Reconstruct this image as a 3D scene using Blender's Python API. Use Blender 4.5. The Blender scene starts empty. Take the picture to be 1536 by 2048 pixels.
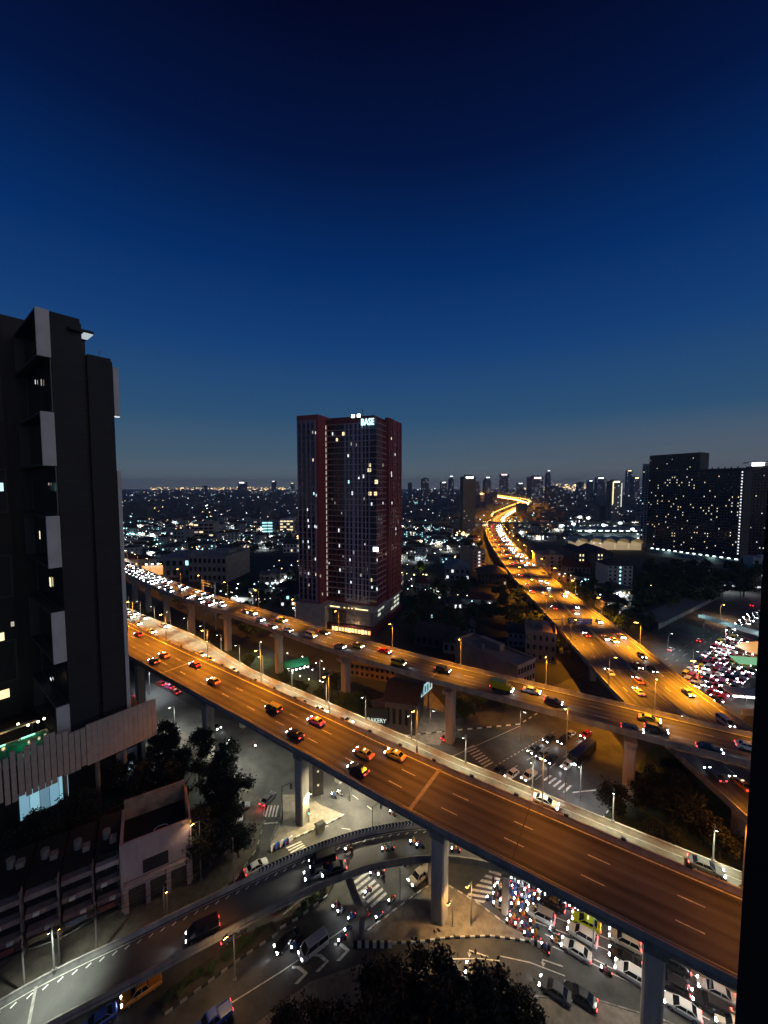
import bpy, bmesh, math, random
from mathutils import Vector, Matrix
R = random.Random(7)
SC = bpy.context.scene
COL = SC.collection
# ------------------------------------------------------------------ camera
FPX, EYE = 780.0, 75.0
PITCH = math.atan(49 / FPX)
cam_d = bpy.data.cameras.new('camera')
cam_d.sensor_fit = 'VERTICAL'
cam_d.sensor_height = 36.0
cam_d.sensor_width = 27.0
cam_d.lens = FPX / 2048 * 36.0
cam_d.clip_start = 0.1
cam_d.clip_end = 30000
cam = bpy.data.objects.new('camera', cam_d)
COL.objects.link(cam)
cam.location = (0, 0, EYE)
cam.rotation_euler = (math.pi / 2 - PITCH, 0, 0)
SC.camera = cam
# ------------------------------------------------------------------ sky (late dusk)
world = bpy.data.worlds.new('World')
SC.world = world
world.use_nodes = True
wt = world.node_tree
for n in list(wt.nodes):
    wt.nodes.remove(n)
w_out = wt.nodes.new('ShaderNodeOutputWorld')
w_bg = wt.nodes.new('ShaderNodeBackground')
w_tc = wt.nodes.new('ShaderNodeTexCoord')
w_sep = wt.nodes.new('ShaderNodeSeparateXYZ')
w_ramp = wt.nodes.new('ShaderNodeValToRGB')
wt.links.new(w_tc.outputs['Generated'], w_sep.inputs[0])
wt.links.new(w_sep.outputs['Z'], w_ramp.inputs[0])
def lin(r, g, b):
    def f(c):
        c /= 255.0
        return c / 12.92 if c <= 0.04045 else ((c + 0.055) / 1.055) ** 2.4
    return (f(r), f(g), f(b), 1)
stops = [(0.0, lin(112, 120, 128)), (0.03, lin(99, 113, 123)), (0.075, lin(75, 99, 117)), (0.17, lin(45, 83, 118)),
         (0.32, lin(21, 64, 119)), (0.47, lin(3, 44, 102)), (0.62, lin(1, 20, 64)), (0.76, lin(1, 4, 33)), (1.0, lin(1, 2, 20))]
els = w_ramp.color_ramp.elements
els[0].position, els[0].color = stops[0]
els[1].position, els[1].color = stops[-1]
for p, c in stops[1:-1]:
    e = els.new(p)
    e.color = c
# the city glow is a little browner towards the east (right)
w_ramp2 = wt.nodes.new('ShaderNodeValToRGB')
w_ramp2.color_ramp.elements[0].position, w_ramp2.color_ramp.elements[0].color = 0.0, (1, 1, 1, 1)
w_ramp2.color_ramp.elements[1].position, w_ramp2.color_ramp.elements[1].color = 0.16, (0, 0, 0, 1)
wt.links.new(w_sep.outputs['Z'], w_ramp2.inputs[0])
w_mx = wt.nodes.new('ShaderNodeMapRange')
w_mx.inputs['From Min'].default_value, w_mx.inputs['From Max'].default_value = 0.0, 0.8
wt.links.new(w_sep.outputs['X'], w_mx.inputs['Value'])
w_mul = wt.nodes.new('ShaderNodeMath')
w_mul.operation = 'MULTIPLY'
wt.links.new(w_ramp2.outputs[0], w_mul.inputs[0])
wt.links.new(w_mx.outputs[0], w_mul.inputs[1])
w_mix = wt.nodes.new('ShaderNodeMixRGB')
w_mix.inputs[2].default_value = lin(100, 100, 107)
wt.links.new(w_mul.outputs[0], w_mix.inputs[0])
wt.links.new(w_ramp.outputs[0], w_mix.inputs[1])
wt.links.new(w_mix.outputs[0], w_bg.inputs[0])
w_bg.inputs[1].default_value = 1.0
wt.links.new(w_bg.outputs[0], w_out.inputs[0])
# a faint, very soft fill added from behind the viewer's right to lift the facades
fill_sun_d = bpy.data.lights.new('fill_sun', 'SUN')
fill_sun_d.energy = 0.30
fill_sun_d.angle = math.radians(60)
fill_sun_d.color = (1.0, 0.86, 0.78)
fill_sun = bpy.data.objects.new('fill_sun', fill_sun_d)
fill_sun.rotation_euler = Vector((-0.8, 0.52, -0.22)).to_track_quat('-Z', 'Y').to_euler()
COL.objects.link(fill_sun)
vs = SC.view_settings
vs.view_transform = 'Standard'
vs.look = 'None'
vs.exposure = 0
vs.gamma = 1
SC.render.engine = 'CYCLES'
cy = SC.cycles
cy.max_bounces = 5
cy.diffuse_bounces = 2
cy.glossy_bounces = 2
cy.transmission_bounces = 2
cy.volume_bounces = 0
cy.transparent_max_bounces = 4
cy.caustics_reflective = False
cy.caustics_refractive = False
cy.sample_clamp_indirect = 1.5
cy.use_denoising = True
cy.use_light_tree = True
# ------------------------------------------------------------------ helpers
CT, ST = math.cos(PITCH), math.sin(PITCH)
def gp(px, py, z=0.0):
    """survey: where the line of sight of a photo pixel meets the level z"""
    a, b = (px - 768) / FPX, -(py - 1024) / FPX
    t = (z - EYE) / (-ST + CT * b)
    return Vector((a * t, (CT + ST * b) * t, z))
def at_depth(px, py, Y):
    a, b = (px - 768) / FPX, -(py - 1024) / FPX
    t = Y / (CT + ST * b)
    return Vector((a * t, Y, EYE + (-ST + CT * b) * t))

MATS = {}
def mat(name, col, rough=0.7, metal=0.0, var=0.25, scale=0.6, emit=0.0, ecol=None, bump=0.0, stretch=None, spec=0.5, sample=None, coat=0.0):
    if name in MATS:
        return MATS[name]
    m = bpy.data.materials.new(name)
    m.use_nodes = True
    nt = m.node_tree
    b = nt.nodes['Principled BSDF']
    b.inputs['Roughness'].default_value = rough
    b.inputs['Metallic'].default_value = metal
    b.inputs['Specular IOR Level'].default_value = spec
    if coat:
        b.inputs['Coat Weight'].default_value = coat
    c = (col[0], col[1], col[2], 1)
    b.inputs['Base Color'].default_value = c
    if var > 0:
        geo = nt.nodes.new('ShaderNodeNewGeometry')
        src = geo.outputs['Position']
        if stretch:
            mp = nt.nodes.new('ShaderNodeMapping')
            mp.inputs['Scale'].default_value = stretch
            nt.links.new(src, mp.inputs[0])
            src = mp.outputs[0]
        nz = nt.nodes.new('ShaderNodeTexNoise')
        nz.inputs['Scale'].default_value = scale
        nz.inputs['Detail'].default_value = 5
        nz.inputs['Roughness'].default_value = 0.65
        nt.links.new(src, nz.inputs['Vector'])
        rp = nt.nodes.new('ShaderNodeValToRGB')
        e = rp.color_ramp.elements
        e[0].position, e[1].position = 0.3, 0.7
        e[0].color = tuple(v * (1 - var) for v in col[:3]) + (1,)
        e[1].color = tuple(min(1, v * (1 + var)) for v in col[:3]) + (1,)
        nt.links.new(nz.outputs['Fac'], rp.inputs[0])
        nt.links.new(rp.outputs[0], b.inputs['Base Color'])
        if bump:
            bp = nt.nodes.new('ShaderNodeBump')
            bp.inputs['Strength'].default_value = bump
            bp.inputs['Distance'].default_value = 0.05
            nt.links.new(nz.outputs['Fac'], bp.inputs['Height'])
            nt.links.new(bp.outputs[0], b.inputs['Normal'])
    if emit > 0:
        ec = ecol or col
        b.inputs['Emission Color'].default_value = (ec[0], ec[1], ec[2], 1)
        b.inputs['Emission Strength'].default_value = emit
        m.cycles.emission_sampling = sample or 'NONE'
    MATS[name] = m
    return m

def glow(name, col, s, sample='NONE'):
    return mat(name, (0.6, 0.6, 0.6), 0.5, 0, 0, emit=s, ecol=col, sample=sample)

class MB:
    """collects shapes for ONE mesh"""
    def __init__(s):
        s.v, s.f, s.m = [], [], []
    def face(s, pts, mi=0):
        n = len(s.v)
        s.v += [tuple(p) for p in pts]
        s.f.append(tuple(range(n, n + len(pts))))
        s.m.append(mi)
    def box(s, x0, x1, y0, y1, z0, z1, M=None, mi=0):
        c = [(x0, y0, z0), (x1, y0, z0), (x1, y1, z0), (x0, y1, z0), (x0, y0, z1), (x1, y0, z1), (x1, y1, z1), (x0, y1, z1)]
        if M is not None:
            c = [tuple(M @ Vector(p)) for p in c]
        n = len(s.v)
        s.v += c
        for q in ((0, 3, 2, 1), (4, 5, 6, 7), (0, 1, 5, 4), (1, 2, 6, 5), (2, 3, 7, 6), (3, 0, 4, 7)):
            s.f.append(tuple(n + i for i in q))
            s.m.append(mi)
        return s
    def prism(s, poly, z0, z1, mi=0):
        n = len(s.v)
        k = len(poly)
        a = sum(poly[i][0] * poly[(i + 1) % k][1] - poly[(i + 1) % k][0] * poly[i][1] for i in range(k))
        if a < 0:
            poly = list(reversed(poly))
        s.v += [(p[0], p[1], z0) for p in poly] + [(p[0], p[1], z1) for p in poly]
        s.f.append(tuple(range(n + k - 1, n - 1, -1)))
        s.f.append(tuple(range(n + k, n + 2 * k)))
        s.m += [mi, mi]
        for i in range(k):
            j = (i + 1) % k
            s.f.append((n + i, n + j, n + k + j, n + k + i))
            s.m.append(mi)
        return s
    def tube(s, pts, r, seg=8, mi=0, cap=True):
        rs = r if isinstance(r, (list, tuple)) else [r] * len(pts)
        P = [Vector(p) for p in pts]
        rings = []
        for i, p in enumerate(P):
            d = (P[min(i + 1, len(P) - 1)] - P[max(i - 1, 0)]).normalized()
            up = Vector((0, 0, 1)) if abs(d.z) < 0.95 else Vector((1, 0, 0))
            a = d.cross(up).normalized()
            b = a.cross(d)
            n = len(s.v)
            for k in range(seg):
                t = 2 * math.pi * k / seg
                s.v.append(tuple(p + (a * math.cos(t) + b * math.sin(t)) * rs[i]))
            rings.append(n)
        for i in range(len(rings) - 1):
            for k in range(seg):
                k2 = (k + 1) % seg
                s.f.append((rings[i] + k, rings[i] + k2, rings[i + 1] + k2, rings[i + 1] + k))
                s.m.append(mi)
        if cap:
            s.f.append(tuple(rings[0] + k for k in reversed(range(seg))))
            s.f.append(tuple(rings[-1] + k for k in range(seg)))
            s.m += [mi, mi]
        return s
    def loft(s, rings, mi=0, cap=True):
        n = len(s.v)
        k = len(rings[0])
        for r in rings:
            s.v += [tuple(p) for p in r]
        for i in range(len(rings) - 1):
            for j in range(k):
                j2 = (j + 1) % k
                s.f.append((n + i * k + j, n + i * k + j2, n + (i + 1) * k + j2, n + (i + 1) * k + j))
                s.m.append(mi)
        if cap:
            s.f.append(tuple(n + j for j in reversed(range(k))))
            s.f.append(tuple(n + (len(rings) - 1) * k + j for j in range(k)))
            s.m += [mi, mi]
        return s
    def mesh(s, name, mats, smooth=False):
        me = bpy.data.meshes.new(name)
        me.from_pydata(s.v, [], s.f)
        for m in (mats if isinstance(mats, (list, tuple)) else [mats]):
            me.materials.append(m)
        if len(me.materials) > 1:
            me.polygons.foreach_set('material_index', s.m)
        if smooth:
            me.polygons.foreach_set('use_smooth', [True] * len(me.polygons))
        me.update()
        return me
    def build(s, name, mats, parent=None, smooth=False):
        return put(name, s.mesh(name, mats, smooth), parent)

def put(name, me, parent=None, loc=None, rz=None):
    o = bpy.data.objects.new(name, me)
    COL.objects.link(o)
    if parent is not None:
        o.parent = parent
    if loc is not None:
        o.location = loc
    if rz is not None:
        o.rotation_euler = (0, 0, rz)
    return o
def tag(o, label=None, cat=None, group=None, kind=None):
    if label: o['label'] = label
    if cat: o['category'] = cat
    if group: o['group'] = group
    if kind: o['kind'] = kind
    return o
def thing(name, label, cat, loc=(0, 0, 0), rz=0.0, group=None):
    return tag(put(name, None, None, loc, rz), label, cat, group)
def copy_tree(o, parent=None):
    c = o.copy()
    COL.objects.link(c)
    c.parent = parent
    for ch in KIDS.get(o.name, []):
        copy_tree(ch, c)
    return c
KIDS = {}
def index_kids(root):
    for ch in root.children:
        KIDS.setdefault(root.name, [])
        if ch not in KIDS[root.name]:
            KIDS[root.name].append(ch)
        index_kids(ch)
def stuff(o):
    o['kind'] = 'stuff'
    return o
def spot(name, loc, power, col, parent=None, size=150, blend=0.6, radius=0.25, direction=(0, 0, -1)):
    d = bpy.data.lights.new(name, 'SPOT')
    d.energy = power
    d.color = col
    d.spot_size = math.radians(size)
    d.spot_blend = blend
    d.shadow_soft_size = radius
    o = bpy.data.objects.new(name, d)
    COL.objects.link(o)
    o.location = loc
    o.rotation_euler = Vector(direction).to_track_quat('-Z', 'Y').to_euler()
    if parent is not None:
        o.parent = parent
    return o
def pointl(name, loc, power, col, parent=None, radius=0.3):
    d = bpy.data.lights.new(name, 'POINT')
    d.energy = power
    d.color = col
    d.shadow_soft_size = radius
    o = bpy.data.objects.new(name, d)
    COL.objects.link(o)
    o.location = loc
    if parent is not None:
        o.parent = parent
    return o

# ------------------------------------------------------------------ materials
M_ASPH = mat('asphalt', (0.075, 0.073, 0.07), 0.72, 0, 0.5, 0.22, bump=0.35)
M_DECK = mat('deck asphalt', (0.095, 0.09, 0.085), 0.7, 0, 0.22, 0.25, bump=0.3)
M_DECKX = mat('worn deck asphalt', (0.095, 0.088, 0.082), 0.68, 0, 0.42, 0.9, bump=0.25, stretch=(1, 1, 1))
M_CONC = mat('concrete', (0.30, 0.285, 0.26), 0.85, 0, 0.35, 0.5, bump=0.4, stretch=(1, 1, 0.18))
M_CONCD = mat('stained concrete', (0.22, 0.205, 0.185), 0.88, 0, 0.4, 0.6, bump=0.4, stretch=(1, 1, 0.2))
M_PIER = mat('pale pier concrete', (0.47, 0.43, 0.37), 0.85, 0, 0.3, 0.5, bump=0.4, stretch=(1, 1, 0.15))
M_LINE = mat('road paint', (0.66, 0.64, 0.58), 0.7, 0, 0.42, 1.6)
M_YLINE = mat('yellow road paint', (0.6, 0.42, 0.08), 0.7, 0, 0.3, 3.0)
M_BLACK = mat('black paint', (0.02, 0.02, 0.022), 0.6, 0, 0.3, 3.0)
M_WHITE = mat('white paint', (0.75, 0.74, 0.7), 0.6, 0, 0.12, 2.0)
M_RED = mat('red paint', (0.5, 0.05, 0.03), 0.6, 0, 0.2, 2.0)
M_PAVE = mat('pavement', (0.26, 0.23, 0.19), 0.9, 0, 0.35, 0.7, bump=0.5)
M_SOIL = mat('soil', (0.07, 0.06, 0.045), 0.95, 0, 0.5, 0.4, bump=0.5)
M_GRASS = mat('grass ground', (0.045, 0.065, 0.025), 0.95, 0, 0.6, 0.35, bump=0.6)
M_GROUND = mat('city ground', (0.035, 0.036, 0.036), 0.95, 0, 0.5, 0.02)
M_STEEL = mat('galvanised steel', (0.35, 0.35, 0.34), 0.5, 0.6, 0.15, 3.0)
M_DARKST = mat('dark steel', (0.05, 0.05, 0.055), 0.5, 0.5, 0.15, 3.0)
M_GLASS = mat('dark glass', (0.012, 0.014, 0.018), 0.12, 0, 0, spec=0.6)
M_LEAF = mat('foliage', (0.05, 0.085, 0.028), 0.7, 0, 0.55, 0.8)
M_LEAF_SHADE = mat('silhouette foliage', (0.009, 0.013, 0.008), 0.75, 0, 0.5, 0.8)  # near-black copy of the foliage; silhouette shade is put into its colour
M_BARK = mat('bark', (0.09, 0.065, 0.045), 0.9, 0, 0.4, 2.0)
W_WARM = glow('warm window light', (1.0, 0.72, 0.36), 1.5)
W_YEL = glow('yellow window light', (1.0, 0.84, 0.48), 1.3)
W_WHITE = glow('white window light', (0.9, 0.95, 1.0), 1.2)
W_CYAN = glow('cyan window light', (0.45, 0.95, 1.0), 1.6)
W_DIM = glow('dim window light', (0.9, 0.75, 0.6), 0.5)
W_HOT = glow('floodlight', (0.9, 0.97, 1.0), 14.0)
L_SOD = glow('sodium luminaire', (1.0, 0.5, 0.08), 60.0)
L_LED = glow('white luminaire', (0.92, 1.0, 0.9), 12.0)
L_HEAD = glow('headlight glow', (0.92, 0.97, 1.0), 40.0)
L_TAIL = glow('tail light glow', (1.0, 0.03, 0.03), 5.0)
L_AMB = glow('amber light glow', (1.0, 0.45, 0.08), 8.0)
L_RED = glow('red signal', (1.0, 0.03, 0.06), 10.0)
L_GRN = glow('green signal', (0.05, 1.0, 0.45), 8.0)
SODIUM, LEDC = (1.0, 0.34, 0.012), (0.97, 1.0, 0.66)

def streak(m, ang, sx=.035, sy=.9):
    # wear runs along the lanes: turn and stretch the noise
    mp = [n for n in m.node_tree.nodes if n.type == 'MAPPING'][0]
    mp.inputs['Rotation'].default_value = (0, 0, ang)
    mp.inputs['Scale'].default_value = (sx, sy, 1)
def deck_material(name, lane):
    # wheel tracks, oil drip lines, repair patches and stains laid out in metres along (v) and across (u) the deck
    m = bpy.data.materials.new(name)
    m.use_nodes = True
    nt = m.node_tree
    N, Lk = nt.nodes, nt.links
    b = N['Principled BSDF']
    b.inputs['Roughness'].default_value = .68
    uv = N.new('ShaderNodeUVMap')
    uv.uv_map = 'deck'
    sp = N.new('ShaderNodeSeparateXYZ')
    Lk.new(uv.outputs[0], sp.inputs[0])
    def math_(op, a, c=None):
        n = N.new('ShaderNodeMath')
        n.operation = op
        for i, v in enumerate((a, c)):
            if v is None:
                continue
            if isinstance(v, (int, float)):
                n.inputs[i].default_value = v
            else:
                Lk.new(v, n.inputs[i])
        return n.outputs[0]
    def noise(sx, sy, scale, detail=4):
        mp = N.new('ShaderNodeMapping')
        mp.inputs['Scale'].default_value = (sx, sy, 1)
        Lk.new(uv.outputs[0], mp.inputs[0])
        n = N.new('ShaderNodeTexNoise')
        n.inputs['Scale'].default_value = scale
        n.inputs['Detail'].default_value = detail
        Lk.new(mp.outputs[0], n.inputs['Vector'])
        return n.outputs['Fac']
    tr = math_('COSINE', math_('MULTIPLY', math_('SUBTRACT', sp.outputs[0], lane / 4), 4 * math.pi / lane))
    tr = math_('MULTIPLY', math_('ADD', tr, 1.0), 0.5)
    wear = math_('MULTIPLY', tr, math_('MULTIPLY', noise(.5, .03, 1.0), .75))
    blot = math_('MULTIPLY', math_('SUBTRACT', noise(1, .5, .16, 6), .5), 1.5)
    grain = math_('MULTIPLY', math_('SUBTRACT', noise(1.2, .05, 1.0, 5), .5), 1.1)
    br = N.new('ShaderNodeTexBrick')
    br.inputs['Scale'].default_value = 1.0
    br.inputs['Brick Width'].default_value = 11.0
    br.inputs['Row Height'].default_value = lane
    br.inputs['Mortar Size'].default_value = .05
    br.inputs['Color1'].default_value = (.42, .42, .42, 1)
    br.inputs['Color2'].default_value = (.58, .58, .58, 1)
    br.inputs['Mortar'].default_value = (.3, .3, .3, 1)
    br.inputs['Bias'].default_value = -.3
    sw = N.new('ShaderNodeCombineXYZ')
    Lk.new(sp.outputs[1], sw.inputs[0])
    Lk.new(sp.outputs[0], sw.inputs[1])
    Lk.new(sw.outputs[0], br.inputs['Vector'])
    f = math_('ADD', math_('SUBTRACT', math_('ADD', math_('ADD', blot, grain), 1.0), wear), math_('MULTIPLY', math_('SUBTRACT', br.outputs[0], .5), 1.0))
    f = math_('MAXIMUM', f, .25)
    cb = N.new('ShaderNodeVectorMath')
    cb.operation = 'SCALE'
    cb.inputs[0].default_value = (.112, .103, .095)
    Lk.new(f, cb.inputs['Scale'])
    Lk.new(cb.outputs[0], b.inputs['Base Color'])
    return m
M_DECKX = deck_material('worn three lane deck', 4.0)
M_DECKY = deck_material('worn twin deck', 3.8)
# ------------------------------------------------------------------ ribbons
def spline(pts, step):
    P = [Vector(p) for p in pts]
    P = [P[0] * 2 - P[1]] + P + [P[-1] * 2 - P[-2]]
    out = []
    for i in range(1, len(P) - 2):
        p0, p1, p2, p3 = P[i - 1], P[i], P[i + 1], P[i + 2]
        n = max(1, int((p2 - p1).length / step))
        for k in range(n):
            t = k / n
            out.append(0.5 * ((2 * p1) + (p2 - p0) * t + (2 * p0 - 5 * p1 + 4 * p2 - p3) * t * t + (3 * p1 - p0 - 3 * p2 + p3) * t ** 3))
    out.append(P[-2])
    return out
class Path:
    """a road axis; w = half width at every sample"""
    def __init__(s, pts, step=4.0, w=6.0):
        if len(pts[0]) == 4:
            q = spline([(p[0], p[1], p[2]) for p in pts], step)
            # carry the half width along by nearest-parameter interpolation
            s.p = q
            s.w = []
            for a in q:
                best = None
                for i in range(len(pts) - 1):
                    A, B = Vector(pts[i][:2]), Vector(pts[i + 1][:2])
                    d = B - A
                    t = max(0, min(1, (a.xy - A).dot(d) / d.length_squared))
                    e = (A + d * t - a.xy).length
                    if best is None or e < best[0]:
                        best = (e, pts[i][3] * (1 - t) + pts[i + 1][3] * t)
                s.w.append(best[1])
        else:
            s.p = spline(pts, step)
            s.w = [w] * len(s.p)
        s.t, s.n, s.d = [], [], [0.0]
        for i in range(len(s.p)):
            t = (s.p[min(i + 1, len(s.p) - 1)] - s.p[max(i - 1, 0)])
            t.z = 0
            t.normalize()
            s.t.append(t)
            s.n.append(Vector((-t.y, t.x, 0)))      # to the left of travel
            if i:
                s.d.append(s.d[-1] + (s.p[i] - s.p[i - 1]).length)
        s.len = s.d[-1]
    def at(s, d):
        d = max(0, min(s.len, d))
        lo, hi = 0, len(s.d) - 1
        while hi - lo > 1:
            m = (lo + hi) // 2
            if s.d[m] <= d: lo = m
            else: hi = m
        f = (d - s.d[lo]) / max(1e-6, s.d[hi] - s.d[lo])
        return (s.p[lo].lerp(s.p[hi], f), s.t[lo].lerp(s.t[hi], f).normalized(), s.n[lo].lerp(s.n[hi], f).normalized(), s.w[lo] * (1 - f) + s.w[hi] * f)
    def near(s, x, y):
        b = min(range(len(s.p)), key=lambda i: (s.p[i].x - x) ** 2 + (s.p[i].y - y) ** 2)
        return s.d[b] + (Vector((x, y, 0)) - Vector((s.p[b].x, s.p[b].y, 0))).dot(s.t[b]), b
    def sweep(s, prof, closed=True, i0=0, i1=None, mb=None):
        """prof: list of (k, c, z): offset k*w + c to the left, z above the axis"""
        mb = mb or MB()
        i1 = len(s.p) - 1 if i1 is None else i1
        rings = []
        for i in range(i0, i1 + 1):
            rings.append([s.p[i] + s.n[i] * (k * s.w[i] + c) + Vector((0, 0, z)) for k, c, z in prof])
        if closed:
            mb.loft(rings)
        else:
            n, k = len(mb.v), len(prof)
            for r in rings:
                mb.v += [tuple(p) for p in r]
            for i in range(len(rings) - 1):
                for j in range(k - 1):
                    mb.f.append((n + i * k + j, n + i * k + j + 1, n + (i + 1) * k + j + 1, n + (i + 1) * k + j))
                    mb.m.append(0)
        return mb
    def slab(s, prof2, z0, z1):
        (k0, c0), (k1, c1) = prof2
        return s.sweep([(k0, c0, z0), (k1, c1, z0), (k1, c1, z1), (k0, c0, z1)])

def deck_surface(path, m, parent, cols=6):
    # the running surface as a grid with UVs in metres
    v, f, uvs = [], [], []
    for i in range(len(path.p)):
        for j in range(cols + 1):
            u = -1 + 2 * j / cols
            q = path.p[i] + path.n[i] * (u * path.w[i])
            v.append(tuple(q))
            uvs.append((u * path.w[i], path.d[i]))
    k = cols + 1
    for i in range(len(path.p) - 1):
        for j in range(cols):
            f.append((i * k + j, (i + 1) * k + j, (i + 1) * k + j + 1, i * k + j + 1))
    me = bpy.data.meshes.new('road_surface')
    me.from_pydata(v, [], f)
    lay = me.uv_layers.new(name='deck')
    for lp in me.loops:
        lay.data[lp.index].uv = uvs[lp.vertex_index]
    me.materials.append(m)
    return put('road_surface', me, parent)
def dash_mesh(L, W):
    mb = MB()
    mb.face([(-L / 2, -W / 2, 0), (L / 2, -W / 2, 0), (L / 2, W / 2, 0), (-L / 2, W / 2, 0)])
    return mb.mesh('lane_dash', M_LINE)
DASH = {}
def dashes(path, offs, parent, L=3.0, gap=9.0, W=0.17, d0=0, d1=None, z=0.014, far=None):
    key = (L, W)
    if key not in DASH:
        DASH[key] = dash_mesh(L, W)
    fm = MB()
    for off in offs:
        d = d0 + R.uniform(0, 3)
        while d < (d1 or path.len) - L:
            p, t, n, w = path.at(d)
            q = p + n * off + Vector((0, 0, z))
            if far is None or q.y < far:
                put('lane_dash', DASH[key], parent, q, math.atan2(t.y, t.x))
            else:
                c, s_ = t * (L / 2), n * (W / 2)
                fm.face([q - c - s_, q + c - s_, q + c + s_, q - c + s_])
            d += L + gap
    if fm.f:
        stuff(fm.build('far_lane_dashes', M_LINE, parent))
def edge_lines(path, offs, parent, W=0.16, z=0.014):
    for k, c in offs:
        mb = path.sweep([(k, c - W / 2, z), (k, c + W / 2, z)], closed=False)
        mb.build('edge_line', M_LINE, parent)

def parapets(path, parent, sides, h=0.95, th=0.38, panel=24.0, mname=None):
    """cast panels with open joints; each a part"""
    m = mname or M_CONC
    n = len(path.p)
    for side in sides:
        i = 0
        while i < n - 1:
            j = i
            while j < n - 1 and path.d[j] - path.d[i] < panel:
                j += 1
            pr = [(side, 0, 0.0), (side, side * th, 0.0), (side, side * th, h), (side, side * 0.12, h), (side, side * 0.1, h * 0.5)]
            if side < 0:
                pr.reverse()
            mb = path.sweep(pr, True, i, j)
            # shorten the panel a touch so that the joint reads
            o = mb.build('parapet_panel', m, parent)
            i = j
def pier_mesh(wx, wy, h, capw=0, caph=2.0, foot=0.0):
    """rectangular shaft with chamfered corners and a flared head; x across the deck, y along it"""
    mb = MB()
    def ring(a, b, z, ch=0.25):
        return [(-a + ch, -b, z), (a - ch, -b, z), (a, -b + ch, z), (a, b - ch, z), (a - ch, b, z), (-a + ch, b, z), (-a, b - ch, z), (-a, -b + ch, z)]
    rs = [ring(wx, wy, 0), ring(wx, wy, max(0.2, h - caph))]
    if capw:
        rs += [ring(wx * 1.15, wy, h - caph * 0.75), ring(capw, wy * 1.05, h - caph * 0.3), ring(capw, wy * 1.05, h)]
    else:
        rs += [ring(wx, wy, h)]
    mb.loft(rs)
    return mb
def luminaire(mb_pole, mb_head, base, top, arm_dir, arm=1.8):
    mb_pole.tube([base, top], [0.13, 0.07], 8)
    e = Vector(top) + Vector(arm_dir) * arm + Vector((0, 0, 0.25))
    mb_pole.tube([top, e], 0.05, 6)
    return e
def street_lamp(base, h, arms, col, power, label, group, glowm, tilt=1.6, size=140, head=0.35):
    t = thing('street_lamp', label, 'street lamp', base, 0, group)
    mb = MB()
    mb.tube([(0, 0, 0), (0, 0, h)], [0.14, 0.07], 8)
    mb.box(-0.22, 0.22, -0.22, 0.22, 0, 0.25)
    for a in arms:
        mb.tube([(0, 0, h - 0.15), (a[0] * tilt, a[1] * tilt, h + 0.15)], 0.05, 6)
    mb.build('pole', M_STEEL, t)
    for a in arms:
        M = Matrix.Translation((a[0] * tilt, a[1] * tilt, h + 0.15)) @ Matrix.Rotation(math.atan2(a[1], a[0]), 4, 'Z')
        hb = MB().box(-head, head, -0.16, 0.16, -0.02, 0.14, M)
        hd = hb.build('lamp_head', M_DARKST, t)
        MB().box(-head * 0.9, head * 0.9, -0.14, 0.14, -0.09, -0.025, M).build('lamp_lens', glowm, hd)
        if power:
            spot('lamp_light', (a[0] * tilt, a[1] * tilt, h - 0.1), power, col, t, size, 0.7, 0.3)
    return t
# ------------------------------------------------------------------ ground and streets
def G(px, py, z=0.0):
    return gp(px, py, z)
def sheet(name, px, z, m, kind='structure', parent=None):
    mb = MB()
    pts = [G(*p) for p in px]
    a = sum(pts[i].x * pts[(i + 1) % len(pts)].y - pts[(i + 1) % len(pts)].x * pts[i].y for i in range(len(pts)))
    if a < 0:
        pts.reverse()
    mb.face([(p.x, p.y, z) for p in pts])
    o = mb.build(name, m, parent)
    if parent is None:
        o['kind'] = kind
    return o
def island(name, px, h, m):
    mb = MB().prism([G(*p)[:2] for p in px], 0.0, h)
    o = mb.build(name, m)
    o['kind'] = 'structure'
    return o
gm = MB()
gm.face([(-16000, -400, 0), (16000, -400, 0), (16000, 16000, 0), (-16000, 16000, 0)])
gm.build('ground', M_GROUND)['kind'] = 'structure'
sheet('road', [(240, 1330), (420, 1432), (600, 1470), (760, 1440), (905, 1440), (1040, 1400), (1180, 1340), (1290, 1270), (1400, 1200), (1560, 1120),
               (1900, 1150), (1520, 1400), (1380, 1560), (1330, 1700), (1500, 1900), (1760, 2048), (1700, 2500), (900, 2500), (300, 2500), (-100, 2500), (-160, 2130),
               (250, 1985), (470, 1830), (520, 1700), (470, 1560), (290, 1440)], 0.006, M_ASPH)
def kerb(px, parent, L=0.8, h=0.32, th=0.22, cols=(M_WHITE, M_BLACK), base=0.02):
    P = [G(*p) for p in px]
    me = [MB().box(-L / 2 + .01, L / 2 - .01, -th / 2, th / 2, base, h).mesh('kerb_block', c) for c in cols]
    k, carry = 0, 0.0
    for a, b in zip(P, P[1:]):
        d = b - a
        n = max(1, round(d.length / L))
        for i in range(n):
            q = a + d * ((i + 0.5) / n)
            put('kerb_block', me[k % 2], parent, (q.x, q.y, 0), math.atan2(d.y, d.x))
            k += 1
ped = island('pavement', [(540, 1692), (560, 1645), (566, 1590), (612, 1590), (640, 1610), (688, 1630), (661, 1645), (576, 1682), (552, 1700)], 0.14, M_PAVE)
kerb([(576, 1683), (661, 1646), (688, 1631)], ped, 0.9, 0.3, cols=(M_WHITE, M_PAVE))
kerb([(541, 1693), (561, 1646), (567, 1592)], ped, 1.2, 0.24, cols=(M_CONC, M_CONCD))
isl = island('pavement_island', [(728, 1890), (735, 1864), (809, 1808), (850, 1778), (880, 1764), (925, 1790), (960, 1812), (1010, 1850), (1085, 1888), (1040, 1881), (980, 1873), (900, 1876), (840, 1884)], 0.14, M_PAVE)
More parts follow.
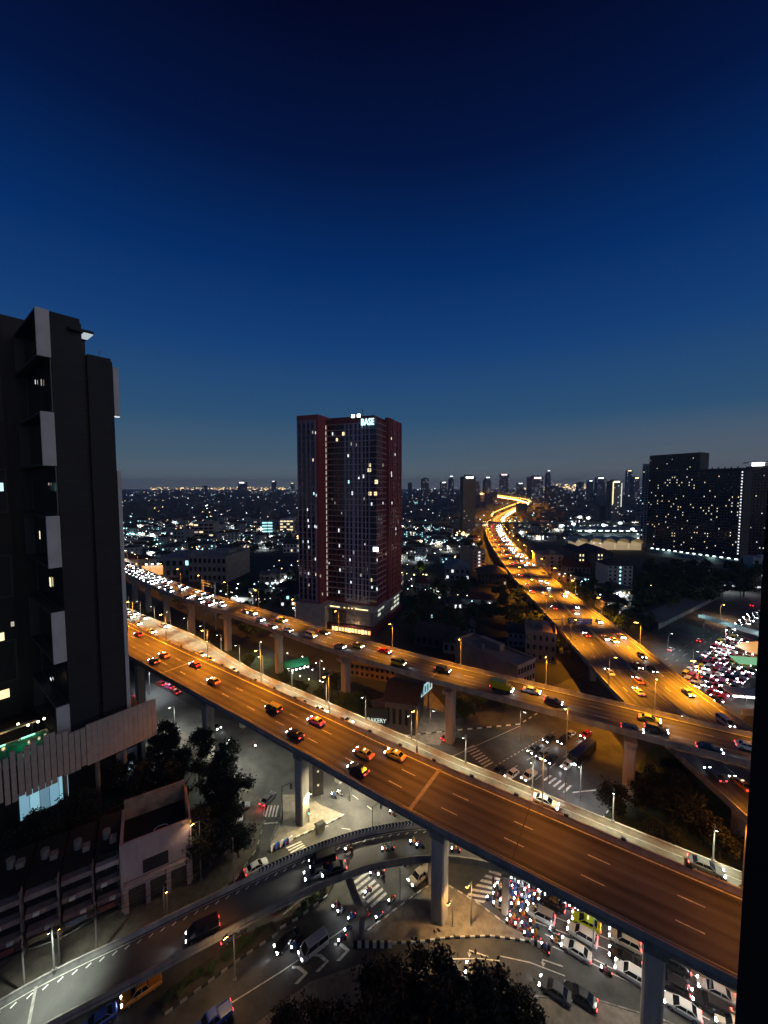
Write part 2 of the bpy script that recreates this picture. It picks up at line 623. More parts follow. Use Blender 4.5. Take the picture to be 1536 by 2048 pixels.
kerb([(728, 1891), (840, 1885), (900, 1877), (980, 1874), (1040, 1882), (1086, 1889)], isl)
kerb([(735, 1863), (809, 1807), (850, 1777), (880, 1763)], isl, 0.9, 0.28, cols=(M_WHITE, M_PAVE))
kerb([(880, 1763), (925, 1789), (960, 1811), (1010, 1849)], isl, 0.9, 0.26, cols=(M_WHITE, M_CONC))
med = island('planted_median', [(560, 1858), (566, 1832), (640, 1775), (672, 1762), (656, 1792), (596, 1838)], 0.22, M_SOIL)
kerb([(566, 1832), (640, 1775), (672, 1762)], med, 1.0, 0.34, cols=(M_CONC, M_CONCD))
kerb([(560, 1858), (596, 1838), (656, 1792)], med, 1.0, 0.34, cols=(M_WHITE, M_BLACK))
med2 = island('planted_median', [(300, 2010), (470, 1880), (545, 1843), (556, 1868), (480, 1920), (330, 2030)], 0.22, M_SOIL)
kerb([(556, 1868), (480, 1920), (330, 2030)], med2, 1.0, 0.34, cols=(M_CONC, M_BLACK))
left_pav = island('pavement', [(256, 1400), (310, 1420), (400, 1490), (480, 1560), (520, 1598), (530, 1640), (512, 1700), (470, 1760), (400, 1808), (250, 1895), (0, 2020), (-90, 1960), (180, 1850), (300, 1790), (400, 1745), (470, 1690), (490, 1640), (460, 1590), (380, 1510), (300, 1460), (240, 1430)], 0.13, mat('worn pavement', (0.115, 0.1, 0.082), .9, 0, .45, .6, bump=.5))
kerb([(520, 1599), (530, 1641), (512, 1701), (470, 1761), (400, 1809), (250, 1896), (60, 1991)], left_pav, 1.2, 0.2, cols=(M_CONC, M_BLACK))
gr = island('grass_verge', [(1240, 1590), (1300, 1500), (1420, 1470), (1600, 1600), (1560, 1800), (1400, 1800), (1330, 1760), (1230, 1690), (1195, 1650)], 0.15, M_GRASS)
kerb([(1240, 1591), (1195, 1651), (1230, 1691)], gr, 1.2, 0.22, cols=(M_WHITE, M_BLACK))
gr2 = island('grass_verge', [(250, 1215), (420, 1270), (560, 1325), (700, 1400), (770, 1475), (720, 1470), (600, 1420), (440, 1330), (250, 1235)], 0.12, M_GRASS)
sheet('forecourt', [(740, 1400), (860, 1380), (905, 1430), (880, 1490), (770, 1480)], 0.010, M_CONCD)
kerb([(770, 1478), (830, 1470), (905, 1462), (1040, 1449), (1110, 1405)], left_pav, 1.6, 0.3, cols=(M_WHITE, M_BLACK))
pv = island('pavement', [(1060, 1995), (1200, 2005), (1330, 2045), (1560, 2150), (1500, 2500), (300, 2500), (420, 2120), (620, 1965), (720, 1930), (860, 1935)], 0.14, M_PAVE)
kerb([(860, 1934), (1060, 1994), (1200, 2004), (1330, 2044), (1480, 2110)], pv, 1.2, 0.24, cols=(M_CONC, M_CONCD))
def quadmark(px, parent, z=0.012, m=None, name='stripe'):
    mb = MB()
    pts = [G(*p) for p in px]
    mb.face([(p.x, p.y, z) for p in pts])
    return mb.build(name, m or M_LINE, parent)
def crosswalk(c, n, fill=0.5, m=None):
    """c: four photo corners a-b (start edge) and d-c (end edge); n stripes between them"""
    root = put('zebra_crossing', None)
    root['kind'] = 'structure'
    a, b, cc, d = [Vector(p) for p in c]
    for i in range(n):
        t0, t1 = i / n, (i + fill) / n
        quadmark([a.lerp(b, t0), a.lerp(b, t1), d.lerp(cc, t1), d.lerp(cc, t0)], root, m=m)
    return root
crosswalk([(523, 1610), (561, 1611), (556, 1634), (516, 1634)], 6)
crosswalk([(572, 1695), (588, 1714), (614, 1697), (602, 1682)], 4)
crosswalk([(735, 1742), (778, 1792), (748, 1820), (700, 1768)], 6)
crosswalk([(925, 1800), (985, 1735), (1012, 1744), (968, 1806)], 7)
crosswalk([(928, 1498), (972, 1538), (990, 1528), (948, 1490)], 8, 0.4)
crosswalk([(1085, 1560), (1135, 1590), (1150, 1575), (1100, 1550)], 5, 0.4)
def mark_line(px, W=0.16, z=0.013, dash=None, m=None):
    P = [G(*p) for p in px]
    root = put('road_marking', None)
    root['kind'] = 'structure'
    for a, b in zip(P, P[1:]):
        d = b - a
        L = d.length
        if dash is None:
            segs = [(0, L)]
        else:
            segs = []
            t = 0
            while t < L:
                segs.append((t, min(L, t + dash[0])))
                t += dash[0] + dash[1]
        u = d.normalized()
        n = Vector((-u.y, u.x, 0)) * (W / 2)
        for s0, s1 in segs:
            q0, q1 = a + u * s0, a + u * s1
            mb = MB()
            mb.face([(q0 - n) + Vector((0, 0, z)), (q1 - n) + Vector((0, 0, z)), (q1 + n) + Vector((0, 0, z)), (q0 + n) + Vector((0, 0, z))])
            mb.build('painted_line', m or M_LINE, root)
for l in ([(1012, 1792), (1120, 1838), (1330, 1925), (1520, 2010)], [(1060, 1840), (1180, 1885), (1330, 1950), (1480, 2030)], [(1090, 1868), (1250, 1950), (1420, 2040)],
          [(1105, 1893), (1180, 1925), (1330, 2000)]):
    mark_line(l)
mark_line([(1000, 1912), (1060, 1925), (1130, 1952)])
mark_line([(905, 1918), (960, 1917), (1000, 1922)])
mark_line([(987, 1808), (1016, 1790)], 0.4)
mark_line([(518, 1648), (556, 1645)], 0.35)
mark_line([(740, 1858), (815, 1800), (852, 1775)])
mark_line([(400, 2045), (560, 1945), (700, 1850)])
mark_line([(990, 1532), (1050, 1497), (1110, 1462)], 0.2, dash=(0.8, 0.8))
mark_line([(1020, 1540), (1140, 1470)], 0.14, dash=(3, 4))
mark_line([(1070, 1560), (1170, 1480)], 0.14, dash=(3, 4))
mark_line([(880, 1524), (1040, 1452)], 0.16)
mark_line([(1200, 1400), (1330, 1320), (1460, 1235)], 0.16, dash=(3, 5))
mark_line([(1230, 1405), (1370, 1310), (1480, 1240)], 0.16, dash=(3, 5))
mark_line([(1145, 1585), (1192, 1580)], 0.3)
mark_line([(640, 1650), (760, 1668)], 0.12, dash=(2, 3))
mark_line([(705, 1590), (745, 1620)], 0.14, dash=(2, 3))
for ax, ay in ((960, 1908), (1108, 1927), (1112, 1974)):          # turn arrows
    root = put('arrow_marking', None)
    root['kind'] = 'structure'
    p = G(ax, ay)
    for poly in ([(-1.6, -.1), (1.3, -.1), (1.3, .1), (-1.6, .1)], [(-1.6, -.1), (-1.6, .1), (-1.75, .1), (-1.75, -.45), (-1.55, -.45)], [(-2.0, -.4), (-1.3, -.4), (-1.65, -1.0)]):
        mb = MB()
        q = [(p.x + x * .95 + y * .3, p.y - x * .3 + y * .95, 0.013) for x, y in poly]
        mb.face(q)
        mb.build('arrow_shape', M_LINE, root)
for c in ([(590, 1915), (680, 1878), (700, 1892), (640, 1918)], ):
    root = put('hatched_marking', None)
    root['kind'] = 'structure'
    for dx, dy in ((0, 0), (-42, 22), (-84, 46)):
        for pts in ([(668 + dx, 1886 + dy), (684 + dx, 1886 + dy), (700 + dx, 1900 + dy), (692 + dx, 1902 + dy), (678 + dx, 1891 + dy), (668 + dx, 1891 + dy)], [(692 + dx, 1902 + dy), (700 + dx, 1900 + dy), (680 + dx, 1922 + dy), (672 + dx, 1922 + dy)]):
            quadmark(pts, root)
hz = MB()
hz.tube([(-13.5, 49.2, 0.012), (-13.5, 49.2, 0.03)], 0.45, 14)
tag(hz.build('manhole_cover', M_DARKST), 'round dark manhole cover in the asphalt at the lower left', 'manhole')

# ------------------------------------------------------------------ viaducts
V1 = Path([(-150, 180, 19), (-130, 166, 19), (-87.3, 135.8, 19), (-50.4, 109.8, 19), (-22.2, 90.1, 19), (5.9, 70.2, 19), (16.3, 63.4, 19), (25.6, 57.4, 19), (37.9, 49.5, 19), (46.1, 44.3, 19), (62, 34, 19), (85, 19.5, 19)], 3.0, 6.4)
V2 = Path([(-190, 232, 16, 7), (-130, 181, 16, 7), (-79.5, 146.2, 16, 6.0), (-44.2, 118.4, 16, 3.4), (-16.0, 98.8, 16, 3.1), (11.8, 78.8, 16, 3.2), (22.1, 72.2, 16, 3.2), (31.3, 66, 16, 3.2), (43.4, 58.2, 16, 3.2), (51.6, 53, 16, 3.2), (67.5, 42.7, 16, 3.2), (90, 28.5, 16, 3.2)], 3.0)
V3 = Path([(-300, 390, 19), (-215, 302, 19), (-159.7, 250.6, 19), (-112.6, 209.5, 19), (-65.9, 174.1, 19), (-39.1, 154.3, 19), (-12.9, 134.6, 19), (17.3, 115, 19), (33.9, 105.2, 19), (48.4, 97, 19), (59.6, 90.6, 19), (69, 85.2, 19), (79, 79.6, 19), (97, 70, 19), (130, 54, 19)], 3.5, 6.0)
V4 = Path([(84.5, 25, 10), (84.5, 72, 10), (85.2, 106, 10), (88.5, 138, 10), (93.5, 173, 10), (99.5, 225, 10), (106.5, 275, 10), (117, 340, 10), (133, 430, 10), (153, 525, 10), (178, 625, 10), (220, 740, 10)], 6.0, 13.2)
V4F = Path([(220, 740, 10)] + [tuple(gp(a, b, z)) for a, b, z in ((1000, 1036, 11), (1026, 1021, 13), (1046, 1011.5, 15), (1050, 1006, 17), (1034, 1001, 19), (1004, 996, 21), (976, 991.5, 23), (957, 988, 24))], 30.0, 14)
V5 = Path([(-74, 28, 3.4), (-66, 35, 3.6), (-56, 42.5, 3.8), (-47.3, 48.9, 4.2), (-37.3, 54.2, 4.6), (-31, 57.5, 5), (-24.3, 60.9, 5.4), (-18.6, 63.6, 5.8), (-12.3, 66.3, 6.3), (-4.5, 68.6, 7), (3, 69.4, 7.8), (8, 69.3, 8.4), (14, 68.4, 9), (20, 66.6, 9.5), (28, 63.3, 10), (36, 59.3, 10.3), (46, 53.3, 10.6), (60, 45, 10.8)], 1.5, 3.1)
def viaduct(name, label, path, depth=2.0, inner=0.55, surf=True, par=(1, -1), panel=24.0, m=None, pm=None, sm=None):
    t = thing(name, label, 'viaduct')
    m = m or M_CONC
    path.sweep([(-1, -.45, -.03), (-1, -.45, -.55), (-inner, -.3, -depth * .75), (-inner * .9, 0, -depth), (inner * .9, 0, -depth), (inner, .3, -depth * .75), (1, .45, -.55), (1, .45, -.03)]).build('deck', m, t)
    deck_surface(path, sm or M_DECKX, t)
    if par:
        parapets(path, t, par, panel=panel, mname=pm)
    return t
t1 = viaduct('expressway_viaduct', 'wide three lane expressway lit orange crossing the foreground from left to lower right', V1, 2.2, m=M_CONCD)
edge_lines(V1, [(1, -.45), (-1, .45)], t1, .24)
dashes(V1, (2.0, -2.0), t1, 3.0, 8.0, 0.17)
t2 = viaduct('link_viaduct', 'narrow pale lit viaduct running just behind the near orange expressway', V2, 1.7, sm=mat('pale road concrete', (.2, .19, .165), .8, 0, .35, .5, bump=.2), pm=mat('pale parapet concrete', (0.42, 0.4, 0.33), .85, 0, .3, .6, bump=.3))
edge_lines(V2, [(1, -.4)], t2, .1)
dashes(V2, (0.6,), t2, 2.6, 5.0, 0.16)
t3 = viaduct('ramp_viaduct', 'tall viaduct on flared piers carrying oncoming traffic past the maroon tower', V3, 2.3)
edge_lines(V3, [(1, -.45), (-1, .45)], t3, .24)
dashes(V3, (2.0, -2.0), t3, 3.0, 8.0, 0.17, far=180)
t4 = viaduct('expressway_viaduct', 'twin carriageway expressway running from the lower right into the far city', V4, 2.0, 0.8, panel=36, sm=M_DECKY)
edge_lines(V4, [(1, -.6), (-1, .6), (0, .9), (0, -.9)], t4, 0.2)
dashes(V4, (4.9, 8.7, -4.9, -8.7), t4, 3.0, 9.0, 0.18, far=200)
parts = V4.sweep([(0, -.35, 0.0), (0, .35, 0.0), (0, .12, 1.0), (0, -.12, 1.0)])
parts.build('median_barrier', M_CONC, t4)
t4f = viaduct('expressway_viaduct', 'distant glowing stretch of expressway winding towards the skyline', V4F, 2.0, 0.8, panel=200, sm=M_DECKY)
t5 = viaduct('curved_flyover', 'low curved concrete flyover with chevron striped parapet at bottom left', V5, 1.3, 0.6, par=(), m=M_CONCD, sm=M_DECK)
parapets(V5, t5, (-1,), 0.75, 0.35, 6.0, M_CONCD)
parapets(V5, t5, (1,), 0.8, 0.35, 6.0, M_CONC)
edge_lines(V5, [(1, -.35), (-1, .35)], t5, 0.12)
dashes(V5, (0.0,), t5, 40.0, 0.0, 0.1, d0=0, d1=30) if False else None
# chevron boards on the flyover's outer parapet: slanted white bars on black
cb = MB()
bar = MB()
for q in ([(-.22, 0, 0), (0.0, 0, .4), (0.2, 0, .4), (-.02, 0, 0)], [(0.0, 0, .4), (-.22, 0, .8), (-.02, 0, .8), (.2, 0, .4)]):
    bar.face(q)
bar_me = bar.mesh('chevron', M_WHITE)
d_a, _ = V5.near(*G(520, 1735, 6)[:2])
d_b, _ = V5.near(8.3, 69)
n_ch = int((d_b - d_a) / 0.62)
bd = MB()
for i in range(n_ch):
    d = d_a + i * 0.62
    p, t, n, w = V5.at(d)
    q = p + n * (w - 0.03) + Vector((0, 0, 0.85))
    a = t * 0.31
    bd.face([q - a, q + a, q + a + Vector((0, 0, .82)), q - a + Vector((0, 0, .82))])
    bd.face([q + a + n * .06, q - a + n * .06, q - a + n * .06 + Vector((0, 0, .82)), q + a + n * .06 + Vector((0, 0, .82))])
    o = put('chevron', bar_me, t5, q - n * 0.012 + Vector((0, 0, .01)), math.atan2(t.y, t.x))
bd.build('chevron_board', M_BLACK, t5)
# left part of that parapet carries diagonal white blocks on the kerb
hm = MB().box(-.35, .35, -.09, .09, 0, .02).mesh('kerb_stripe', M_WHITE)
d = 12.0
while d < d_b:
    p, t, n, w = V5.at(d)
    put('kerb_stripe', hm, t5, p + n * (w - .9) + Vector((0, 0, .01)), math.atan2(t.y, t.x) + 0.6)
    d += 1.6
# expansion joints
def joint(path, d, parent, W=0.5, m=None):
    p, t, n, w = path.at(d)
    a, b = t * (W / 2), n * (w - .02)
    z = Vector((0, 0, .02))
    mb = MB()
    mb.face([p - a - b + z, p + a - b + z, p + a + b + z, p - a + b + z])
    mb.build('expansion_joint', m or mat('joint concrete', (0.33, 0.31, 0.28), .8, 0, .3, 1.5), parent)
joint(V1, V1.near(7.5, 69)[0], t1, 0.7)
joint(V1, V1.near(-64, 119)[0], t1, 0.5)
joint(V5, V5.near(-47.8, 48.5)[0], t5, 0.35)
for d in range(60, 440, 36):
    joint(V3, d, t3, 0.3)
    joint(V1, min(V1.len - 5, d + 6), t1, 0.18, M_DARKST) if d < 300 else None
for d in range(30, 520, 40):
    joint(V4, d, t4, 0.3)
# piers
def pier(path, d, off, parent, hx=1.15, hy=1.15, cap=0.0, caph=2.4, depth=2.0, beam=None, m=None):
    p, t, n, w = path.at(d)
    h = p.z - depth
    rz = math.atan2(n.y, n.x)
    mb = pier_mesh(hx, hy, h - (1.5 if beam else 0) - 0.01, cap, caph)
    o = mb.build('pier', m or M_PIER, parent)
    o.location = (p.x + n.x * off, p.y + n.y * off, 0)
    o.rotation_euler = (0, 0, rz)
    if beam:
        b = MB().box(beam[0], beam[1], -hy * 1.05, hy * 1.05, h - 1.5, h - 0.01)
        c = b.build('crossbeam', m or M_CONCD, parent)
        c.location = (p.x, p.y, 0)
        c.rotation_euler = (0, 0, rz)
for px, py, off in ((293, 1412, -3.5), (421, 1512, -3.5), (597, 1650, -3.4), (873, 1848, -3.4), (1299, 2075, -2.6)):
    g = G(px, py)
    d, i = V1.near(g.x, g.y)
    pier(V1, d, off, t1, 1.2, 1.2, depth=2.2, beam=(-4.8, 4.6))
for px, py in ((1258, 1652), (880, 1512), (690, 1405), (556, 1346), (457, 1300), (388, 1267), (337, 1243), (297, 1223), (262, 1208)):
    g = G(px, py)
    d, i = V3.near(g.x, g.y)
    pier(V3, d, -2.2, t3, 1.35, 1.2, 3.6, 2.6, 2.3)
d = 20.0
while d < 480:
    for off in (-8.5, 8.5):
        pier(V4, d, off, t4, 1.1, 1.1, 2.6, 1.8, 2.0)
    d += 34
d = 25.0
while d < V2.len - 40:
    if V2.at(d)[0].x < 30:
        pier(V2, d, 0, t2, 1.0, 1.0, 2.4, 1.8, 1.7)
    d += 40
g = G(479, 1896)
pier(V5, V5.near(g.x, g.y)[0], 0.2, t5, 0.55, 0.45, 1.5, 1.0, 1.3)
g = G(1008, 1852)
pier(V5, V5.near(g.x, g.y)[0], -1.4, t5, 0.7, 0.6, 2.0, 2.4, 1.3)
for px, py in ((300, 2010), (180, 2048), (860, 1745)):
    g = G(px, py)
    pier(V5, V5.near(g.x, g.y)[0], 0.4, t5, 0.5, 0.45, 1.4, 0.9, 1.3)
# straddle bent of the flyover: a column out in the road and a beam back under the deck
c0 = G(724, 1884)
d, i = V5.near(-7.5, 68)
p, t, n, w = V5.at(d)
zb = p.z - 1.32
MB().tube([(c0.x, c0.y, 0.0), (c0.x, c0.y, zb - 1.0)], 0.5, 14).build('pier', M_CONCD, t5, True)
e = Vector((p.x, p.y, 0)) + n * 1.0
u = (e - Vector((c0.x, c0.y, 0)))
M = Matrix.Translation((c0.x, c0.y, 0)) @ Matrix.Rotation(math.atan2(u.y, u.x), 4, 'Z')
MB().box(-0.7, u.length, -0.5, 0.5, zb - 1.0, zb - 0.01, M).build('crossbeam', M_CONCD, t5)
bc = thing('column_guard', 'black and white striped guard block round the foot of the flyover column', 'guard', (c0.x, c0.y, 0))
for k in range(10):
    MB().box(-1.3 + k * .62, -1.3 + k * .62 + .6, -.9, -.55, 0, 1.0).build('guard_stripe', M_WHITE if k % 2 else M_BLACK, bc)
MB().box(-1.32, 2.0, -.5, 1.1, 0, .5).build('guard_core', M_CONCD, bc)
# small dark boxes bolted along the crown of the near expressway's far barrier
bx = MB().box(-.35, .35, -.2, .2, 0, .35).mesh('barrier_box', M_DARKST)
d = 60
while d < V1.len:
    p, t, n, w = V1.at(d)
    put('barrier_box', bx, t1, p + n * (w + .3) + Vector((0, 0, .955)), math.atan2(t.y, t.x))
    d += 8.2
# low steel rail on the near parapet
for k, h in ((-1, 1.25),):
    V1.sweep([(k, -.16, h - .05), (k, -.26, h - .05), (k, -.26, h + .05), (k, -.16, h + .05)]).build('handrail', M_STEEL, t1)
pm_ = MB().box(-.04, .04, -.04, .04, 0, .3).mesh('rail_post', M_STEEL)
d = 70
while d < V1.len:
    p, t, n, w = V1.at(d)
    put('rail_post', pm_, t1, p - n * (w + .21) + Vector((0, 0, .94)))
    d += 4

# ------------------------------------------------------------------ street lamps on the viaducts (lit)
k = 0
ORD = ['first', 'second', 'third', 'fourth', 'fifth', 'sixth', 'seventh', 'eighth', 'ninth', 'tenth', 'eleventh', 'twelfth', 'thirteenth', 'fourteenth', 'fifteenth', 'sixteenth', 'seventeenth', 'eighteenth', 'nineteenth', 'twentieth']
def ordinal(i):
    if i < 20:
        return ORD[i]
    return '%d%s' % (i + 1, {1: 'st', 2: 'nd', 3: 'rd'}.get((i + 1) % 10, 'th') if (i + 1) % 100 not in (11, 12, 13) else 'th')
lamp1 = [(.95, 15), (.95, 42), (.9, 69), (0.6, 96), (0.4, 122), (0.24, 147), (0.15, 172), (0.11, 198), (0.1, 224)]
for k, (s, d) in enumerate(lamp1):
    p, t, n, w = V1.at(d + 40)
    b = p + n * (w + .5) + Vector((0, 0, .96))
    street_lamp(b, 9.5, [(-n.x, -n.y)], (1.0, .30, .008), 28000 * s, 'slim orange lamp post on the near expressway barrier, %s from left' % ordinal(k), 'lamp posts of the near expressway', L_SOD, 1.6, 165)
for k in range(20):
    d = 42 + k * 13.5
    p, t, n, w = V2.at(d)
    b = p + n * (w + .2) + Vector((0, 0, .96))
    s = 1.0 if k < 14 else 0.75
    street_lamp(b, 6.0, [(-n.x, -n.y)], LEDC, 4700 * s, 'thin white lamp post on the pale viaduct parapet, %s from left' % ordinal(k), 'lamp posts of the pale viaduct', L_LED, 1.4, 108, .2)
for k in range(19):
    d = 50 + k * 25
    if d > V3.len - 20:
        break
    p, t, n, w = V3.at(d)
    b = p + n * (w + .2) + Vector((0, 0, .96))
    street_lamp(b, 8.5, [(-n.x, -n.y)], SODIUM, 13000, 'slender lamp post on the tall ramp parapet, %s from left' % ordinal(k), 'lamp posts of the tall ramp', L_SOD, 1.6, 122)
for k in range(17):
    d = 25 + k * 36
    p, t, n, w = V4.at(d)
    if 68 < p.y < 106:
        continue
    for j, s in ((0, 1), (1, -1)):
        b = p + n * (s * (w + .2)) + Vector((0, 0, .96))
        if s < 0 or k > 4:
            street_lamp(b, 9.0, [(-n.x * s, -n.y * s)], SODIUM, 56000, 'orange lamp post on the %s edge of the far expressway, %s from near end' % ('left' if s > 0 else 'right', ordinal(k)), 'lamp posts of the far expressway', L_SOD, 1.8, 128, 0.8)
    if k <= 4:
        b = p + n * (w + .2) + Vector((0, 0, .96))
        street_lamp(b, 9.0, [(-n.x, -n.y)], SODIUM, 34000, 'orange lamp post on the left edge of the far expressway, %s from near end' % ordinal(k), 'lamp posts of the far expressway', L_SOD, 1.8, 128, 0.4)
for k, dd in enumerate((8, 41)):
    p, t, n, w = V4.at(dd)
    street_lamp(p + n * (w + .2) + Vector((0, 0, .96)), 7.0, [(-n.x, -n.y)], SODIUM, 22000, 'lamp post on the far expressway below the ramp, %s from front' % ordinal(k), 'lamp posts of the far expressway', L_SOD, 1.8, 140, .4)
far_l = MB()
d = 10.0
while d < V4F.len - 60:
    p, t, n, w = V4F.at(d)
    sz = 0.5 + p.y * 0.0007
    for s in (1, -1):
        q = p + n * (s * (w + .2)) + Vector((0, 0, 10))
        far_l.box(q.x - sz, q.x + sz, q.y - sz, q.y + sz, q.z - sz * .5, q.z + sz * .5)
    d += 24 + p.y * 0.009
FARL = stuff(tag(far_l.build('distant_sodium_lamps', glow('distant sodium glow', (1.0, 0.5, 0.1), 9.0)), 'chain of tiny orange lamps along the distant winding expressway', 'street lamps'))
d = 30.0
while d < V4F.len - 60:
    p, t, n, w = V4F.at(d)
    g_ = 60 + p.y * .05
    spot('distant_lamp_light', p + Vector((0, 0, 14 + g_ * .12)), 2400 * g_, SODIUM, FARL, 165, .3, .5)
    d += g_
# ------------------------------------------------------------------ buildings
def frame(x, y, rz, z=0.0):
    return Matrix.Translation((x, y, z)) @ Matrix.Rotation(rz, 4, 'Z')
def ray_local(px, py, Minv, axis, val):
    """where a line of sight meets the local plane axis = val"""
    o = Minv @ Vector((0, 0, EYE))
    q = Minv @ (Vector((0, 0, EYE)) + (at_depth(px, py, 100.0) - Vector((0, 0, EYE))))
    d = q - o
    t = (val - o[axis]) / d[axis]
    return o + d * t
WMESH = {}
def window_mesh(w, h, m, key):
    k = (round(w, 2), round(h, 2), key)
    if k not in WMESH:
        mb = MB()
        b = min(0.09, w * .1)
        mb.box(-w / 2, w / 2, -.05, .05, 0, b)
        mb.box(-w / 2, w / 2, -.05, .05, h - b, h)
        mb.box(-w / 2, -w / 2 + b, -.05, .05, b, h - b)
        mb.box(w / 2 - b, w / 2, -.05, .05, b, h - b)
        mb.box(-w / 2 + b, w / 2 - b, -.01, .03, b, h - b, mi=1)
        WMESH[k] = mb.mesh('window', [M_DARKST, m])
    return WMESH[k]
WM = {'dark': M_GLASS, 'warm': W_WARM, 'yel': W_YEL, 'white': W_WHITE, 'cyan': W_CYAN, 'dim': W_DIM, 'hot': glow('bare bulb window', (0.85, 0.92, 1.0), 9.0)}
def win(parent, x, y, z, w, h, key, rz=0.0):
    return put('window', window_mesh(w, h, WM[key], key), parent, (x, y, z), rz)

# ---- maroon residential tower with the sign on its roof
MAR = mat('maroon cladding', (0.27, 0.052, 0.055), 0.6, 0, 0.25, 0.15, stretch=(1, 1, .12))
MARD = mat('dark maroon cladding', (0.17, 0.036, 0.042), 0.6, 0, 0.25, 0.15, stretch=(1, 1, .12))
MAUVE = mat('mauve render', (0.36, 0.28, 0.40), 0.7, 0, 0.2, 0.2)
BAND = mat('pale floor band', (0.55, 0.45, 0.47), 0.6, 0, 0.15, 0.3)
PODW = mat('podium stone', (0.58, 0.5, 0.42), 0.8, 0, 0.2, 0.4)
tw = thing('residential_tower', 'tall maroon tower with pale floor bands and a lit sign on its roof', 'tower', (-3.8, 200, 0), math.radians(-20.9))
TM = frame(-3.8, 200, math.radians(-20.9))
TI = TM.inverted()
MB().box(-30, 0, 0, 35, 13, 110).build('main_block', MARD, tw)
MB().box(-42, -29, -8, 20, 13.5, 112.5).build('corner_block', MAR, tw)
MB().box(-.8, 1.6, 14, 36, 13, 112.6).build('corner_block', MAR, tw)
# pale flank of the main block's front, proud of the recessed balconies
MB().box(-18, -3.6, -.5, -.01, 14, 108).build('wall_panel', MAUVE, tw)
MB().box(-41.6, -30.5, -8.3, -8.01, 14, 110).build('wall_panel', mat('dusky mauve render', (0.24, 0.15, 0.22), .7, 0, .2, .2), tw)
for k in range(4):
    MB().box(-32.2 + k * .02, -29.6, -8.32 - .02 * k, -8.02, 14, 112) if False else None
dk, gls = MB(), MB()
NF = 31
for i in range(NF):
    z = 15.5 + i * 3.0
    b = MB()
    b.box(-28.8, .25, -.95, -.505, z + 2.36, z + 2.6)
    b.box(.01, .35, -.5, 13.9, z + 2.36, z + 2.6)
    b.build('floor_band', BAND, tw)
    MB().box(-29.3, -28.85, -.9, -.2, z + .3, z + 2.3).build('slot_light', glow('slot light', (1.0, 0.9, 0.72), .6), tw)
    for x in (-27.3, -24.6, -21.8, -19.4):
        dk.box(x - .9, x + .9, -.06, -.012, z + .2, z + 2.2)
    for x in (-16.4, -14.2, -11.4, -9.2, -6.8, -4.9):
        dk.box(x - .5, x + .5, -.56, -.502, z - .4, z + 2.36)
    gls.box(-3.5, -.02, -.3, -.012, z - .35, z + 2.3)
    for x in (-40.3, -37.6, -34.8, -32.4):
        dk.box(x - .7, x + .7, -8.38, -8.302, z, z + 2.5)
    for y in (3.0, 6.5, 10.5):
        dk.box(.012, .06, y - .7, y + .7, z + .3, z + 2.0)
    for y in (17, 21, 25, 30):
        dk.box(1.612, 1.66, y - .5, y + .5, z + .4, z + 1.9)
stuff(dk.build('dark_windows', M_GLASS, tw))
stuff(gls.build('corner_glazing', mat('blue dusk glass', (0.05, 0.06, 0.09), .15, 0, .3, .2), tw))
for x in (-17.9, -12.8, -8.0, -3.7):
    MB().box(x - .12, x + .12, -.72, -.505, 14, 107.5).build('vertical_fin', MAUVE, tw)
for x in (-41.4, -39.0, -36.2, -33.6, -30.8):
    MB().box(x - .14, x + .14, -8.6, -8.31, 14, 110).build('vertical_fin', MAUVE, tw)
for y in (-7.4, -5.6, -3.2, -1.2):
    MB().box(-29.0 + .002, -28.9, y, y + .35, 14, 112).build('vertical_groove', MARD, tw)
for y in (16, 19.5, 27.5, 33):
    MB().box(1.61, 1.85, y, y + .4, 14, 112.6).build('vertical_fin', MARD, tw)
def zt(a, b):
    return 580 + a / 6.4, 820 + b / 6.4
for a, b, w, h, key in ((545, 305, .8, 1.8, 'white'), (685, 305, 1.7, 2.1, 'yel'), (600, 380, 1.2, 1.8, 'yel'), (785, 435, .7, 1.8, 'dim'), (745, 585, 1, 1.6, 'white'), (1022, 705, 1.2, 2, 'yel'), (1015, 770, 2.1, 1.9, 'yel'),
                        (940, 850, 1, 1.9, 'white'), (880, 870, 1, 1.2, 'white'), (752, 920, 1, 1.8, 'cyan'), (1105, 920, 1.9, 2.2, 'yel'), (797, 1065, 1, 2, 'white'), (1025, 1070, 1.8, 2, 'warm'), (1095, 1070, 1.8, 2, 'warm'), (950, 1135, .7, 1.5, 'dim'),
                        (1045, 1205, .9, 1.8, 'white'), (625, 1540, .9, 2, 'white'), (632, 1735, .7, 2, 'white'), (815, 1820, .6, 2, 'white'), (1097, 1785, 2.9, 2.4, 'hot'), (850, 445, .5, 1.5, 'dim'), (660, 1320, .6, 1.2, 'dim'), (575, 1190, .5, 1.2, 'dim'),
                        (960, 1720, .5, 1.2, 'white'), (1115, 1920, .5, 1.6, 'white'), (500, 1960, .5, 1, 'white'), (540, 1140, .5, 1, 'dim'), (680, 1870, .6, 1.4, 'dim')):
    q = ray_local(*zt(a, b), TI, 1, -.62)
    win(tw, q.x, -.62, q.z - h / 2, w, h, key)
for px, py, key in ((702, 1165, 'white'), (743, 1160, 'warm'), (744, 1174, 'white'), (754, 1178, 'white'), (678, 1184, 'white'), (680, 1140, 'white'), (722, 1150, 'dim'), (700, 1120, 'white')):
    q = ray_local(px, py, TI, 1, -.62)
    win(tw, q.x, -.62, q.z - .9, .9, 1.8, key)
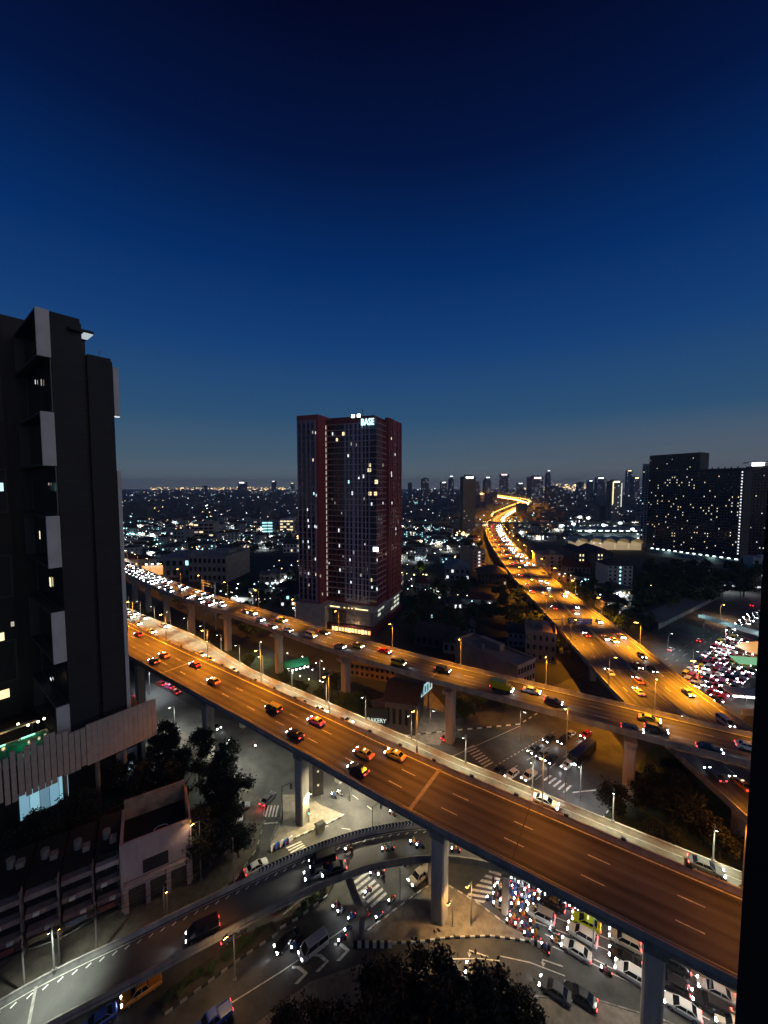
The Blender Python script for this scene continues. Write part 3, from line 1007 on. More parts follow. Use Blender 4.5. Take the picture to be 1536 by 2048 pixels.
for a, b, key in ((295, 640, 'yel'), (290, 285, 'dim'), (352, 290, 'white'), (305, 1070, 'cyan'), (370, 1090, 'white'), (223, 1275, 'white'), (232, 1415, 'white'), (240, 1490, 'white'), (320, 1490, 'white'), (378, 1500, 'white'), (165, 1685, 'white'), (232, 1685, 'white'), (240, 1755, 'white')):
    q = ray_local(*zt(a, b), TI, 1, -8.42)
    win(tw, min(-30.6, q.x), -8.42, q.z - .8, .8, 1.6, key)
for px, py, key in ((617, 1147, 'white'), (632, 1149, 'yel'), (641, 1152, 'dim'), (618, 1170, 'dim'), (645, 1188, 'dim'), (631, 1118, 'white')):
    q = ray_local(px, py, TI, 1, -8.42)
    win(tw, q.x, -8.42, q.z - .8, .8, 1.6, key)
for a, b, key, xp in ((1297, 365, 'yel', 1.7), (1297, 805, 'white', 1.7), (1300, 840, 'white', 1.7), (1190, 1195, 'white', .1), (1305, 1190, 'white', 1.7), (1312, 1730, 'dim', 1.7), (1355, 1520, 'white', 1.7), (1345, 570, 'white', 1.7), (1190, 705, 'dim', .1), (1355, 1585, 'dim', 1.7), (1230, 1840, 'dim', .1)):
    q = ray_local(*zt(a, b), TI, 0, xp)
    win(tw, xp, q.y, q.z - .8, 1.3, 1.6, key, math.pi / 2)
MB().box(-27.5, -2, 2, 30, 110.01, 112).build('roof_plant', MARD, tw)
MB().box(-30, .2, -.2, .6, 107.6, 110.6).build('roof_parapet', MARD, tw)
MB().tube([(-9, 3, 112), (-9, 3, 116)], .12, 6).build('mast', M_DARKST, tw)
for x in (-13.4, -10.2):
    fl = MB().box(x - .9, x + .9, .8, 1.6, 111.2, 112.9).build('floodlight', M_DARKST, tw)
    MB().box(x - .8, x + .8, .65, .79, 111.3, 112.8).build('floodlight_lens', W_HOT, fl)
def text_mesh(s, size, m, depth=0.15, sx=1.0):
    cu = bpy.data.curves.new('sign_text', 'FONT')
    cu.body = s
    cu.size = size
    cu.extrude = depth
    cu.offset = size * 0.012
    cu.align_x = 'CENTER'
    ob = bpy.data.objects.new('sign_text', cu)
    COL.objects.link(ob)
    bpy.context.view_layer.update()
    me = bpy.data.meshes.new_from_object(ob.evaluated_get(bpy.context.evaluated_depsgraph_get()))
    bpy.data.objects.remove(ob)
    me.materials.clear()
    me.materials.append(m)
    me.name = 'sign_letters'
    for v in me.vertices:
        v.co = Vector((v.co.x * sx, -v.co.z, v.co.y))
    me.update()
    return me
o = put('sign_letters', text_mesh('BASE', 4.6, glow('sign blue white', (0.42, 0.85, 1.0), 2.6, 'AUTO'), .2, .72), tw, (-4.6, -.95, 106.8))
o['label'] = 'pale blue lit letters reading BASE on the roof edge'
win(tw, -7.3, -1.0, 105.6, .5, .6, 'dim')
# podium
pod = thing('podium', 'stone clad podium with lit shopfront at the foot of the maroon tower', 'podium', (-3.8, 200, 0), math.radians(-20.9))
MB().box(-43, -25, -10, 22, 0, 13.4).build('stone_wing', PODW, pod)
for i in range(11):
    MB().box(-43.05, -24.95, -10.06, -10.005, 1.0 + i * 1.1, 1.96 + i * 1.1).build('stone_course', PODW, pod)
MB().box(-25, 1.5, -8, 37, 0, 4.2).build('base_storey', MARD, pod)
MB().box(-24.6, .5, -6.5, 36.5, 4.2, 12.2).build('car_park_storeys', M_CONCD, pod)
MB().box(-25, 2, -8.4, 37.2, 12.2, 12.9).build('terrace_slab', PODW, pod)
for i in range(8):
    for j in range(3):
        MB().box(-22.5 + i * 2.75, -20.0 + i * 2.75, -6.62, -6.51, 4.7 + j * 2.4, 6.8 + j * 2.4).build('glass_panel', mat('grey screen glass', (0.30, 0.32, 0.38), .35, 0, .5, .35) if i > 2 else mat('dim car park', (.1, .09, .08), .6, 0, .5, .5), pod)
for i in range(12):
    key = [W_WARM, L_AMB, W_WARM, glow('shop orange', (1.0, .42, .12), 2.2)][i % 4]
    MB().box(-22 + i * 1.85, -20.6 + i * 1.85, -8.06, -8.005, .6, 2.6).build('shop_window', key, pod)
MB().box(-22, .2, -9.2, -8.02, 3.0, 3.3).build('canopy', PODW, pod)
for i in range(7):
    for j in range(3):
        lit = (i > 4 and j > 0) or R.random() < .15
        MB().box(.51, .62, 0.5 + i * 5, 4.2 + i * 5, 5.0 + j * 2.5, 6.3 + j * 2.5).build('louvre_opening', glow('car park light', (0.9, .95, .75), .7) if lit else mat('dull louvre', (.35, .32, .27), .7, 0, .2, .5), pod)
for x0, x1 in ((-23, -17.5), (-15, -14.4), (-12.5, -12), (-10.5, -10), (-8.5, -1.5)):
    MB().box(x0, x1, -8.3, -8.05, 13.0, 13.4).build('terrace_light', glow('terrace gold', (1.0, .8, .35), 2.2), pod)
pointl('shop_glow', (-10, -12, 3.6), 700, (1, .55, .22), pod)
pointl('terrace_glow', (-10, -6, 15), 120, (1, .8, .45), pod)

# ---- dark condominium at the left
DKW = mat('charcoal wall', (0.012, 0.014, 0.02), 0.7, 0, 0.3, 0.1)
BLKW = mat('black wall', (0.005, 0.005, 0.006), 0.6, 0, 0.3, 0.3)
FIN = mat('white frame panel', (0.62, 0.61, 0.60), 0.7, 0, 0.12, 0.3)
FINE = mat('grey frame edge', (0.045, 0.045, 0.045), 0.7, 0, 0.15, 0.3)
LX, LY, LR = -71.3, 85.5, math.atan2(.778, .628)
lt = thing('condominium_tower', 'dark high-rise at the left edge with staggered white window frames', 'tower', (LX, LY, 0), LR)
LM = frame(LX, LY, LR)
LI = LM.inverted()
MB().box(0, 5.5, 0, 26, 15, 111.6).build('front_wing', DKW, lt)
MB().box(5.5, 6.3, .9, 24, 15, 108).build('recessed_slot', BLKW, lt)
MB().box(6.3, 11.2, 0.0, 22, 15, 104.6).build('rear_wing', DKW, lt)
MB().box(-4.5, 10, 26.01, 38, 15, 117.5).build('core', BLKW, lt)
MB().box(-42, -4.51, 25.0, 40, 15, 116).build('side_wing', BLKW, lt)
MB().box(0.2, 5.3, .2, 26, 111.61, 112.6).build('roof_parapet', DKW, lt)
MB().box(3, 7.4, -1.6, 8, 109.4, 110.0).build('roof_canopy', DKW, lt)
MB().box(5.6, 7.3, -1.5, 3, 109.25, 109.39).build('canopy_soffit', glow('soffit light', (.8, .95, 1), .55), lt)
MB().box(6.5, 11.0, .2, 21, 104.61, 105.3).build('roof_parapet', BLKW, lt)
an = MB()
an.tube([(9.5, 3, 105.3), (9.5, 3, 107.6)], .06, 6)
an.tube([(9.5, 3, 106.5), (9.8, 2.4, 107.6)], .05, 6)
an.build('antenna', M_STEEL, lt)
for i in range(27):
    MB().box(5.52, 6.28, .55, .88, 18 + i * 3.25, 18.25 + i * 3.25).build('slot_ledge', DKW, lt)
for i in range(29):
    z = 18 + i * 3.25
    if z < 110:
        MB().box(.02, 5.48, -.035, -.005, z, z + .07).build('panel_joint', FINE, lt)
    if z < 104:
        MB().box(6.32, 11.18, -.035, -.005, z, z + .07).build('panel_joint', FINE, lt)
zz = [(102.8, 112.7), (79.7, 91.2), (57.4, 68.8), (36, 47.5), (17, 26)]
for i, (z0, z1) in enumerate(zz):
    pf = MB()                                     # projecting frame: four slabs round a deep window bay
    pf.box(-2.3, -.01, 0.02, .55, z0, z1)
    f = pf.build('window_frame', FIN, lt)
    e = MB()
    e.box(-2.28, -.01, .56, 25, z1 - .5, z1 - .02)
    e.box(-2.28, -.01, .56, 25, z0 + .02, z0 + .5)
    e.box(-2.28, -.01, 24.4, 25, z0 + .52, z1 - .52)
    e.build('frame_edge', FINE, f)
    MB().box(-.4, -.02, .6, 24.3, z0 + .52, z1 - .52).build('glazing', M_GLASS, f)
for i in range(len(zz) - 1):
    z0, z1 = zz[i + 1][1] + .2, zz[i][0] - .2
    f = MB().box(-.25, -.012, 0.3, 24.8, z0, z1).build('window_bay', M_GLASS, lt)
    e = MB()
    e.box(-.5, -.26, 24.2, 24.8, z0, z1)
    e.box(-.5, -.26, .3, 24.2, z0, z0 + .35)
    e.build('frame_edge', FINE, f)
for i, z0 in enumerate((26, 47.5, 68.8, 91.2)):
    z1 = z0 + 10.8
    e = MB()
    e.box(-40, -5, 24.6, 24.98, z0, z0 + .45)
    e.box(-40, -5, 24.6, 24.98, z1 - .45, z1)
    e.box(-5.4, -5, 24.6, 24.98, z0 + .46, z1 - .46)
    e.box(-24, -23.5, 24.6, 24.98, z0 + .46, z1 - .46)
    e.build('frame_edge', FINE, lt)
for z0, z1 in ((92, 103.4), (14.5, 79)):
    f = MB().box(11.22, 12.3 if z0 > 90 else 12.0, -.3, .5, z0, z1).build('side_fin', FIN, lt)
MB().box(11.25, 12.25, -.28, .48, 91.8, 91.98).build('fin_light', glow('fin light', (.9, .97, 1), .9), lt)
for px, py, key, ax, v, w, h in ((80, 1070, 'yel', 0, -.45, .8, 2.2), (104, 1050, 'white', 0, -.45, .8, .8), (101, 1164, 'yel', 0, -.45, 1.1, 2.4), (112, 1283, 'cyan', 0, -.45, .5, 1.4), (71, 764, 'white', 0, -.45, .5, 1.2), (83, 765, 'dim', 0, -.45, .6, 1.6),
                                 (102, 1358, 'white', 0, -.45, .9, .9), (3, 1275, 'yel', 1, 24.9, 1.2, 2.6), (25, 1248, 'dim', 1, 24.9, .8, 1.4), (2, 974, 'cyan', 1, 24.9, 1.0, 2.2), (116, 1247, 'white', 0, -.45, .4, 1.2), (9, 1388, 'warm', 1, 24.9, 2.0, 2.4), (98, 968, 'dim', 0, -.45, .7, .7)):
    q = ray_local(px, py, LI, ax, v)
    if ax == 0:
        win(lt, v, min(24, max(1, q.y)), q.z - h / 2, w * 1.8, h, key, math.pi / 2)
    else:
        win(lt, q.x, v - .05, q.z - h / 2, w, h, key)
# podium of the dark condominium
CLAD = mat('sand cladding board', (0.52, 0.43, 0.35), 0.75, 0, 0.15, 0.7)
pl = thing('podium', 'podium wrapped in sand coloured vertical boards below the dark condominium', 'podium', (LX, LY, 0), LR)
MB().box(-62, 16, -3.2, 40, 12.2, 17.0).build('core', BLKW, pl)
MB().box(-60, 14, 0, 38, 0, 12.2).build('lower_storeys', BLKW, pl)
x, i = -61.5, 0
while x < 15.8:
    solid = x > 1
    w = 1.0 if solid else (.9 if x > -10 else .78)
    top = 21.5 + (0 if solid else R.choice((-.4, .5, 1.2)) + (-.0))
    bot = 12.0 + (0 if solid else R.choice((0, -.6, .4)))
    MB().box(x, x + w, -3.75, -3.35, bot, top).build('cladding_board', CLAD, pl)
    x += 1.04
    i += 1
for z in (13.5, 17.5, 20.5):
    MB().box(-61.8, 15.7, -3.34, -3.22, z, z + .3).build('board_rail', M_DARKST, pl)
for x in (13.6, 9.5, 4, -2):
    MB().tube([(x, -2.6, 0), (x, -2.6, 12.2)], .45, 10).build('column', M_CONCD, pl, True)
q = ray_local(92, 1628, LI, 1, -.1)
for i in range(5):
    MB().box(q.x - 4.1 + i * 1.65, q.x - 2.55 + i * 1.65, -.16 - .01 * (i % 2), -.05, 4.5, 11.8).build('lobby_pane', glow('lobby light %d' % (i % 3), ((.30, .66, .85), (.36, .76, .9), (.24, .55, .72))[i % 3], (.5, .62, .36)[i % 3], 'AUTO'), pl)
spot('lobby_light', (11, -2, 6.5), 500, (.75, .85, 1), pl, 150)
MB().box(8.5, 13.0, -.3, -.05, 1, 9.5).build('lobby_glass', mat('lobby glass', (.3, .35, .42), .3, 0, .3, .5), pl)
pool = thing('swimming_pool', 'green lit swimming pool on the podium terrace of the dark condominium', 'pool', (LX, LY, 17.0), LR)
a = LI @ gp(0, 1490, 18); b_ = LI @ gp(97, 1495, 18); c_ = LI @ gp(0, 1540, 18)
x0, x1 = min(a.x, b_.x, c_.x) - 8, max(a.x, b_.x, c_.x)
MB().box(-19, -2.6, -.5, 9.5, 0.02, .75).build('pool_rim', PODW, pool)
MB().box(-18.5, -3, 0, 9, .755, .80).build('water', mat('pool water', (0.05, 0.42, 0.26), .12, 0, .25, .3), pool)
for x in (-16, -11, -6):
    MB().box(x - 1.2, x + 1.2, 8.6, 8.95, .81, .98).build('pool_light', glow('pool light', (.3, 1.0, .6), 2.0), pool)
for x in (-15, -7):
    pointl('pool_glow', (x, 5, 2.6), 45, (.25, 1.0, .55), pool, .8)
for k, (px, py) in enumerate(((36, 1447), (56, 1449), (76, 1442), (88, 1436), (110, 1412), (8, 1388))):
    g = gp(px, py, 20)
    t = thing('garden_light', 'small warm garden light on the dark condominium terrace, %s from the left' % ordinal(k), 'garden light', (g.x, g.y, 17.0))
    MB().tube([(0, 0, 0), (0, 0, 2.6)], .06, 6).build('stem', M_DARKST, t)
    MB().tube([(0, 0, 2.6), (0, 0, 2.75), (0, 0, 3.0), (0, 0, 3.1)], [.12, .25, .22, .05], 8).build('globe', glow('garden globe', (1, .82, .5), 9), t, True)
g = gp(45, 1462, 18)
MBt = thing('pergola', 'warm lit pale pergola beam beside the green pool', 'pergola', (LX, LY, 17.0), LR)
MB().box(-18, -4, 11.0, 12.0, 2.5, 2.9).build('beam', mat('warm timber', (.5, .38, .25), .7, 0, .2, 1), MBt)
for x in (-17, -11, -5):
    MB().box(x, x + .3, 11.3, 11.7, 0.01, 2.5).build('post', M_DARKST, MBt)
pointl('pergola_glow', (-10, 10.2, 2.2), 40, (1, .75, .4), MBt)

# ---- pink walled low building and the shophouse row by the flyover
PINK = mat('pinkish render', (0.46, 0.37, 0.36), 0.85, 0, 0.18, 0.5, stretch=(1, 1, .3))
PKR = math.atan2(.517, .856)
pb = thing('low_building', 'pinkish walled flat-roofed building beside the flyover', 'building', (-46.0, 64.6, 0), PKR)
MB().box(0, 10.6, .3, 9, 0, 10.2).build('walls', BLKW, pb)
fa = MB()
fa.box(0, 10.6, 0, .29, 5.2, 12.1)
fa.build('facade_panel', PINK, pb)
MB().box(-.35, -.01, -.3, 9, 0, 12.4).build('party_wall', PINK, pb)
MB().box(10.61, 10.9, -.3, 9, 0, 12.4).build('party_wall', PINK, pb)
MB().box(0, 10.6, -.12, .3, 12.11, 12.4).build('coping', PINK, pb)
MB().box(0, 10.6, 8.7, 9.0, 10.21, 14.2).build('rear_wall', mat('brown render', (.35, .23, .15), .9, 0, .5, .5, bump=.5), pb)
MB().box(10.3, 10.6, 3, 8.69, 10.21, 13.4).build('rear_wall', mat('brown render', (.35, .23, .15)), pb)
MB().box(0, 10.6, -.9, -.01, 4.4, 5.1).build('balcony_slab', PINK, pb)
MB().box(3.0, 7.0, -.16, -.01, 5.6, 8.0).build('sign_board', M_DARKST, pb)
for x in (0, 3.3, 6.6, 9.9):
    MB().box(x, x + .7, -.85, -.02, .02, 4.39).build('pillar', PINK, pb)
for x in (.75, 4.05, 7.35):
    MB().box(x, x + 2.5, .31 - .06, .31 - .02, .1, 3.6).build('shutter', mat('roller shutter', (.14, .11, .1), .6, .2, .3, 1), pb)
rg = MB()
rg.tube([(6 + 1.2 * math.cos(a * .35), 3 + .8 * math.sin(a * .35), 10.3) for a in range(15)], .1, 6)
rg.build('hose_coil', M_WHITE, pb)
for k in range(4):
    x1 = -0.4 - (0 if k == 0 else 3.8 + (k - 1) * 4.6)
    w = 3.6 if k == 0 else 4.4
    s = thing('shophouse', 'dark narrow shophouse with pale balcony bands, %s to the left of the pinkish building' % ordinal(k), 'shophouse', (-46.0, 64.6, 0), PKR, 'shophouses beside the flyover')
    MB().box(x1 - w, x1, 1.2 + .3 * (k > 0), 11, 0, 10.6 if k else 11).build('walls', BLKW, s)
    for j in range(3):
        MB().box(x1 - w + .15, x1 - .15, .2, 1.19 + .3 * (k > 0), 2.9 + j * 3.1, 3.75 + j * 3.1).build('balcony_front', PINK if k == 0 and j == 2 else mat('weathered render', (.26, .2, .19), .9, 0, .4, .6), s)
        for c in range(3):
            MB().box(x1 - w + .5 + c * 1.2, x1 - w + 1.3 + c * 1.2, 1.14 + .3 * (k > 0), 1.19 + .3 * (k > 0), 4.1 + j * 3.1 - 3.1, 5.6 + j * 3.1 - 3.1).build('window', M_GLASS, s)
    MB().box(x1 - .14, x1 + .0, .1, 1.4, 0, 11).build('party_wall', mat('weathered render', (.26, .2, .19)), s)
    hr = 10.6 if k else 11
    MB().tube([(x1 - w * .6, 5 + k * .7, hr + .01), (x1 - w * .6, 5 + k * .7, hr + 1.5)], .6, 10).build('water_tank', M_STEEL, s)
    MB().box(x1 - w * .3 - .5, x1 - w * .3 + .5, 3 + k, 4.2 + k, hr + .01, hr + .9).build('roof_unit', M_CONCD, s)
    MB().tube([(x1 - .4, .95, .3), (x1 - .4, .95, hr)], .06, 6).build('drain_pipe', M_STEEL, s)
    for j, zc in enumerate((4.05, 7.15)):
        MB().box(x1 - w * (.35 + .3 * j) - .4, x1 - w * (.35 + .3 * j) + .4, -.15, .19, zc - .9, zc - .35).build('air_conditioner', M_WHITE, s)
    MB().box(x1 - w + .6, x1 - .9, -.95, -.88, 2.75, 3.5).build('sign_board', mat('faded shop board %d' % (k % 3), ((.25, .06, .05), (.08, .12, .2), (.2, .17, .08))[k % 3], .7, 0, .3, 2), s)
    MB().box(x1 - w + .2, x1 - .2, -.9, 1.1, 2.55, 2.7).build('awning', mat('awning', (.12, .09, .08), .8, 0, .3, 1), s)

# ---- own building: the jamb at the right edge of the view
jm = MB()
jm.box(2.945, 3.6, 1.0, 3.0, 66, 80)
tag(jm.build('window_jamb', mat('jamb black', (0.004, 0.004, 0.005), .9, 0, 0)), 'black window jamb of the viewpoint at the right edge', 'window jamb')

# ---- big dark slab at the right
def slab_tower(name, label, x, y, rz, L, D, H, m, floors, cols, litn, lits, z0=0.0, cat='tower', band=None, zlo=6.0):
    t = thing(name, label, cat, (x, y, 0), rz)
    MB().box(0, L, 0, D, z0, H).build('walls', m, t)
    dk = MB()
    fh = (H - zlo - 2) / floors
    cw = L / cols
    for i in range(floors):
        z = zlo + i * fh
        if band:
            MB().box(-.1, L + .1, -.35, -.01, z + fh * .82, z + fh * .97).build('floor_band', band, t)
        for c in range(cols):
            dk.box(c * cw + cw * .18, (c + 1) * cw - cw * .18, -.06, -.012, z + fh * .12, z + fh * .74)
    stuff(dk.build('dark_windows', M_GLASS, t))
    seen = set()
    while len(seen) < litn:
        seen.add((R.randrange(floors), R.randrange(cols)))
    for i, c in seen:
        k = R.choice(lits)
        win(t, (c + .5) * cw, -.12, zlo + i * fh + fh * .15, cw * .36, fh * .42, k)
    return t
SLAB = mat('slab concrete', (0.05, 0.052, 0.058), .8, 0, .25, .1)
cA = Vector((310, 447)); cB = Vector((347, 372))
rz = math.atan2(cB.y - cA.y, cB.x - cA.x)
sl = slab_tower('slab_apartment_block', 'huge dark slab block dotted with lit windows at the right', cA.x, cA.y, rz, 80, 16, 93, SLAB, 28, 34, 105, ['yel', 'yel', 'warm', 'white', 'yel'], band=mat('slab ledge', (.1, .1, .105), .8, 0, .2, .3), zlo=9)
MB().box(-.4, 83.4, -.5, 16, 93.01, 94).build('roof_edge', mat('slab ledge', (.1, .1, .105)), sl)
for i in range(28):
    win(sl, 78.5, -.2, 10 + i * 2.93, 1.3, 1.6, 'white')
for i in range(14):
    MB().box(2 + i * 5.9, 4.2 + i * 5.9, -6.5, -5.6, 5.6, 6.3).build('canopy_light', glow('canopy light', (.75, 1, .95), 7), sl)
MB().box(-2, 84, -7, -.4, 6.4, 6.9).build('entrance_canopy', SLAB, sl)
MB().box(-2, 84, -6.6, -.4, 0, 4.5).build('podium_wall', mat('podium dull', (.2, .24, .25), .8, 0, .3, .3), sl)
spot('canopy_glow', (20, -9, 6), 900, (.7, 1, .95), sl, 160)
spot('canopy_glow', (60, -9, 6), 900, (.7, 1, .95), sl, 160)
for i in range(10):
    MB().box(25 + i * 5.3, 25.8 + i * 5.3, 4, 5, 94.0, 95.6).build('roof_vent', SLAB, sl)
slab_tower('tower_block', 'dark block with flat crown rising behind the big slab', 318, 470, rz, 52, 18, 113, SLAB, 34, 20, 46, ['white', 'dim', 'yel'], zlo=30)
n1 = slab_tower('tower_block', 'narrow pale edged tower at the left of the big slab', 320, 485, math.radians(-40), 13, 14, 104, mat('pale concrete', (.42, .45, .48), .8, 0, .2, .1), 32, 4, 6, ['white', 'yel', 'cyan'])
MB().box(10, 12, -.6, -.2, 102, 104).build('green_beacon', L_GRN, n1)
n2 = slab_tower('tower_block', 'dark red tower with white glowing crown at the far right', 378, 402, math.radians(-25), 16, 16, 97, mat('dull red render', (.12, .05, .055), .7, 0, .2, .2), 30, 6, 12, ['yel', 'white', 'dim'])
MB().box(-2, 18, -2, 18, 100.5, 101.5).build('crown_canopy', mat('pale concrete', (.42, .45, .48)), n2)
MB().box(2, 9, -.5, 8, 97.2, 100.4).build('crown_light', glow('crown light', (.85, .97, 1), 7), n2)
slab_tower('tower_block', 'plain beige tower cut by the right edge of the picture', 432, 420, math.radians(-30), 26, 18, 58, mat('beige render', (.3, .25, .2), .8, 0, .2, .1), 18, 7, 3, ['dim'])

# ---- generic mid-distance buildings placed by survey
def low_building(name, label, pl_, pr_, yb, yt, D, m, floors, cols, lit=0, lits=('yel',), roof='flat', rot=0.0, side=0, cat='building', wfrac=.5, roofm=None, group=None, litcols=None, litkey='yel', zroof=None):
    g0, g1 = G(pl_, yb), G(pr_, yb)
    Y = g0.y
    W = (g1.x - g0.x) / max(.4, math.cos(rot))
    H = max(2.5, at_depth((pl_ + pr_) / 2, yt, Y).z)
    t = thing(name, label, cat, (g0.x, g0.y, 0), rot, group)
    MB().box(0, W, 0, D, 0, H).build('walls', m, t)
    fh = H / floors
    cw = W / cols
    spots = [(i, c) for i in range(floors) for c in range(cols)]
    R.shuffle(spots)
    litset = set(spots[:lit])
    for i, c in sorted(spots):
        k = 'dark'
        if (i, c) in litset:
            k = R.choice(lits)
        if litcols and c in litcols:
            k = litkey
        win(t, (c + .5) * cw, -.06, i * fh + fh * .28, cw * wfrac, fh * .5, k)
    for i in range(floors):
        for c in range(side):
            win(t, W + .06, (c + .5) * D / side, i * fh + fh * .28, D / side * wfrac, fh * .5, 'dark' if R.random() > .12 else R.choice(lits), math.pi / 2)
    rm = roofm or mat('dark roof', (.06, .05, .05), .85, 0, .3, .5)
    if roof == 'flat':
        e = MB()
        e.box(-.25, W + .25, -.25, .2, H + .005, H + .9)
        e.box(-.25, W + .25, D - .2, D + .25, H + .005, H + .9)
        e.box(-.25, .2, .21, D - .21, H + .005, H + .9)
        e.box(W - .2, W + .25, .21, D - .21, H + .005, H + .9)
        e.build('roof_parapet', m, t)
        MB().box(W * .55, W * .8, D * .4, D * .75, H + .005, H + 2.6).build('stair_head', m, t)
        MB().tube([(W * .25, D * .6, H + .01), (W * .25, D * .6, H + 1.8)], .8, 10).build('water_tank', M_STEEL, t)
    else:
        rh = zroof or W * .18 + 1.2
        o_ = .8
        b = MB()
        if roof == 'gable':
            b.v += [(-o_, -o_, H + .01), (W + o_, -o_, H + .01), (W + o_, D + o_, H + .01), (-o_, D + o_, H + .01), (-o_, D / 2, H + rh), (W + o_, D / 2, H + rh)]
            b.f += [(0, 1, 5, 4), (2, 3, 4, 5), (0, 4, 3), (1, 2, 5), (0, 3, 2, 1)]
        elif roof == 'gablefront':
            b.v += [(-o_, -o_, H + .01), (W + o_, -o_, H + .01), (W + o_, D + o_, H + .01), (-o_, D + o_, H + .01), (W / 2, -o_, H + rh), (W / 2, D + o_, H + rh)]
            b.f += [(0, 1, 4), (1, 2, 5, 4), (2, 3, 5), (3, 0, 4, 5), (0, 3, 2, 1)]
        else:
            k = min(W, D) * .45
            b.v += [(-o_, -o_, H + .01), (W + o_, -o_, H + .01), (W + o_, D + o_, H + .01), (-o_, D + o_, H + .01), (k, D / 2, H + rh), (W - k, D / 2, H + rh)]
            b.f += [(0, 1, 5, 4), (1, 2, 5), (2, 3, 4, 5), (3, 0, 4), (0, 3, 2, 1)]
        b.m += [0] * len(b.f)
        b.build('roof', rm, t)
    return t
BEI = mat('beige wall', (.34, .29, .24), .85, 0, .25, .25)
GRY = mat('grey wall', (.24, .25, .26), .85, 0, .25, .25)
WHI = mat('off white wall', (.5, .48, .45), .85, 0, .2, .25)
PKW = mat('salmon wall', (.42, .28, .21), .85, 0, .25, .25)
DGY = mat('dark grey wall', (.1, .105, .11), .85, 0, .25, .25)
low_building('exhibition_hall', 'beige windowless hall with two lit windows beyond the tall ramp', 378, 457, 1163, 1113, 40, BEI, 3, 8, 0, rot=-.12, litcols=None)
low_building('warehouse', 'grey low warehouse with pale roof edge left of the beige hall', 318, 378, 1156, 1118, 40, GRY, 2, 5, 1, ('cyan',), rot=.1)
low_building('office_block', 'grey block with a glowing white side left of centre in the mid distance', 333, 368, 1092, 1064, 30, GRY, 4, 5, 3, ('white',), rot=.1)
low_building('office_block', 'pale five storey block with ribbon windows, farther left', 388, 425, 1082, 1047, 30, BEI, 5, 4, 5, ('dim', 'yel'), rot=.15, wfrac=.8)
low_building('office_block', 'teal lit office with bright horizontal window rows', 524, 545, 1066, 1043, 26, GRY, 4, 2, 8, ('cyan',), rot=.1, wfrac=.9)
low_building('office_block', 'cream lit office beside the teal one near the maroon tower', 560, 586, 1068, 1040, 26, WHI, 5, 4, 16, ('yel', 'warm'), rot=.1, wfrac=.85)
low_building('apartment_block', 'dim brown block just left of the maroon tower', 587, 602, 1064, 1036, 22, BEI, 5, 3, 3, ('yel',), rot=.1)
low_building('office_block', 'wide grey block with ribbon windows in the left distance', 480, 520, 1060, 1042, 30, GRY, 4, 6, 3, ('dim',), rot=.1, wfrac=.9)
low_building('house', 'white house with lit windows left of the maroon tower', 566, 600, 1106, 1088, 16, WHI, 2, 5, 3, ('yel', 'white'), roof='hip', rot=.1)
low_building('apartment_block', 'small grey apartment block behind the ramp left of the maroon tower', 520, 558, 1184, 1152, 14, BEI, 3, 4, 4, ('white', 'cyan'), rot=.2)
low_building('house', 'low grey house below the maroon tower on its left', 560, 600, 1215, 1190, 12, DGY, 2, 4, 4, ('white', 'cyan'), roof='hip', rot=.2)
low_building('apartment_block', 'pink apartment block with lit stair windows beside the far expressway', 946, 972, 1142, 1102, 26, PKW, 6, 3, 0, roof='flat', rot=.25, side=6, litcols=[1], litkey='white')
low_building('house', 'house with large blue grey triangular roof in the middle distance', 890, 938, 1160, 1136, 22, GRY, 2, 5, 3, ('yel', 'white'), roof='gablefront', rot=-.15, roofm=mat('blue grey roof', (.16, .18, .22), .7, 0, .2, .5))
low_building('house', 'wide dark roofed building in front of the pink apartment block', 955, 1010, 1170, 1146, 18, DGY, 2, 8, 1, ('dim',), roof='hip', rot=-.2)
low_building('house', 'white walled house with dark hip roof above the tall ramp', 886, 945, 1306, 1283, 12, WHI, 1, 5, 0, roof='hip', rot=-.25)
low_building('house', 'small white gabled house behind the dark hip roofed house', 930, 948, 1272, 1256, 10, WHI, 1, 2, 0, roof='gablefront', rot=-.2)
low_building('house', 'white walled house with dark roof beside the salmon school', 1016, 1052, 1292, 1264, 12, WHI, 2, 4, 0, roof='gable', rot=-.3)
low_building('school_building', 'upper salmon block of the school between the two viaducts', 1050, 1103, 1320, 1264, 14, PKW, 3, 5, 0, roof='flat', rot=-.35, wfrac=.35)
sb = low_building('school_building', 'long salmon school wing with arched galleries below the far expressway', 1034, 1082, 1400, 1335, 30, PKW, 3, 6, 0, roof='flat', rot=.62, side=9, wfrac=.6)
low_building('apartment_block', 'salmon six storey block right of the far expressway', 1080, 1124, 1160, 1112, 24, PKW, 6, 3, 2, ('white',), rot=-.1, side=5, litcols=None, wfrac=.25)
low_building('temple_hall', 'dark gabled hall with columns of yellow windows, left one of the pair', 1150, 1184, 1164, 1106, 30, DGY, 6, 6, 0, roof='gablefront', rot=-.08, litcols=[1, 2])
low_building('temple_hall', 'dark gabled hall with columns of yellow windows, right one of the pair', 1186, 1222, 1170, 1106, 30, DGY, 7, 6, 0, roof='gablefront', rot=-.08, litcols=[1, 2])
low_building('school_wing', 'long two storey wing with dark red roof in front of the gabled pair', 1132, 1198, 1166, 1134, 12, PKW, 3, 9, 0, roof='gable', rot=-.1, roofm=mat('red roof', (.14, .04, .035), .8, 0, .2, .5))
ap = low_building('apartment_block', 'white apartment slab with glowing green stairwell right of the far expressway', 1214, 1262, 1186, 1131, 18, WHI, 7, 5, 0, roof='hip', rot=-.06, litcols=[2], litkey='cyan', wfrac=.42)
g = G(1214, 1186)
MB().box(-3, 26, -6, -1, 3.0, 3.4).build('entrance_canopy', WHI, ap)
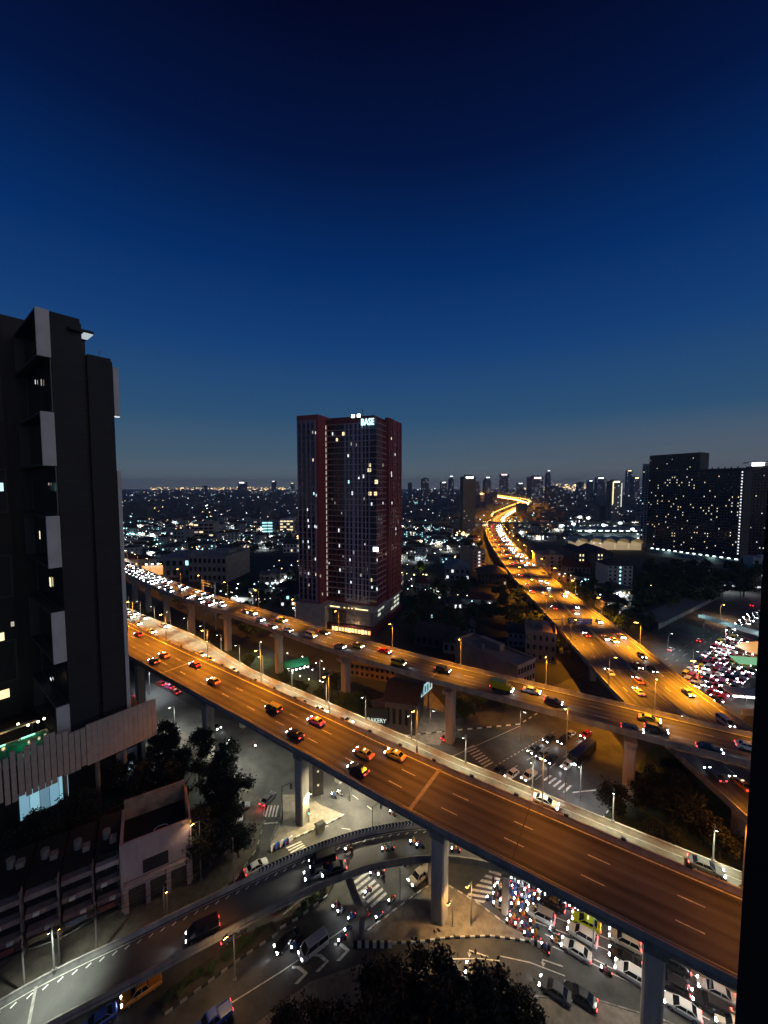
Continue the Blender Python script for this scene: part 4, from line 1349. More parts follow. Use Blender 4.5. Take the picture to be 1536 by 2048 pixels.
MB().box(-2, 24, -5.5, -1.2, 2.7, 2.95).build('canopy_light', glow('canopy cyan', (.5, 1, .95), 2.5), ap)
low_building('house', 'small white building at the right edge below the beige tower', 1505, 1540, 1155, 1118, 12, WHI, 3, 3, 2, ('white',), rot=-.2)
low_building('house', 'grey house with lit porch in the dark garden quarter', 898, 925, 1222, 1206, 10, GRY, 1, 3, 2, ('white',), roof='hip', rot=.1)
low_building('house', 'long low house with white lit carport in the dark garden quarter', 860, 905, 1240, 1226, 9, DGY, 1, 6, 3, ('white', 'cyan'), roof='hip', rot=-.1)
low_building('house', 'small lit house left of the pink apartment block', 952, 985, 1215, 1198, 10, GRY, 1, 4, 3, ('white', 'yel'), roof='hip', rot=.1)
low_building('shop', 'dark roofed shop behind the ramp with a lit end wall', 770, 830, 1462, 1400, 14, DGY, 1, 5, 0, roof='gable', rot=-.25)
low_building('house', 'brown roofed house row under the ramp deck', 700, 790, 1350, 1325, 10, mat('brown wall', (.2, .13, .1), .9, 0, .3, .5), 2, 9, 0, roof='gable', rot=-.35)
low_building('house', 'dark long house behind the ramp right of the maroon podium', 830, 900, 1290, 1268, 12, DGY, 1, 6, 0, roof='gable', rot=-.4)
low_building('house', 'squat dark house beside the ramp below the school', 950, 1010, 1340, 1316, 12, DGY, 1, 5, 0, roof='hip', rot=-.3)
# orange advertising board
def board(name, label, x, y, rz, w, z0, z1, m, legs=2, cat='billboard', back=None, th=.5):
    t = thing(name, label, cat, (x, y, 0), rz)
    MB().box(-w / 2 - .2, w / 2 + .2, .02, th, z0 - .2, z1 + .2).build('board_frame', back or M_DARKST, t)
    MB().box(-w / 2, w / 2, -.04, .01, z0, z1).build('panel', m, t)
    for i in range(legs):
        x_ = -w / 2 + (i + .5) * w / legs
        MB().tube([(x_, .3, 0), (x_, .3, z0 - .2)], .25, 8).build('leg', M_STEEL, t)
    return t
g = G(306, 1172)
z0, z1 = at_depth(306, 1150, g.y).z, at_depth(306, 1131, g.y).z
bb = board('billboard', 'glowing orange billboard beside the jammed end of the ramp', g.x, g.y, .25, 38 * g.y / 780, z0, z1, glow('orange billboard', (1.0, .42, .08), .9), 3)
for k in range(3):
    MB().box(-4 + k * 4, -3 + k * 4, -2, -1.2, z1 + 1, z1 + 1.6).build('board_lamp', W_HOT, bb)
# lit screen and shop sign under the ramp
g = G(852, 1430)
t = board('shop_screen', 'bright cyan screen on the dark wall beside the ramp pier', *G(853, 1425)[:2], .95, 7.5, 6.8, 10.3, glow('cyan screen', (.5, .9, .95), .7, 'AUTO'), 2, 'screen')
for k in range(4):
    MB().box(-3.2 + k * 1.7, -2.2 + k * 1.7, -.06, -.045, 7.2 + .3 * (k % 2), 9.6).build('screen_patch', mat('screen dark', (.1, .25, .28), .5, 0, .3, 2, emit=.15, ecol=(.2, .5, .55)), t)
g = G(752, 1462)
sg = board('shop_sign', 'dark shop sign with white letters under green light beside the pale viaduct', g.x, g.y, -.15, 7.2, 2.4, 7.0, M_DARKST, 2, 'sign')
o = put('sign_letters', text_mesh('BAKERY', 1.75, glow('sign white', (.75, 1, .9), .6), .04, .95), sg, (0.2, -.1, 2.9))
pointl('sign_light', (-5.2, -1.6, 3.4), 70, (.1, 1.0, .3), sg, .3)
pointl('sign_light', (0, -1.8, 1.6), 60, (.6, .9, 1.0), sg, .3)
# sign gantry over the far expressway
g = gp(1124, 1262, 10)
sgn = thing('sign_gantry', 'steel gantry with a dark and a blue road sign over the far expressway', 'gantry', (g.x, g.y, 10), -.02)
MB().tube([(0, 0, .96), (0, 0, 6.4)], .2, 8).build('post', M_STEEL, sgn)
MB().box(-4.5, 13.5, -.15, .15, 5.2, 5.5).build('beam', M_STEEL, sgn)
MB().box(2.4, 6.2, -.35, -.2, 3.4, 6.2).build('sign_panel', mat('dark green sign', (.02, .04, .03), .5, 0, .2, 1), sgn)
bp = MB().box(6.6, 13.2, -.35, -.2, 3.3, 5.9).build('sign_panel', mat('blue sign', (.03, .05, .28), .45, 0, .1, 1), sgn)
for z, x0, x1 in ((5.3, 7.0, 9.2), (5.3, 9.6, 12.8), (4.5, 7.0, 9.0), (4.6, 9.6, 12.8), (3.7, 7.6, 8.2), (3.7, 11.6, 12.2), (5.4, 2.8, 5.8), (4.5, 3.4, 5.2), (3.7, 4.1, 4.5)):
    MB().box(x0, x1, -.37, -.352, z, z + .28).build('sign_lettering', M_WHITE, sgn)
# elevated rail line across the middle distance
rl = thing('rail_viaduct', 'dark elevated rail line crossing the middle distance', 'viaduct')
RLP = Path([(-160, 645, 17), (40, 645, 17), (200, 640, 17), (420, 625, 17), (560, 615, 17)], 20, 4.5)
RLP.sweep([(-1, 0, 0), (-1, 0, 1.2), (-.9, 0, 1.2), (-.9, 0, .3), (.9, 0, .3), (.9, 0, 1.2), (1, 0, 1.2), (1, 0, 0), (.5, 0, -1.8), (-.5, 0, -1.8)]).build('deck', M_CONC, rl)
d = 15
while d < RLP.len:
    p, t_, n, w = RLP.at(d)
    pm2 = pier_mesh(1.0, 1.0, 15.1, 2.4, 2).build('pier', M_CONCD, rl)
    pm2.location = (p.x, p.y, 0)
    d += 34
# station with white floodlit platforms
st = thing('rail_station', 'white floodlit station hall beside the big slab', 'station', (275, 560, 0), -.05)
MB().box(0, 110, 0, 40, 0, 9).build('hall', GRY, st)
MB().box(-3, 113, -3, 43, 14, 15).build('roof', mat('station roof', (.2, .22, .22), .7, 0, .2, .3), st)
for i in range(9):
    MB().box(2 + i * 13, 2.6 + i * 13, -2, -1.4, 0, 14).build('column', GRY, st)
for i in range(11):
    MB().box(4 + i * 9.6, 9 + i * 9.6, -2.6, -2.0, 12.5, 13.6).build('platform_light', glow('platform light', (.7, 1, .95), 5), st)
for x in (15, 50, 90):
    spot('platform_glow', (x, -12, 12), 9000, (.75, 1, .97), st, 160)
for k, (px, py) in enumerate(((1176, 1036), (1207, 1050), (1147, 1048), (1180, 1062), (1122, 1052), (1240, 1046), (1265, 1058), (1160, 1034))):
    g = at_depth(px, py, 540)
    m_ = thing('floodlight_mast', 'white floodlight mast at the station, %s from the front' % ordinal(k), 'floodlight', (g.x, g.y, 0))
    MB().tube([(0, 0, 0), (0, 0, g.z)], .3, 6).build('mast', M_STEEL, m_)
    MB().box(-2, 2, -.8, .2, g.z - 1, g.z + 1).build('lamp_head', glow('mast flood', (.85, .98, 1), 14), m_)
# market hall with wavy lit roof
mk = thing('market_hall', 'market hall with warm lit wavy arched roof right of the far expressway', 'hall', (*G(1150, 1100)[:2], 0), -.05)
for i in range(5):
    b = MB()
    rs = []
    for a in range(9):
        th = math.pi * a / 8
        rs.append([(i * 16 + 8 - 8 * math.cos(th), -.3, 9 + 5.5 * math.sin(th)), (i * 16 + 8 - 8 * math.cos(th), 24, 9 + 5.5 * math.sin(th)), (i * 16 + 8 - 7.4 * math.cos(th), 24, 8.6 + 5.2 * math.sin(th)), (i * 16 + 8 - 7.4 * math.cos(th), -.3, 8.6 + 5.2 * math.sin(th))])
    b.loft(rs)
    b.build('roof_arch', mat('pale roof sheet', (.55, .5, .4), .7, 0, .1, .3), mk)
    MB().box(i * 16 + 1, i * 16 + 15, 3, 22, 0, 8.5).build('stall_bay', glow('market glow', (1, .72, .36) if i < 3 else (.8, .85, .9), .3), mk)
    pointl('arch_light', (i * 16 + 8, -3, 8), 260, (1, .72, .36), mk, .5)
# pedestrian bridge over the right-hand street, cyan lit
fb = thing('footbridge', 'cyan lit pedestrian bridge over the jammed street at the right', 'footbridge')
a, b_ = gp(1400, 1232, 6), gp(1530, 1272, 6)
FB = Path([(a.x, a.y, 6), ((a.x + b_.x) / 2, (a.y + b_.y) / 2, 6), (b_.x, b_.y, 6)], 3, 1.4)
FB.sweep([(-1, 0, -.6), (-1, 0, 1.1), (-.93, 0, 1.1), (-.93, 0, 0), (.93, 0, 0), (.93, 0, 1.1), (1, 0, 1.1), (1, 0, -.6)]).build('deck', mat('pale steel', (.5, .58, .58), .5, .2, .2, 1), fb)
for d in (2, FB.len * .5, FB.len - 2):
    p, t_, n, w = FB.at(d)
    MB().tube([(p.x, p.y, 0), (p.x, p.y, 5.4)], .4, 8).build('column', M_CONCD, fb)
    pointl('bridge_light', (p.x - n.x * 3, p.y - n.y * 3, 8), 350, (.6, .95, 1), fb)
# long dark shed by that street and lit forecourt strips
sh = thing('shed', 'long dark shed roof along the far side of the jammed street', 'shed', (*G(1325, 1262)[:2], 0), math.atan2(*(G(1450, 1196) - G(1325, 1262)).yx))
L = (G(1450, 1196) - G(1325, 1262)).length
MB().box(0, L, 2, 16, 0, 4.4).build('walls', DGY, sh)
b = MB()
b.v += [(-1, 0, 4.41), (L + 1, 0, 4.41), (L + 1, 9, 6.6), (-1, 9, 6.6), (L + 1, 18, 4.41), (-1, 18, 4.41)]
b.f += [(0, 1, 2, 3), (3, 2, 4, 5), (0, 3, 5), (1, 4, 2), (0, 5, 4, 1)]
b.m += [0] * 5
b.build('roof', mat('sheet roof', (.12, .12, .12), .6, .2, .3, .4), sh)
for k in range(8):
    MB().box(k * L / 8 + .5, k * L / 8 + L / 8 - .5, 1.9, 1.98, .4, 3.2).build('shop_front', mat('dim shop front', (.25, .3, .3), .7, 0, .4, .5), sh)
fc = thing('filling_station', 'white lit filling station canopy strip beside the dark slab', 'canopy', (*G(1368, 1182)[:2], 0), -.25)
L = 128 * G(1368, 1182).y / 780
MB().box(0, L, 0, 12, 5.2, 6.2).build('canopy', WHI, fc)
MB().box(0.5, L - .5, .5, 11.5, 5.0, 5.18).build('canopy_soffit', glow('canopy white', (.85, .97, 1), 1.8), fc)
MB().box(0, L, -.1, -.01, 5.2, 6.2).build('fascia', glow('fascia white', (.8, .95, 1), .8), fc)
for i in range(6):
    MB().box(2 + i * L / 6, 2.6 + i * L / 6, 5, 5.6, 0, 5).build('column', WHI, fc)
lp = thing('lit_parking_shelter', 'white lit parking shelter at the right below the jammed street', 'shelter', (*G(1462, 1408)[:2], 0), -.18)
MB().box(0, 14, 0, 6, 3.2, 3.5).build('roof', WHI, lp)
for i in range(7):
    MB().box(.5 + i * 1.9, 1.9 + i * 1.9, -.2, .3, 2.7, 3.1).build('tube_light', glow('shelter tube', (.95, .95, 1), 8), lp)
for i in range(4):
    MB().tube([(1 + i * 4, .6, 0), (1 + i * 4, .6, 3.2)], .12, 6).build('post', M_STEEL, lp)
MB().box(-1, 15, -7, -6.6, 0, 2.2).build('front_wall', BEI, lp)
pointl('shelter_glow', (7, -2, 2.6), 260, (.95, .95, 1), lp)
ct = thing('market_stall', 'orange glowing stall tent beside the jammed street at the right', 'tent', (*G(1516, 1312)[:2], 0), 0)
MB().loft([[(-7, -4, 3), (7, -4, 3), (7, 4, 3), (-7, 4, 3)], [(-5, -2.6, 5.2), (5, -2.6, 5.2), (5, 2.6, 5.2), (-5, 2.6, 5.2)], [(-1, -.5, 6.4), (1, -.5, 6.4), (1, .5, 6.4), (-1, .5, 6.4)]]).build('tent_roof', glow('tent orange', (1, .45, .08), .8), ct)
for x in (-6.5, 6.5):
    for y in (-3.5, 3.5):
        MB().tube([(x, y, 0), (x, y, 3)], .08, 6).build('pole', M_STEEL, ct)
ct2 = thing('market_stall', 'green lit awning beside the orange stall tent at the right', 'tent', (*G(1506, 1336)[:2], 0), -.2)
MB().loft([[(-7, -3, 2.6), (7, -3, 2.6), (7, 3, 3.2), (-7, 3, 3.2)], [(-7, -3, 2.75), (7, -3, 2.75), (7, 3, 3.4), (-7, 3, 3.4)]]).build('awning', glow('awning green', (.4, 1, .45), .45), ct2)
for x in (-6.5, 6.5):
    MB().tube([(x, -2.5, 0), (x, -2.5, 2.6)], .08, 6).build('pole', M_STEEL, ct2)
rs_ = thing('neon_sign', 'red and pink neon shop sign at the right edge', 'sign', (*G(1535, 1200)[:2], 0), -.5)
MB().tube([(0, 0, 0), (0, 0, 5)], .2, 8).build('post', M_STEEL, rs_)
MB().box(-3, 3, -.3, .3, 5, 9).build('panel', glow('neon pink', (1, .08, .3), 2.5), rs_)
MB().box(-2, 2.5, -.36, -.305, 3.2, 4.9).build('panel', glow('neon red', (1, .12, .08), 2.5), rs_)
# ------------------------------------------------------------------ trees
def tree_meshes(h, r, clumps, leaves, leaf, seed, trunk=0.25, tall=1.0):
    q = random.Random(seed)
    tm = MB()
    base = h * .38
    tm.tube([(0, 0, 0), (q.uniform(-.2, .2), q.uniform(-.2, .2), base * .5), (q.uniform(-.3, .3), q.uniform(-.3, .3), base), (0, 0, h * .75)], [trunk, trunk * .8, trunk * .6, trunk * .2], 7)
    cm = MB()
    cs = []
    for i in range(clumps):
        while True:
            v = Vector((q.uniform(-1, 1), q.uniform(-1, 1), q.uniform(-1, 1)))
            if .15 < v.length < 1:
                break
        c = Vector((v.x * r, v.y * r, h * .64 + v.z * h * .34 * tall))
        cs.append((c, q.uniform(.22, .42) * r))
        if i % 3 == 0:
            tm.tube([(0, 0, base * q.uniform(.7, 1.2)), c * .5 + Vector((0, 0, base * .5)), c], [trunk * .35, trunk * .22, .03], 5)
    for i in range(leaves):
        c, rr = q.choice(cs)
        d = Vector((q.gauss(0, 1), q.gauss(0, 1), q.gauss(0, .8)))
        p = c + d * (rr * .5)
        a = Vector((q.uniform(-1, 1), q.uniform(-1, 1), q.uniform(-.6, .6))).normalized()
        b = a.cross(Vector((q.uniform(-1, 1), q.uniform(-1, 1), q.uniform(-1, 1)))).normalized()
        s = leaf * q.uniform(.6, 1.4)
        cm.face([p - a * s, p + b * s * .5, p + a * s, p - b * s * .5])
    return tm.mesh('trunk', M_BARK), cm.mesh('crown', M_LEAF), cm.mesh('crown', M_LEAF_SHADE)
TREES = {'near': [tree_meshes(9, 3.6, 26, 5200, .24, s) for s in (1, 2, 3)], 'tall': [tree_meshes(12, 3.0, 26, 5200, .24, s, tall=1.15) for s in (4, 5)],
         'mid': [tree_meshes(9, 4.2, 16, 1300, .5, s) for s in (6, 7, 8)]}
def tree(kind, i, x, y, s, label, group=None, dark=False, z=0.0, name='tree'):
    tr, c1, c2 = TREES[kind][i % len(TREES[kind])]
    t = thing(name, label, 'tree', (x, y, z), R.uniform(0, 6.28), group)
    t.scale = (s, s, s * R.uniform(.9, 1.1))
    put('trunk', tr, t)
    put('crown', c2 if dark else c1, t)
    return t
for k, (px, py, s, kd, lab) in enumerate((
        (432, 1640, 1.0, 'tall', 'dark leafy tree in front of the second pier of the near expressway'), (470, 1660, 1.05, 'tall', 'tallest dark tree on the pavement left of the triangular island'),
        (420, 1735, 1.0, 'near', 'broad dark tree beside the pinkish building'), (478, 1715, .75, 'near', 'small round tree nearest the curved slip road'), (385, 1700, .9, 'near', 'dark tree squeezed between podium and pinkish building'),
        (345, 1570, .9, 'near', 'dark tree behind the pinkish building near the podium corner'), (310, 1500, .55, 'near', 'small tree at the corner of the boarded podium'), (285, 1450, .5, 'near', 'bush at the foot of the first expressway pier'),
        (150, 1690, 1.0, 'near', 'dark tree in front of the lit podium lobby'), (100, 1690, .8, 'near', 'dark tree before the middle of the lit lobby'), (60, 1715, .9, 'near', 'dark tree before the left end of the lit lobby'), (230, 1700, .9, 'near', 'dark tree left behind the pinkish building'), (60, 1760, 1.0, 'near', 'dark tree behind the shophouse row at the left edge'), (120, 1740, .9, 'near', 'second dark tree behind the shophouse row'),
        (330, 1540, .95, 'tall', 'dark tree close to the podium corner lamps'), (365, 1620, 1.0, 'tall', 'dark tall tree directly behind the pinkish building'), (300, 1610, 1.0, 'near', 'dark tree behind the pinkish building, farthest left of three'), (400, 1570, 1.0, 'tall', 'dark tree left of the second expressway pier'), (450, 1585, 1.0, 'tall', 'dark tree right of the second expressway pier'), (455, 1690, .9, 'near', 'dark tree between the two parked cars'), (250, 1580, .9, 'near', 'dark tree under the overhanging podium corner'),
        (1290, 1620, .9, 'near', 'dark tree beside the right pier of the tall ramp'), (1345, 1650, 1.1, 'near', 'big dark tree on the grass between the viaducts'), (1400, 1690, 1.0, 'near', 'dark tree left of the far expressway pier'), (1440, 1720, .9, 'near', 'dark tree at the foot of the far expressway pier'),
        (1360, 1590, .9, 'near', 'dark tree under the far expressway edge'), (1230, 1640, .8, 'near', 'dark tree at the rim of the grass beside the slip lane'), (1320, 1710, .8, 'near', 'dark low tree behind the pale viaduct parapet'),
        (640, 1420, .8, 'near', 'green tree behind the pale viaduct under the ramp'), (690, 1440, .9, 'near', 'green tree beside the lit shop sign'), (600, 1395, .7, 'near', 'green tree on the verge left of the shop sign'), (720, 1425, .7, 'near', 'green tree just behind the lit shop sign'),
        (665, 1390, .9, 'near', 'dark tree at the foot of the middle ramp pier'), (500, 1335, .7, 'near', 'tree on the verge below the ramp, right of its fifth pier'), (430, 1300, .8, 'near', 'tree on the verge left of the ramp pier at the left'), (570, 1372, .6, 'near', 'small tree on the verge beneath the ramp'),
        (800, 1440, .7, 'near', 'dark tree between shop and ramp pier'), (960, 1420, .9, 'near', 'dark tree under the ramp beside the empty carriageway'), (930, 1445, .8, 'near', 'dark tree right of the middle ramp pier'), (1010, 1425, .8, 'near', 'dark tree below the salmon school'))):
    g = G(px, py)
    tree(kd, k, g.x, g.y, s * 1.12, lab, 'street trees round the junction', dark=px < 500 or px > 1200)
# the big dark crowns below the viewpoint
for k, (x, y, s, lab) in enumerate(((-5.5, 45.5, .95, 'black leafy crown at the bottom edge, leftmost of the foreground trees'), (0.5, 46.5, 1.25, 'big black leafy crown at the bottom centre'), (5.5, 47.5, 1.3, 'tallest black leafy crown at the bottom centre, right of the big one'),
                                     (10.5, 46.5, 1.25, 'black leafy crown at the bottom, below the slip road arrow'), (14.0, 47.0, 1.15, 'black leafy crown at the bottom right of the foreground trees'), (-11.5, 45.0, .9, 'small black crown beside the bottom left road'), (-8.6, 45.2, .95, 'black crown between the small one and the leftmost big crown'), (-14.0, 43.0, .8, 'lowest small black crown at the bottom left road'), (17.5, 46.5, .95, 'black crown farthest right among the foreground trees'), (3, 43, 1.4, 'black crown lowest in the picture, centre'), (-2.5, 43.5, 1.2, 'black crown lowest in the picture, left of centre'), (9, 42.5, 1.4, 'black crown lowest in the picture, right of centre'))):
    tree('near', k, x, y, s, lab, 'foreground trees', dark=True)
# shrubs of the planted medians
for isl_px, n in (([(585, 1842), (655, 1780)], 9), ([(320, 2015), (545, 1858)], 16)):
    a, b = G(*isl_px[0]), G(*isl_px[1])
    for i in range(n):
        p = a.lerp(b, (i + .5) / n)
        tree('near', i, p.x + R.uniform(-.4, .4), p.y + R.uniform(-.4, .4), R.uniform(.11, .19), 'clipped shrub in the %s planted strip by the lower left road, %s from the left' % ('short' if n == 9 else 'long', ordinal(i)), 'shrubs of the planted strip', z=.2, name='shrub')

# ------------------------------------------------------------------ vehicles
PAINT = {n: mat('paint ' + n, c, .35, 0.0, 0, spec=.5, coat=.4) for n, c in {
    'white': (.72, .72, .7), 'black': (.012, .012, .014), 'silver': (.35, .36, .37), 'grey': (.12, .125, .13), 'red': (.42, .02, .02), 'yellow': (.75, .62, .02), 'orange': (.75, .27, .02), 'pink': (.65, .08, .25), 'green': (.03, .3, .06), 'blue': (.03, .08, .35), 'cream': (.6, .52, .4), 'lime': (.62, .78, .02)}.items()}
M_TYRE = mat('tyre', (.015, .015, .015), .85, 0, 0)
M_RIM = mat('wheel rim', (.4, .4, .42), .35, .8, 0)
L_HEADOFF = mat('lamp glass', (.5, .5, .52), .2, 0, 0)
L_TAILOFF = mat('tail glass', (.25, .01, .01), .3, 0, 0)
WHEEL = MB().tube([(0, -.11, 0), (0, .11, 0)], .32, 14).mesh('wheel', M_TYRE)
RIM = MB().tube([(0, -.13, 0), (0, .13, 0)], .19, 10).mesh('rim', M_RIM)
HEADS = {k: MB().box(-.26, .12, -.24, .24, -.12, .16).mesh('headlight', m) for k, m in (('on', L_HEAD), ('off', L_HEADOFF))}
TAILS = {k: MB().box(-.1, .12, -.24, .24, -.14, .16).mesh('tail_light', m) for k, m in (('on', L_TAIL), ('off', L_TAILOFF))}
PLATE = MB().box(-.02, .02, -.2, .2, -.06, .06).mesh('number_plate', M_WHITE)
def ring(x, w, zb, zt, e=.12):
    return [(x, -w * .92, zb), (x, w * .92, zb), (x, w, zb + e), (x, w, zt - e), (x, w * .9, zt), (x, -w * .9, zt), (x, -w, zt - e), (x, -w, zb + e)]
SHAPES = {  # body stations, glass (bottom x0 x1 w z, top x0 x1 w z), wheels x, head x z, tail x z, scale of wheel
    'sedan': ([(-2.25, .68, .4, .86), (-2.1, .84, .28, .98), (-1.3, .88, .24, 1.0), (.95, .88, .24, .95), (1.85, .84, .26, .83), (2.22, .7, .36, .68)], (-1.75, 1.05, .8, .94, -1.05, .25, .62, 1.42), (-1.35, 1.38), (2.1, .62), (-2.22, .8)),
    'suv': ([(-2.25, .76, .42, 1.0), (-2.1, .9, .34, 1.1), (-1.2, .92, .3, 1.1), (1.0, .92, .3, 1.06), (2.0, .88, .34, .96), (2.32, .74, .44, .78)], (-2.1, 1.1, .84, 1.05, -1.8, .4, .68, 1.72), (-1.4, 1.42), (2.2, .76), (-2.22, 1.0)),
    'van': ([(-2.4, .8, .4, 1.15), (-2.3, .9, .34, 1.25), (-1.2, .92, .3, 1.25), (1.4, .92, .3, 1.2), (2.2, .88, .34, 1.0), (2.42, .76, .44, .8)], (-2.36, 1.9, .87, 1.2, -2.25, 1.1, .76, 2.0), (-1.5, 1.55), (2.3, .78), (-2.38, 1.05)),
    'pickup': ([(-2.6, .8, .45, .95), (-2.5, .9, .4, 1.02), (-1.0, .92, .36, 1.02), (1.1, .92, .36, 1.04), (2.3, .9, .4, .98), (2.6, .78, .46, .8)], (-.9, 1.35, .82, 1.0, -.6, .65, .68, 1.72), (-1.6, 1.62), (2.48, .78), (-2.57, .85)),
}
CACHE = {}
def car_meshes(kind, paint, roofp):
    k = (kind, paint, roofp)
    if k in CACHE:
        return CACHE[k]
    st, gl, wx, hd, tl = SHAPES[kind]
    b = MB().loft([ring(*s) for s in st])
    if kind == 'pickup':
        b.box(-2.45, -1.0, -.86, -.78, 1.0, 1.2)
        b.box(-2.45, -1.0, .78, .86, 1.0, 1.2)
    body = b.mesh('body', PAINT[paint])
    x0, x1, w, z, X0, X1, W, Z = gl
    lo = [(x0, -w, z), (x1, -w, z), (x1, w, z), (x0, w, z)]
    hi = [(X0, -W, Z), (X1, -W, Z), (X1, W, Z), (X0, W, Z)]
    glass = MB().loft([lo, hi]).mesh('windows', M_GLASS)
    r = MB().loft([[(X0 - .08, -W - .04, Z - .03), (X1 + .08, -W - .04, Z - .03), (X1 + .08, W + .04, Z - .03), (X0 - .08, W + .04, Z - .03)], [(X0 + .1, -W + .08, Z + .07), (X1 - .1, -W + .08, Z + .07), (X1 - .1, W - .08, Z + .07), (X0 + .1, W - .08, Z + .07)]])
    for p, q in zip(lo, hi):
        r.tube([p, q], .055, 4)
    mx, mX = (x0 + x1) / 2 - .1, (X0 + X1) / 2 - .1
    for s in (-1, 1):
        r.tube([(mx, s * w, z), (mX, s * W, Z)], .045, 4)
    roof = r.mesh('roof', PAINT[roofp])
    CACHE[k] = (body, glass, roof, wx, hd, tl)
    return CACHE[k]
def car(x, y, z, ang, kind='sedan', paint='white', roofp=None, head=True, tail=True, label='', group=None, lod=0, beam=0, taxi=False, cat=None):
    roofp = roofp or paint
    body, glass, roof, wx, hd, tl = car_meshes(kind, paint, roofp)
    t = thing({'sedan': 'car', 'suv': 'sport_utility_car', 'van': 'van', 'pickup': 'pickup_truck'}[kind] if not taxi else 'taxi', label, cat or ('taxi' if taxi else {'sedan': 'car', 'suv': 'car', 'van': 'van', 'pickup': 'pickup'}[kind]), (x, y, z), ang, group)
    put('body', body, t)
    put('windows', glass, t)
    put('roof', roof, t)
    for s in (-1, 1):
        for o_ in (put('headlight', HEADS['on' if head else 'off'], t, (hd[0], s * .6, hd[1] + .03)), put('tail_light', TAILS['on' if tail else 'off'], t, (tl[0], s * .62, tl[1]))):
            if lod == 0:
                o_.scale = (.7, .75, .6)
        if lod == 0:
            for xx in wx:
                w_ = put('wheel', WHEEL, t, (xx, s * .78, .32))
                put('rim', RIM, w_)
    if lod == 0:
        put('number_plate', PLATE, t, (tl[0] - .05, 0, tl[1] - .25))
        me = MB().box(-.12, .12, -.1, .1, 0, .12)
        if 'mir' not in CACHE:
            CACHE['mir'] = MB().box(-.06, .06, -.1, .1, 0, .14).mesh('wing_mirror', M_BLACK)
        for s in (-1, 1):
            put('wing_mirror', CACHE['mir'], t, (.75 if kind != 'van' else 1.4, s * .97, 1.0))
    if taxi:
        if 'tx' not in CACHE:
            CACHE['tx'] = MB().box(-.1, .1, -.3, .3, 0, .16).mesh('roof_sign', glow('taxi sign', (1, .9, .6), 1.2))
        put('roof_sign', CACHE['tx'], t, (-.3, 0, 1.5))
    if beam:
        spot('headlight_beam', (hd[0] + .25, 0, hd[1]), beam * 4, (.85, .93, 1.0), t, 62, .8, .15, (1, 0, -.16))
    return t
def big_vehicle(x, y, z, ang, kind, paint, label, group=None, cat='truck', head=True):
    t = thing('bus' if kind == 'bus' else 'truck', label, cat, (x, y, z), ang, group)
    if kind == 'bus':
        L = 5.6
        b = MB().loft([ring(-L, 1.15, .4, 2.9, .2), ring(-L + .2, 1.25, .35, 3.05, .2), ring(L - .3, 1.25, .35, 3.05, .2), ring(L, 1.1, .45, 2.7, .2)])
        b.build('body', PAINT[paint], t)
        for s in (-1, 1):
            MB().box(-L + .5, L - .6, s * 1.262 - .01, s * 1.262 + .01, 1.5, 2.5).build('window_band', M_GLASS, t)
        MB().box(L + .002 - .03, L + .03, -1, 1, 1.3, 2.5).build('windscreen', M_GLASS, t)
        hx, wx = L, (-3.4, 3.6)
    else:
        MB().loft([ring(1.4, 1.0, .5, 2.0), ring(2.4, 1.0, .5, 2.0), ring(2.9, .95, .5, 1.3)]).build('cab', PAINT[paint], t)
        MB().box(2.3, 2.52, -.85, .85, 1.35, 1.95).build('windscreen', M_GLASS, t)
        MB().box(-3.0, 1.3, -1.1, 1.1, .8, 2.8).build('cargo_box', PAINT[paint], t)
        MB().box(-3.0, 2.6, -.5, .5, .5, .79).build('chassis', M_DARKST, t)
        hx, wx = 2.85, (-2.0, 1.9)
    for s in (-1, 1):
        put('headlight', HEADS['on'], t, (hx, s * .75, .85))
        put('tail_light', TAILS['on'], t, (-5.62 if kind == 'bus' else -3.05, s * .8, .95))
        for xx in wx:
            w_ = put('wheel', WHEEL, t, (xx, s * 1.0, .45))
            w_.scale = (1.4, 1.6, 1.4)
    return t
def pose(path, px, py, dr, dz=.75):
    z = path.p[0].z
    g = gp(px, py, z + dz)
    d, i = path.near(g.x, g.y)
    p, t, n, w = path.at(d)
    g = gp(px, py, p.z + dz)
    # keep the wheels between the parapets
    off = max(-w + 1.15, min(w - 1.15, (Vector((g.x, g.y, 0)) - Vector((p.x, p.y, 0))).dot(n)))
    q = p + n * off
    return q.x, q.y, p.z + .02, math.atan2(t.y * dr, t.x * dr)
CN = {'white': 'white', 'black': 'black', 'silver': 'silver', 'grey': 'grey', 'red': 'red', 'yellow': 'yellow', 'orange': 'orange', 'pink': 'pink', 'green': 'green', 'blue': 'blue', 'cream': 'cream', 'lime': 'bright yellow green'}
def fleet(path, dr, rows, where, group, beam_every=1, beam=0.0, ref='left'):
    rows = sorted(rows, key=lambda r: r[0])
    for i, r in enumerate(rows):
        px, py, kind, paint = r[:4]
        roofp = r[4] if len(r) > 4 else None
        x, y, z, a = pose(path, px, py, dr)
        col = CN[paint] + ('' if not roofp or roofp == paint else ' and ' + CN[roofp])
        if kind in ('truck', 'bus'):
            big_vehicle(x, y, z, a, kind, paint, '%s %s %s, %s from %s' % (col, kind, where, ordinal(i), ref), group, cat=kind)
            continue
        taxi = kind == 'taxi'
        near = y < 150
        car(x, y, z, a, 'sedan' if taxi else kind, paint, roofp, True, True, '%s %s %s, %s from %s' % (col, {'sedan': 'car', 'taxi': 'taxi', 'suv': 'sport utility car', 'van': 'van', 'pickup': 'pickup'}[kind], where, ordinal(i), ref), group, 0 if near else 1, beam if i % beam_every == 0 else 0, taxi)
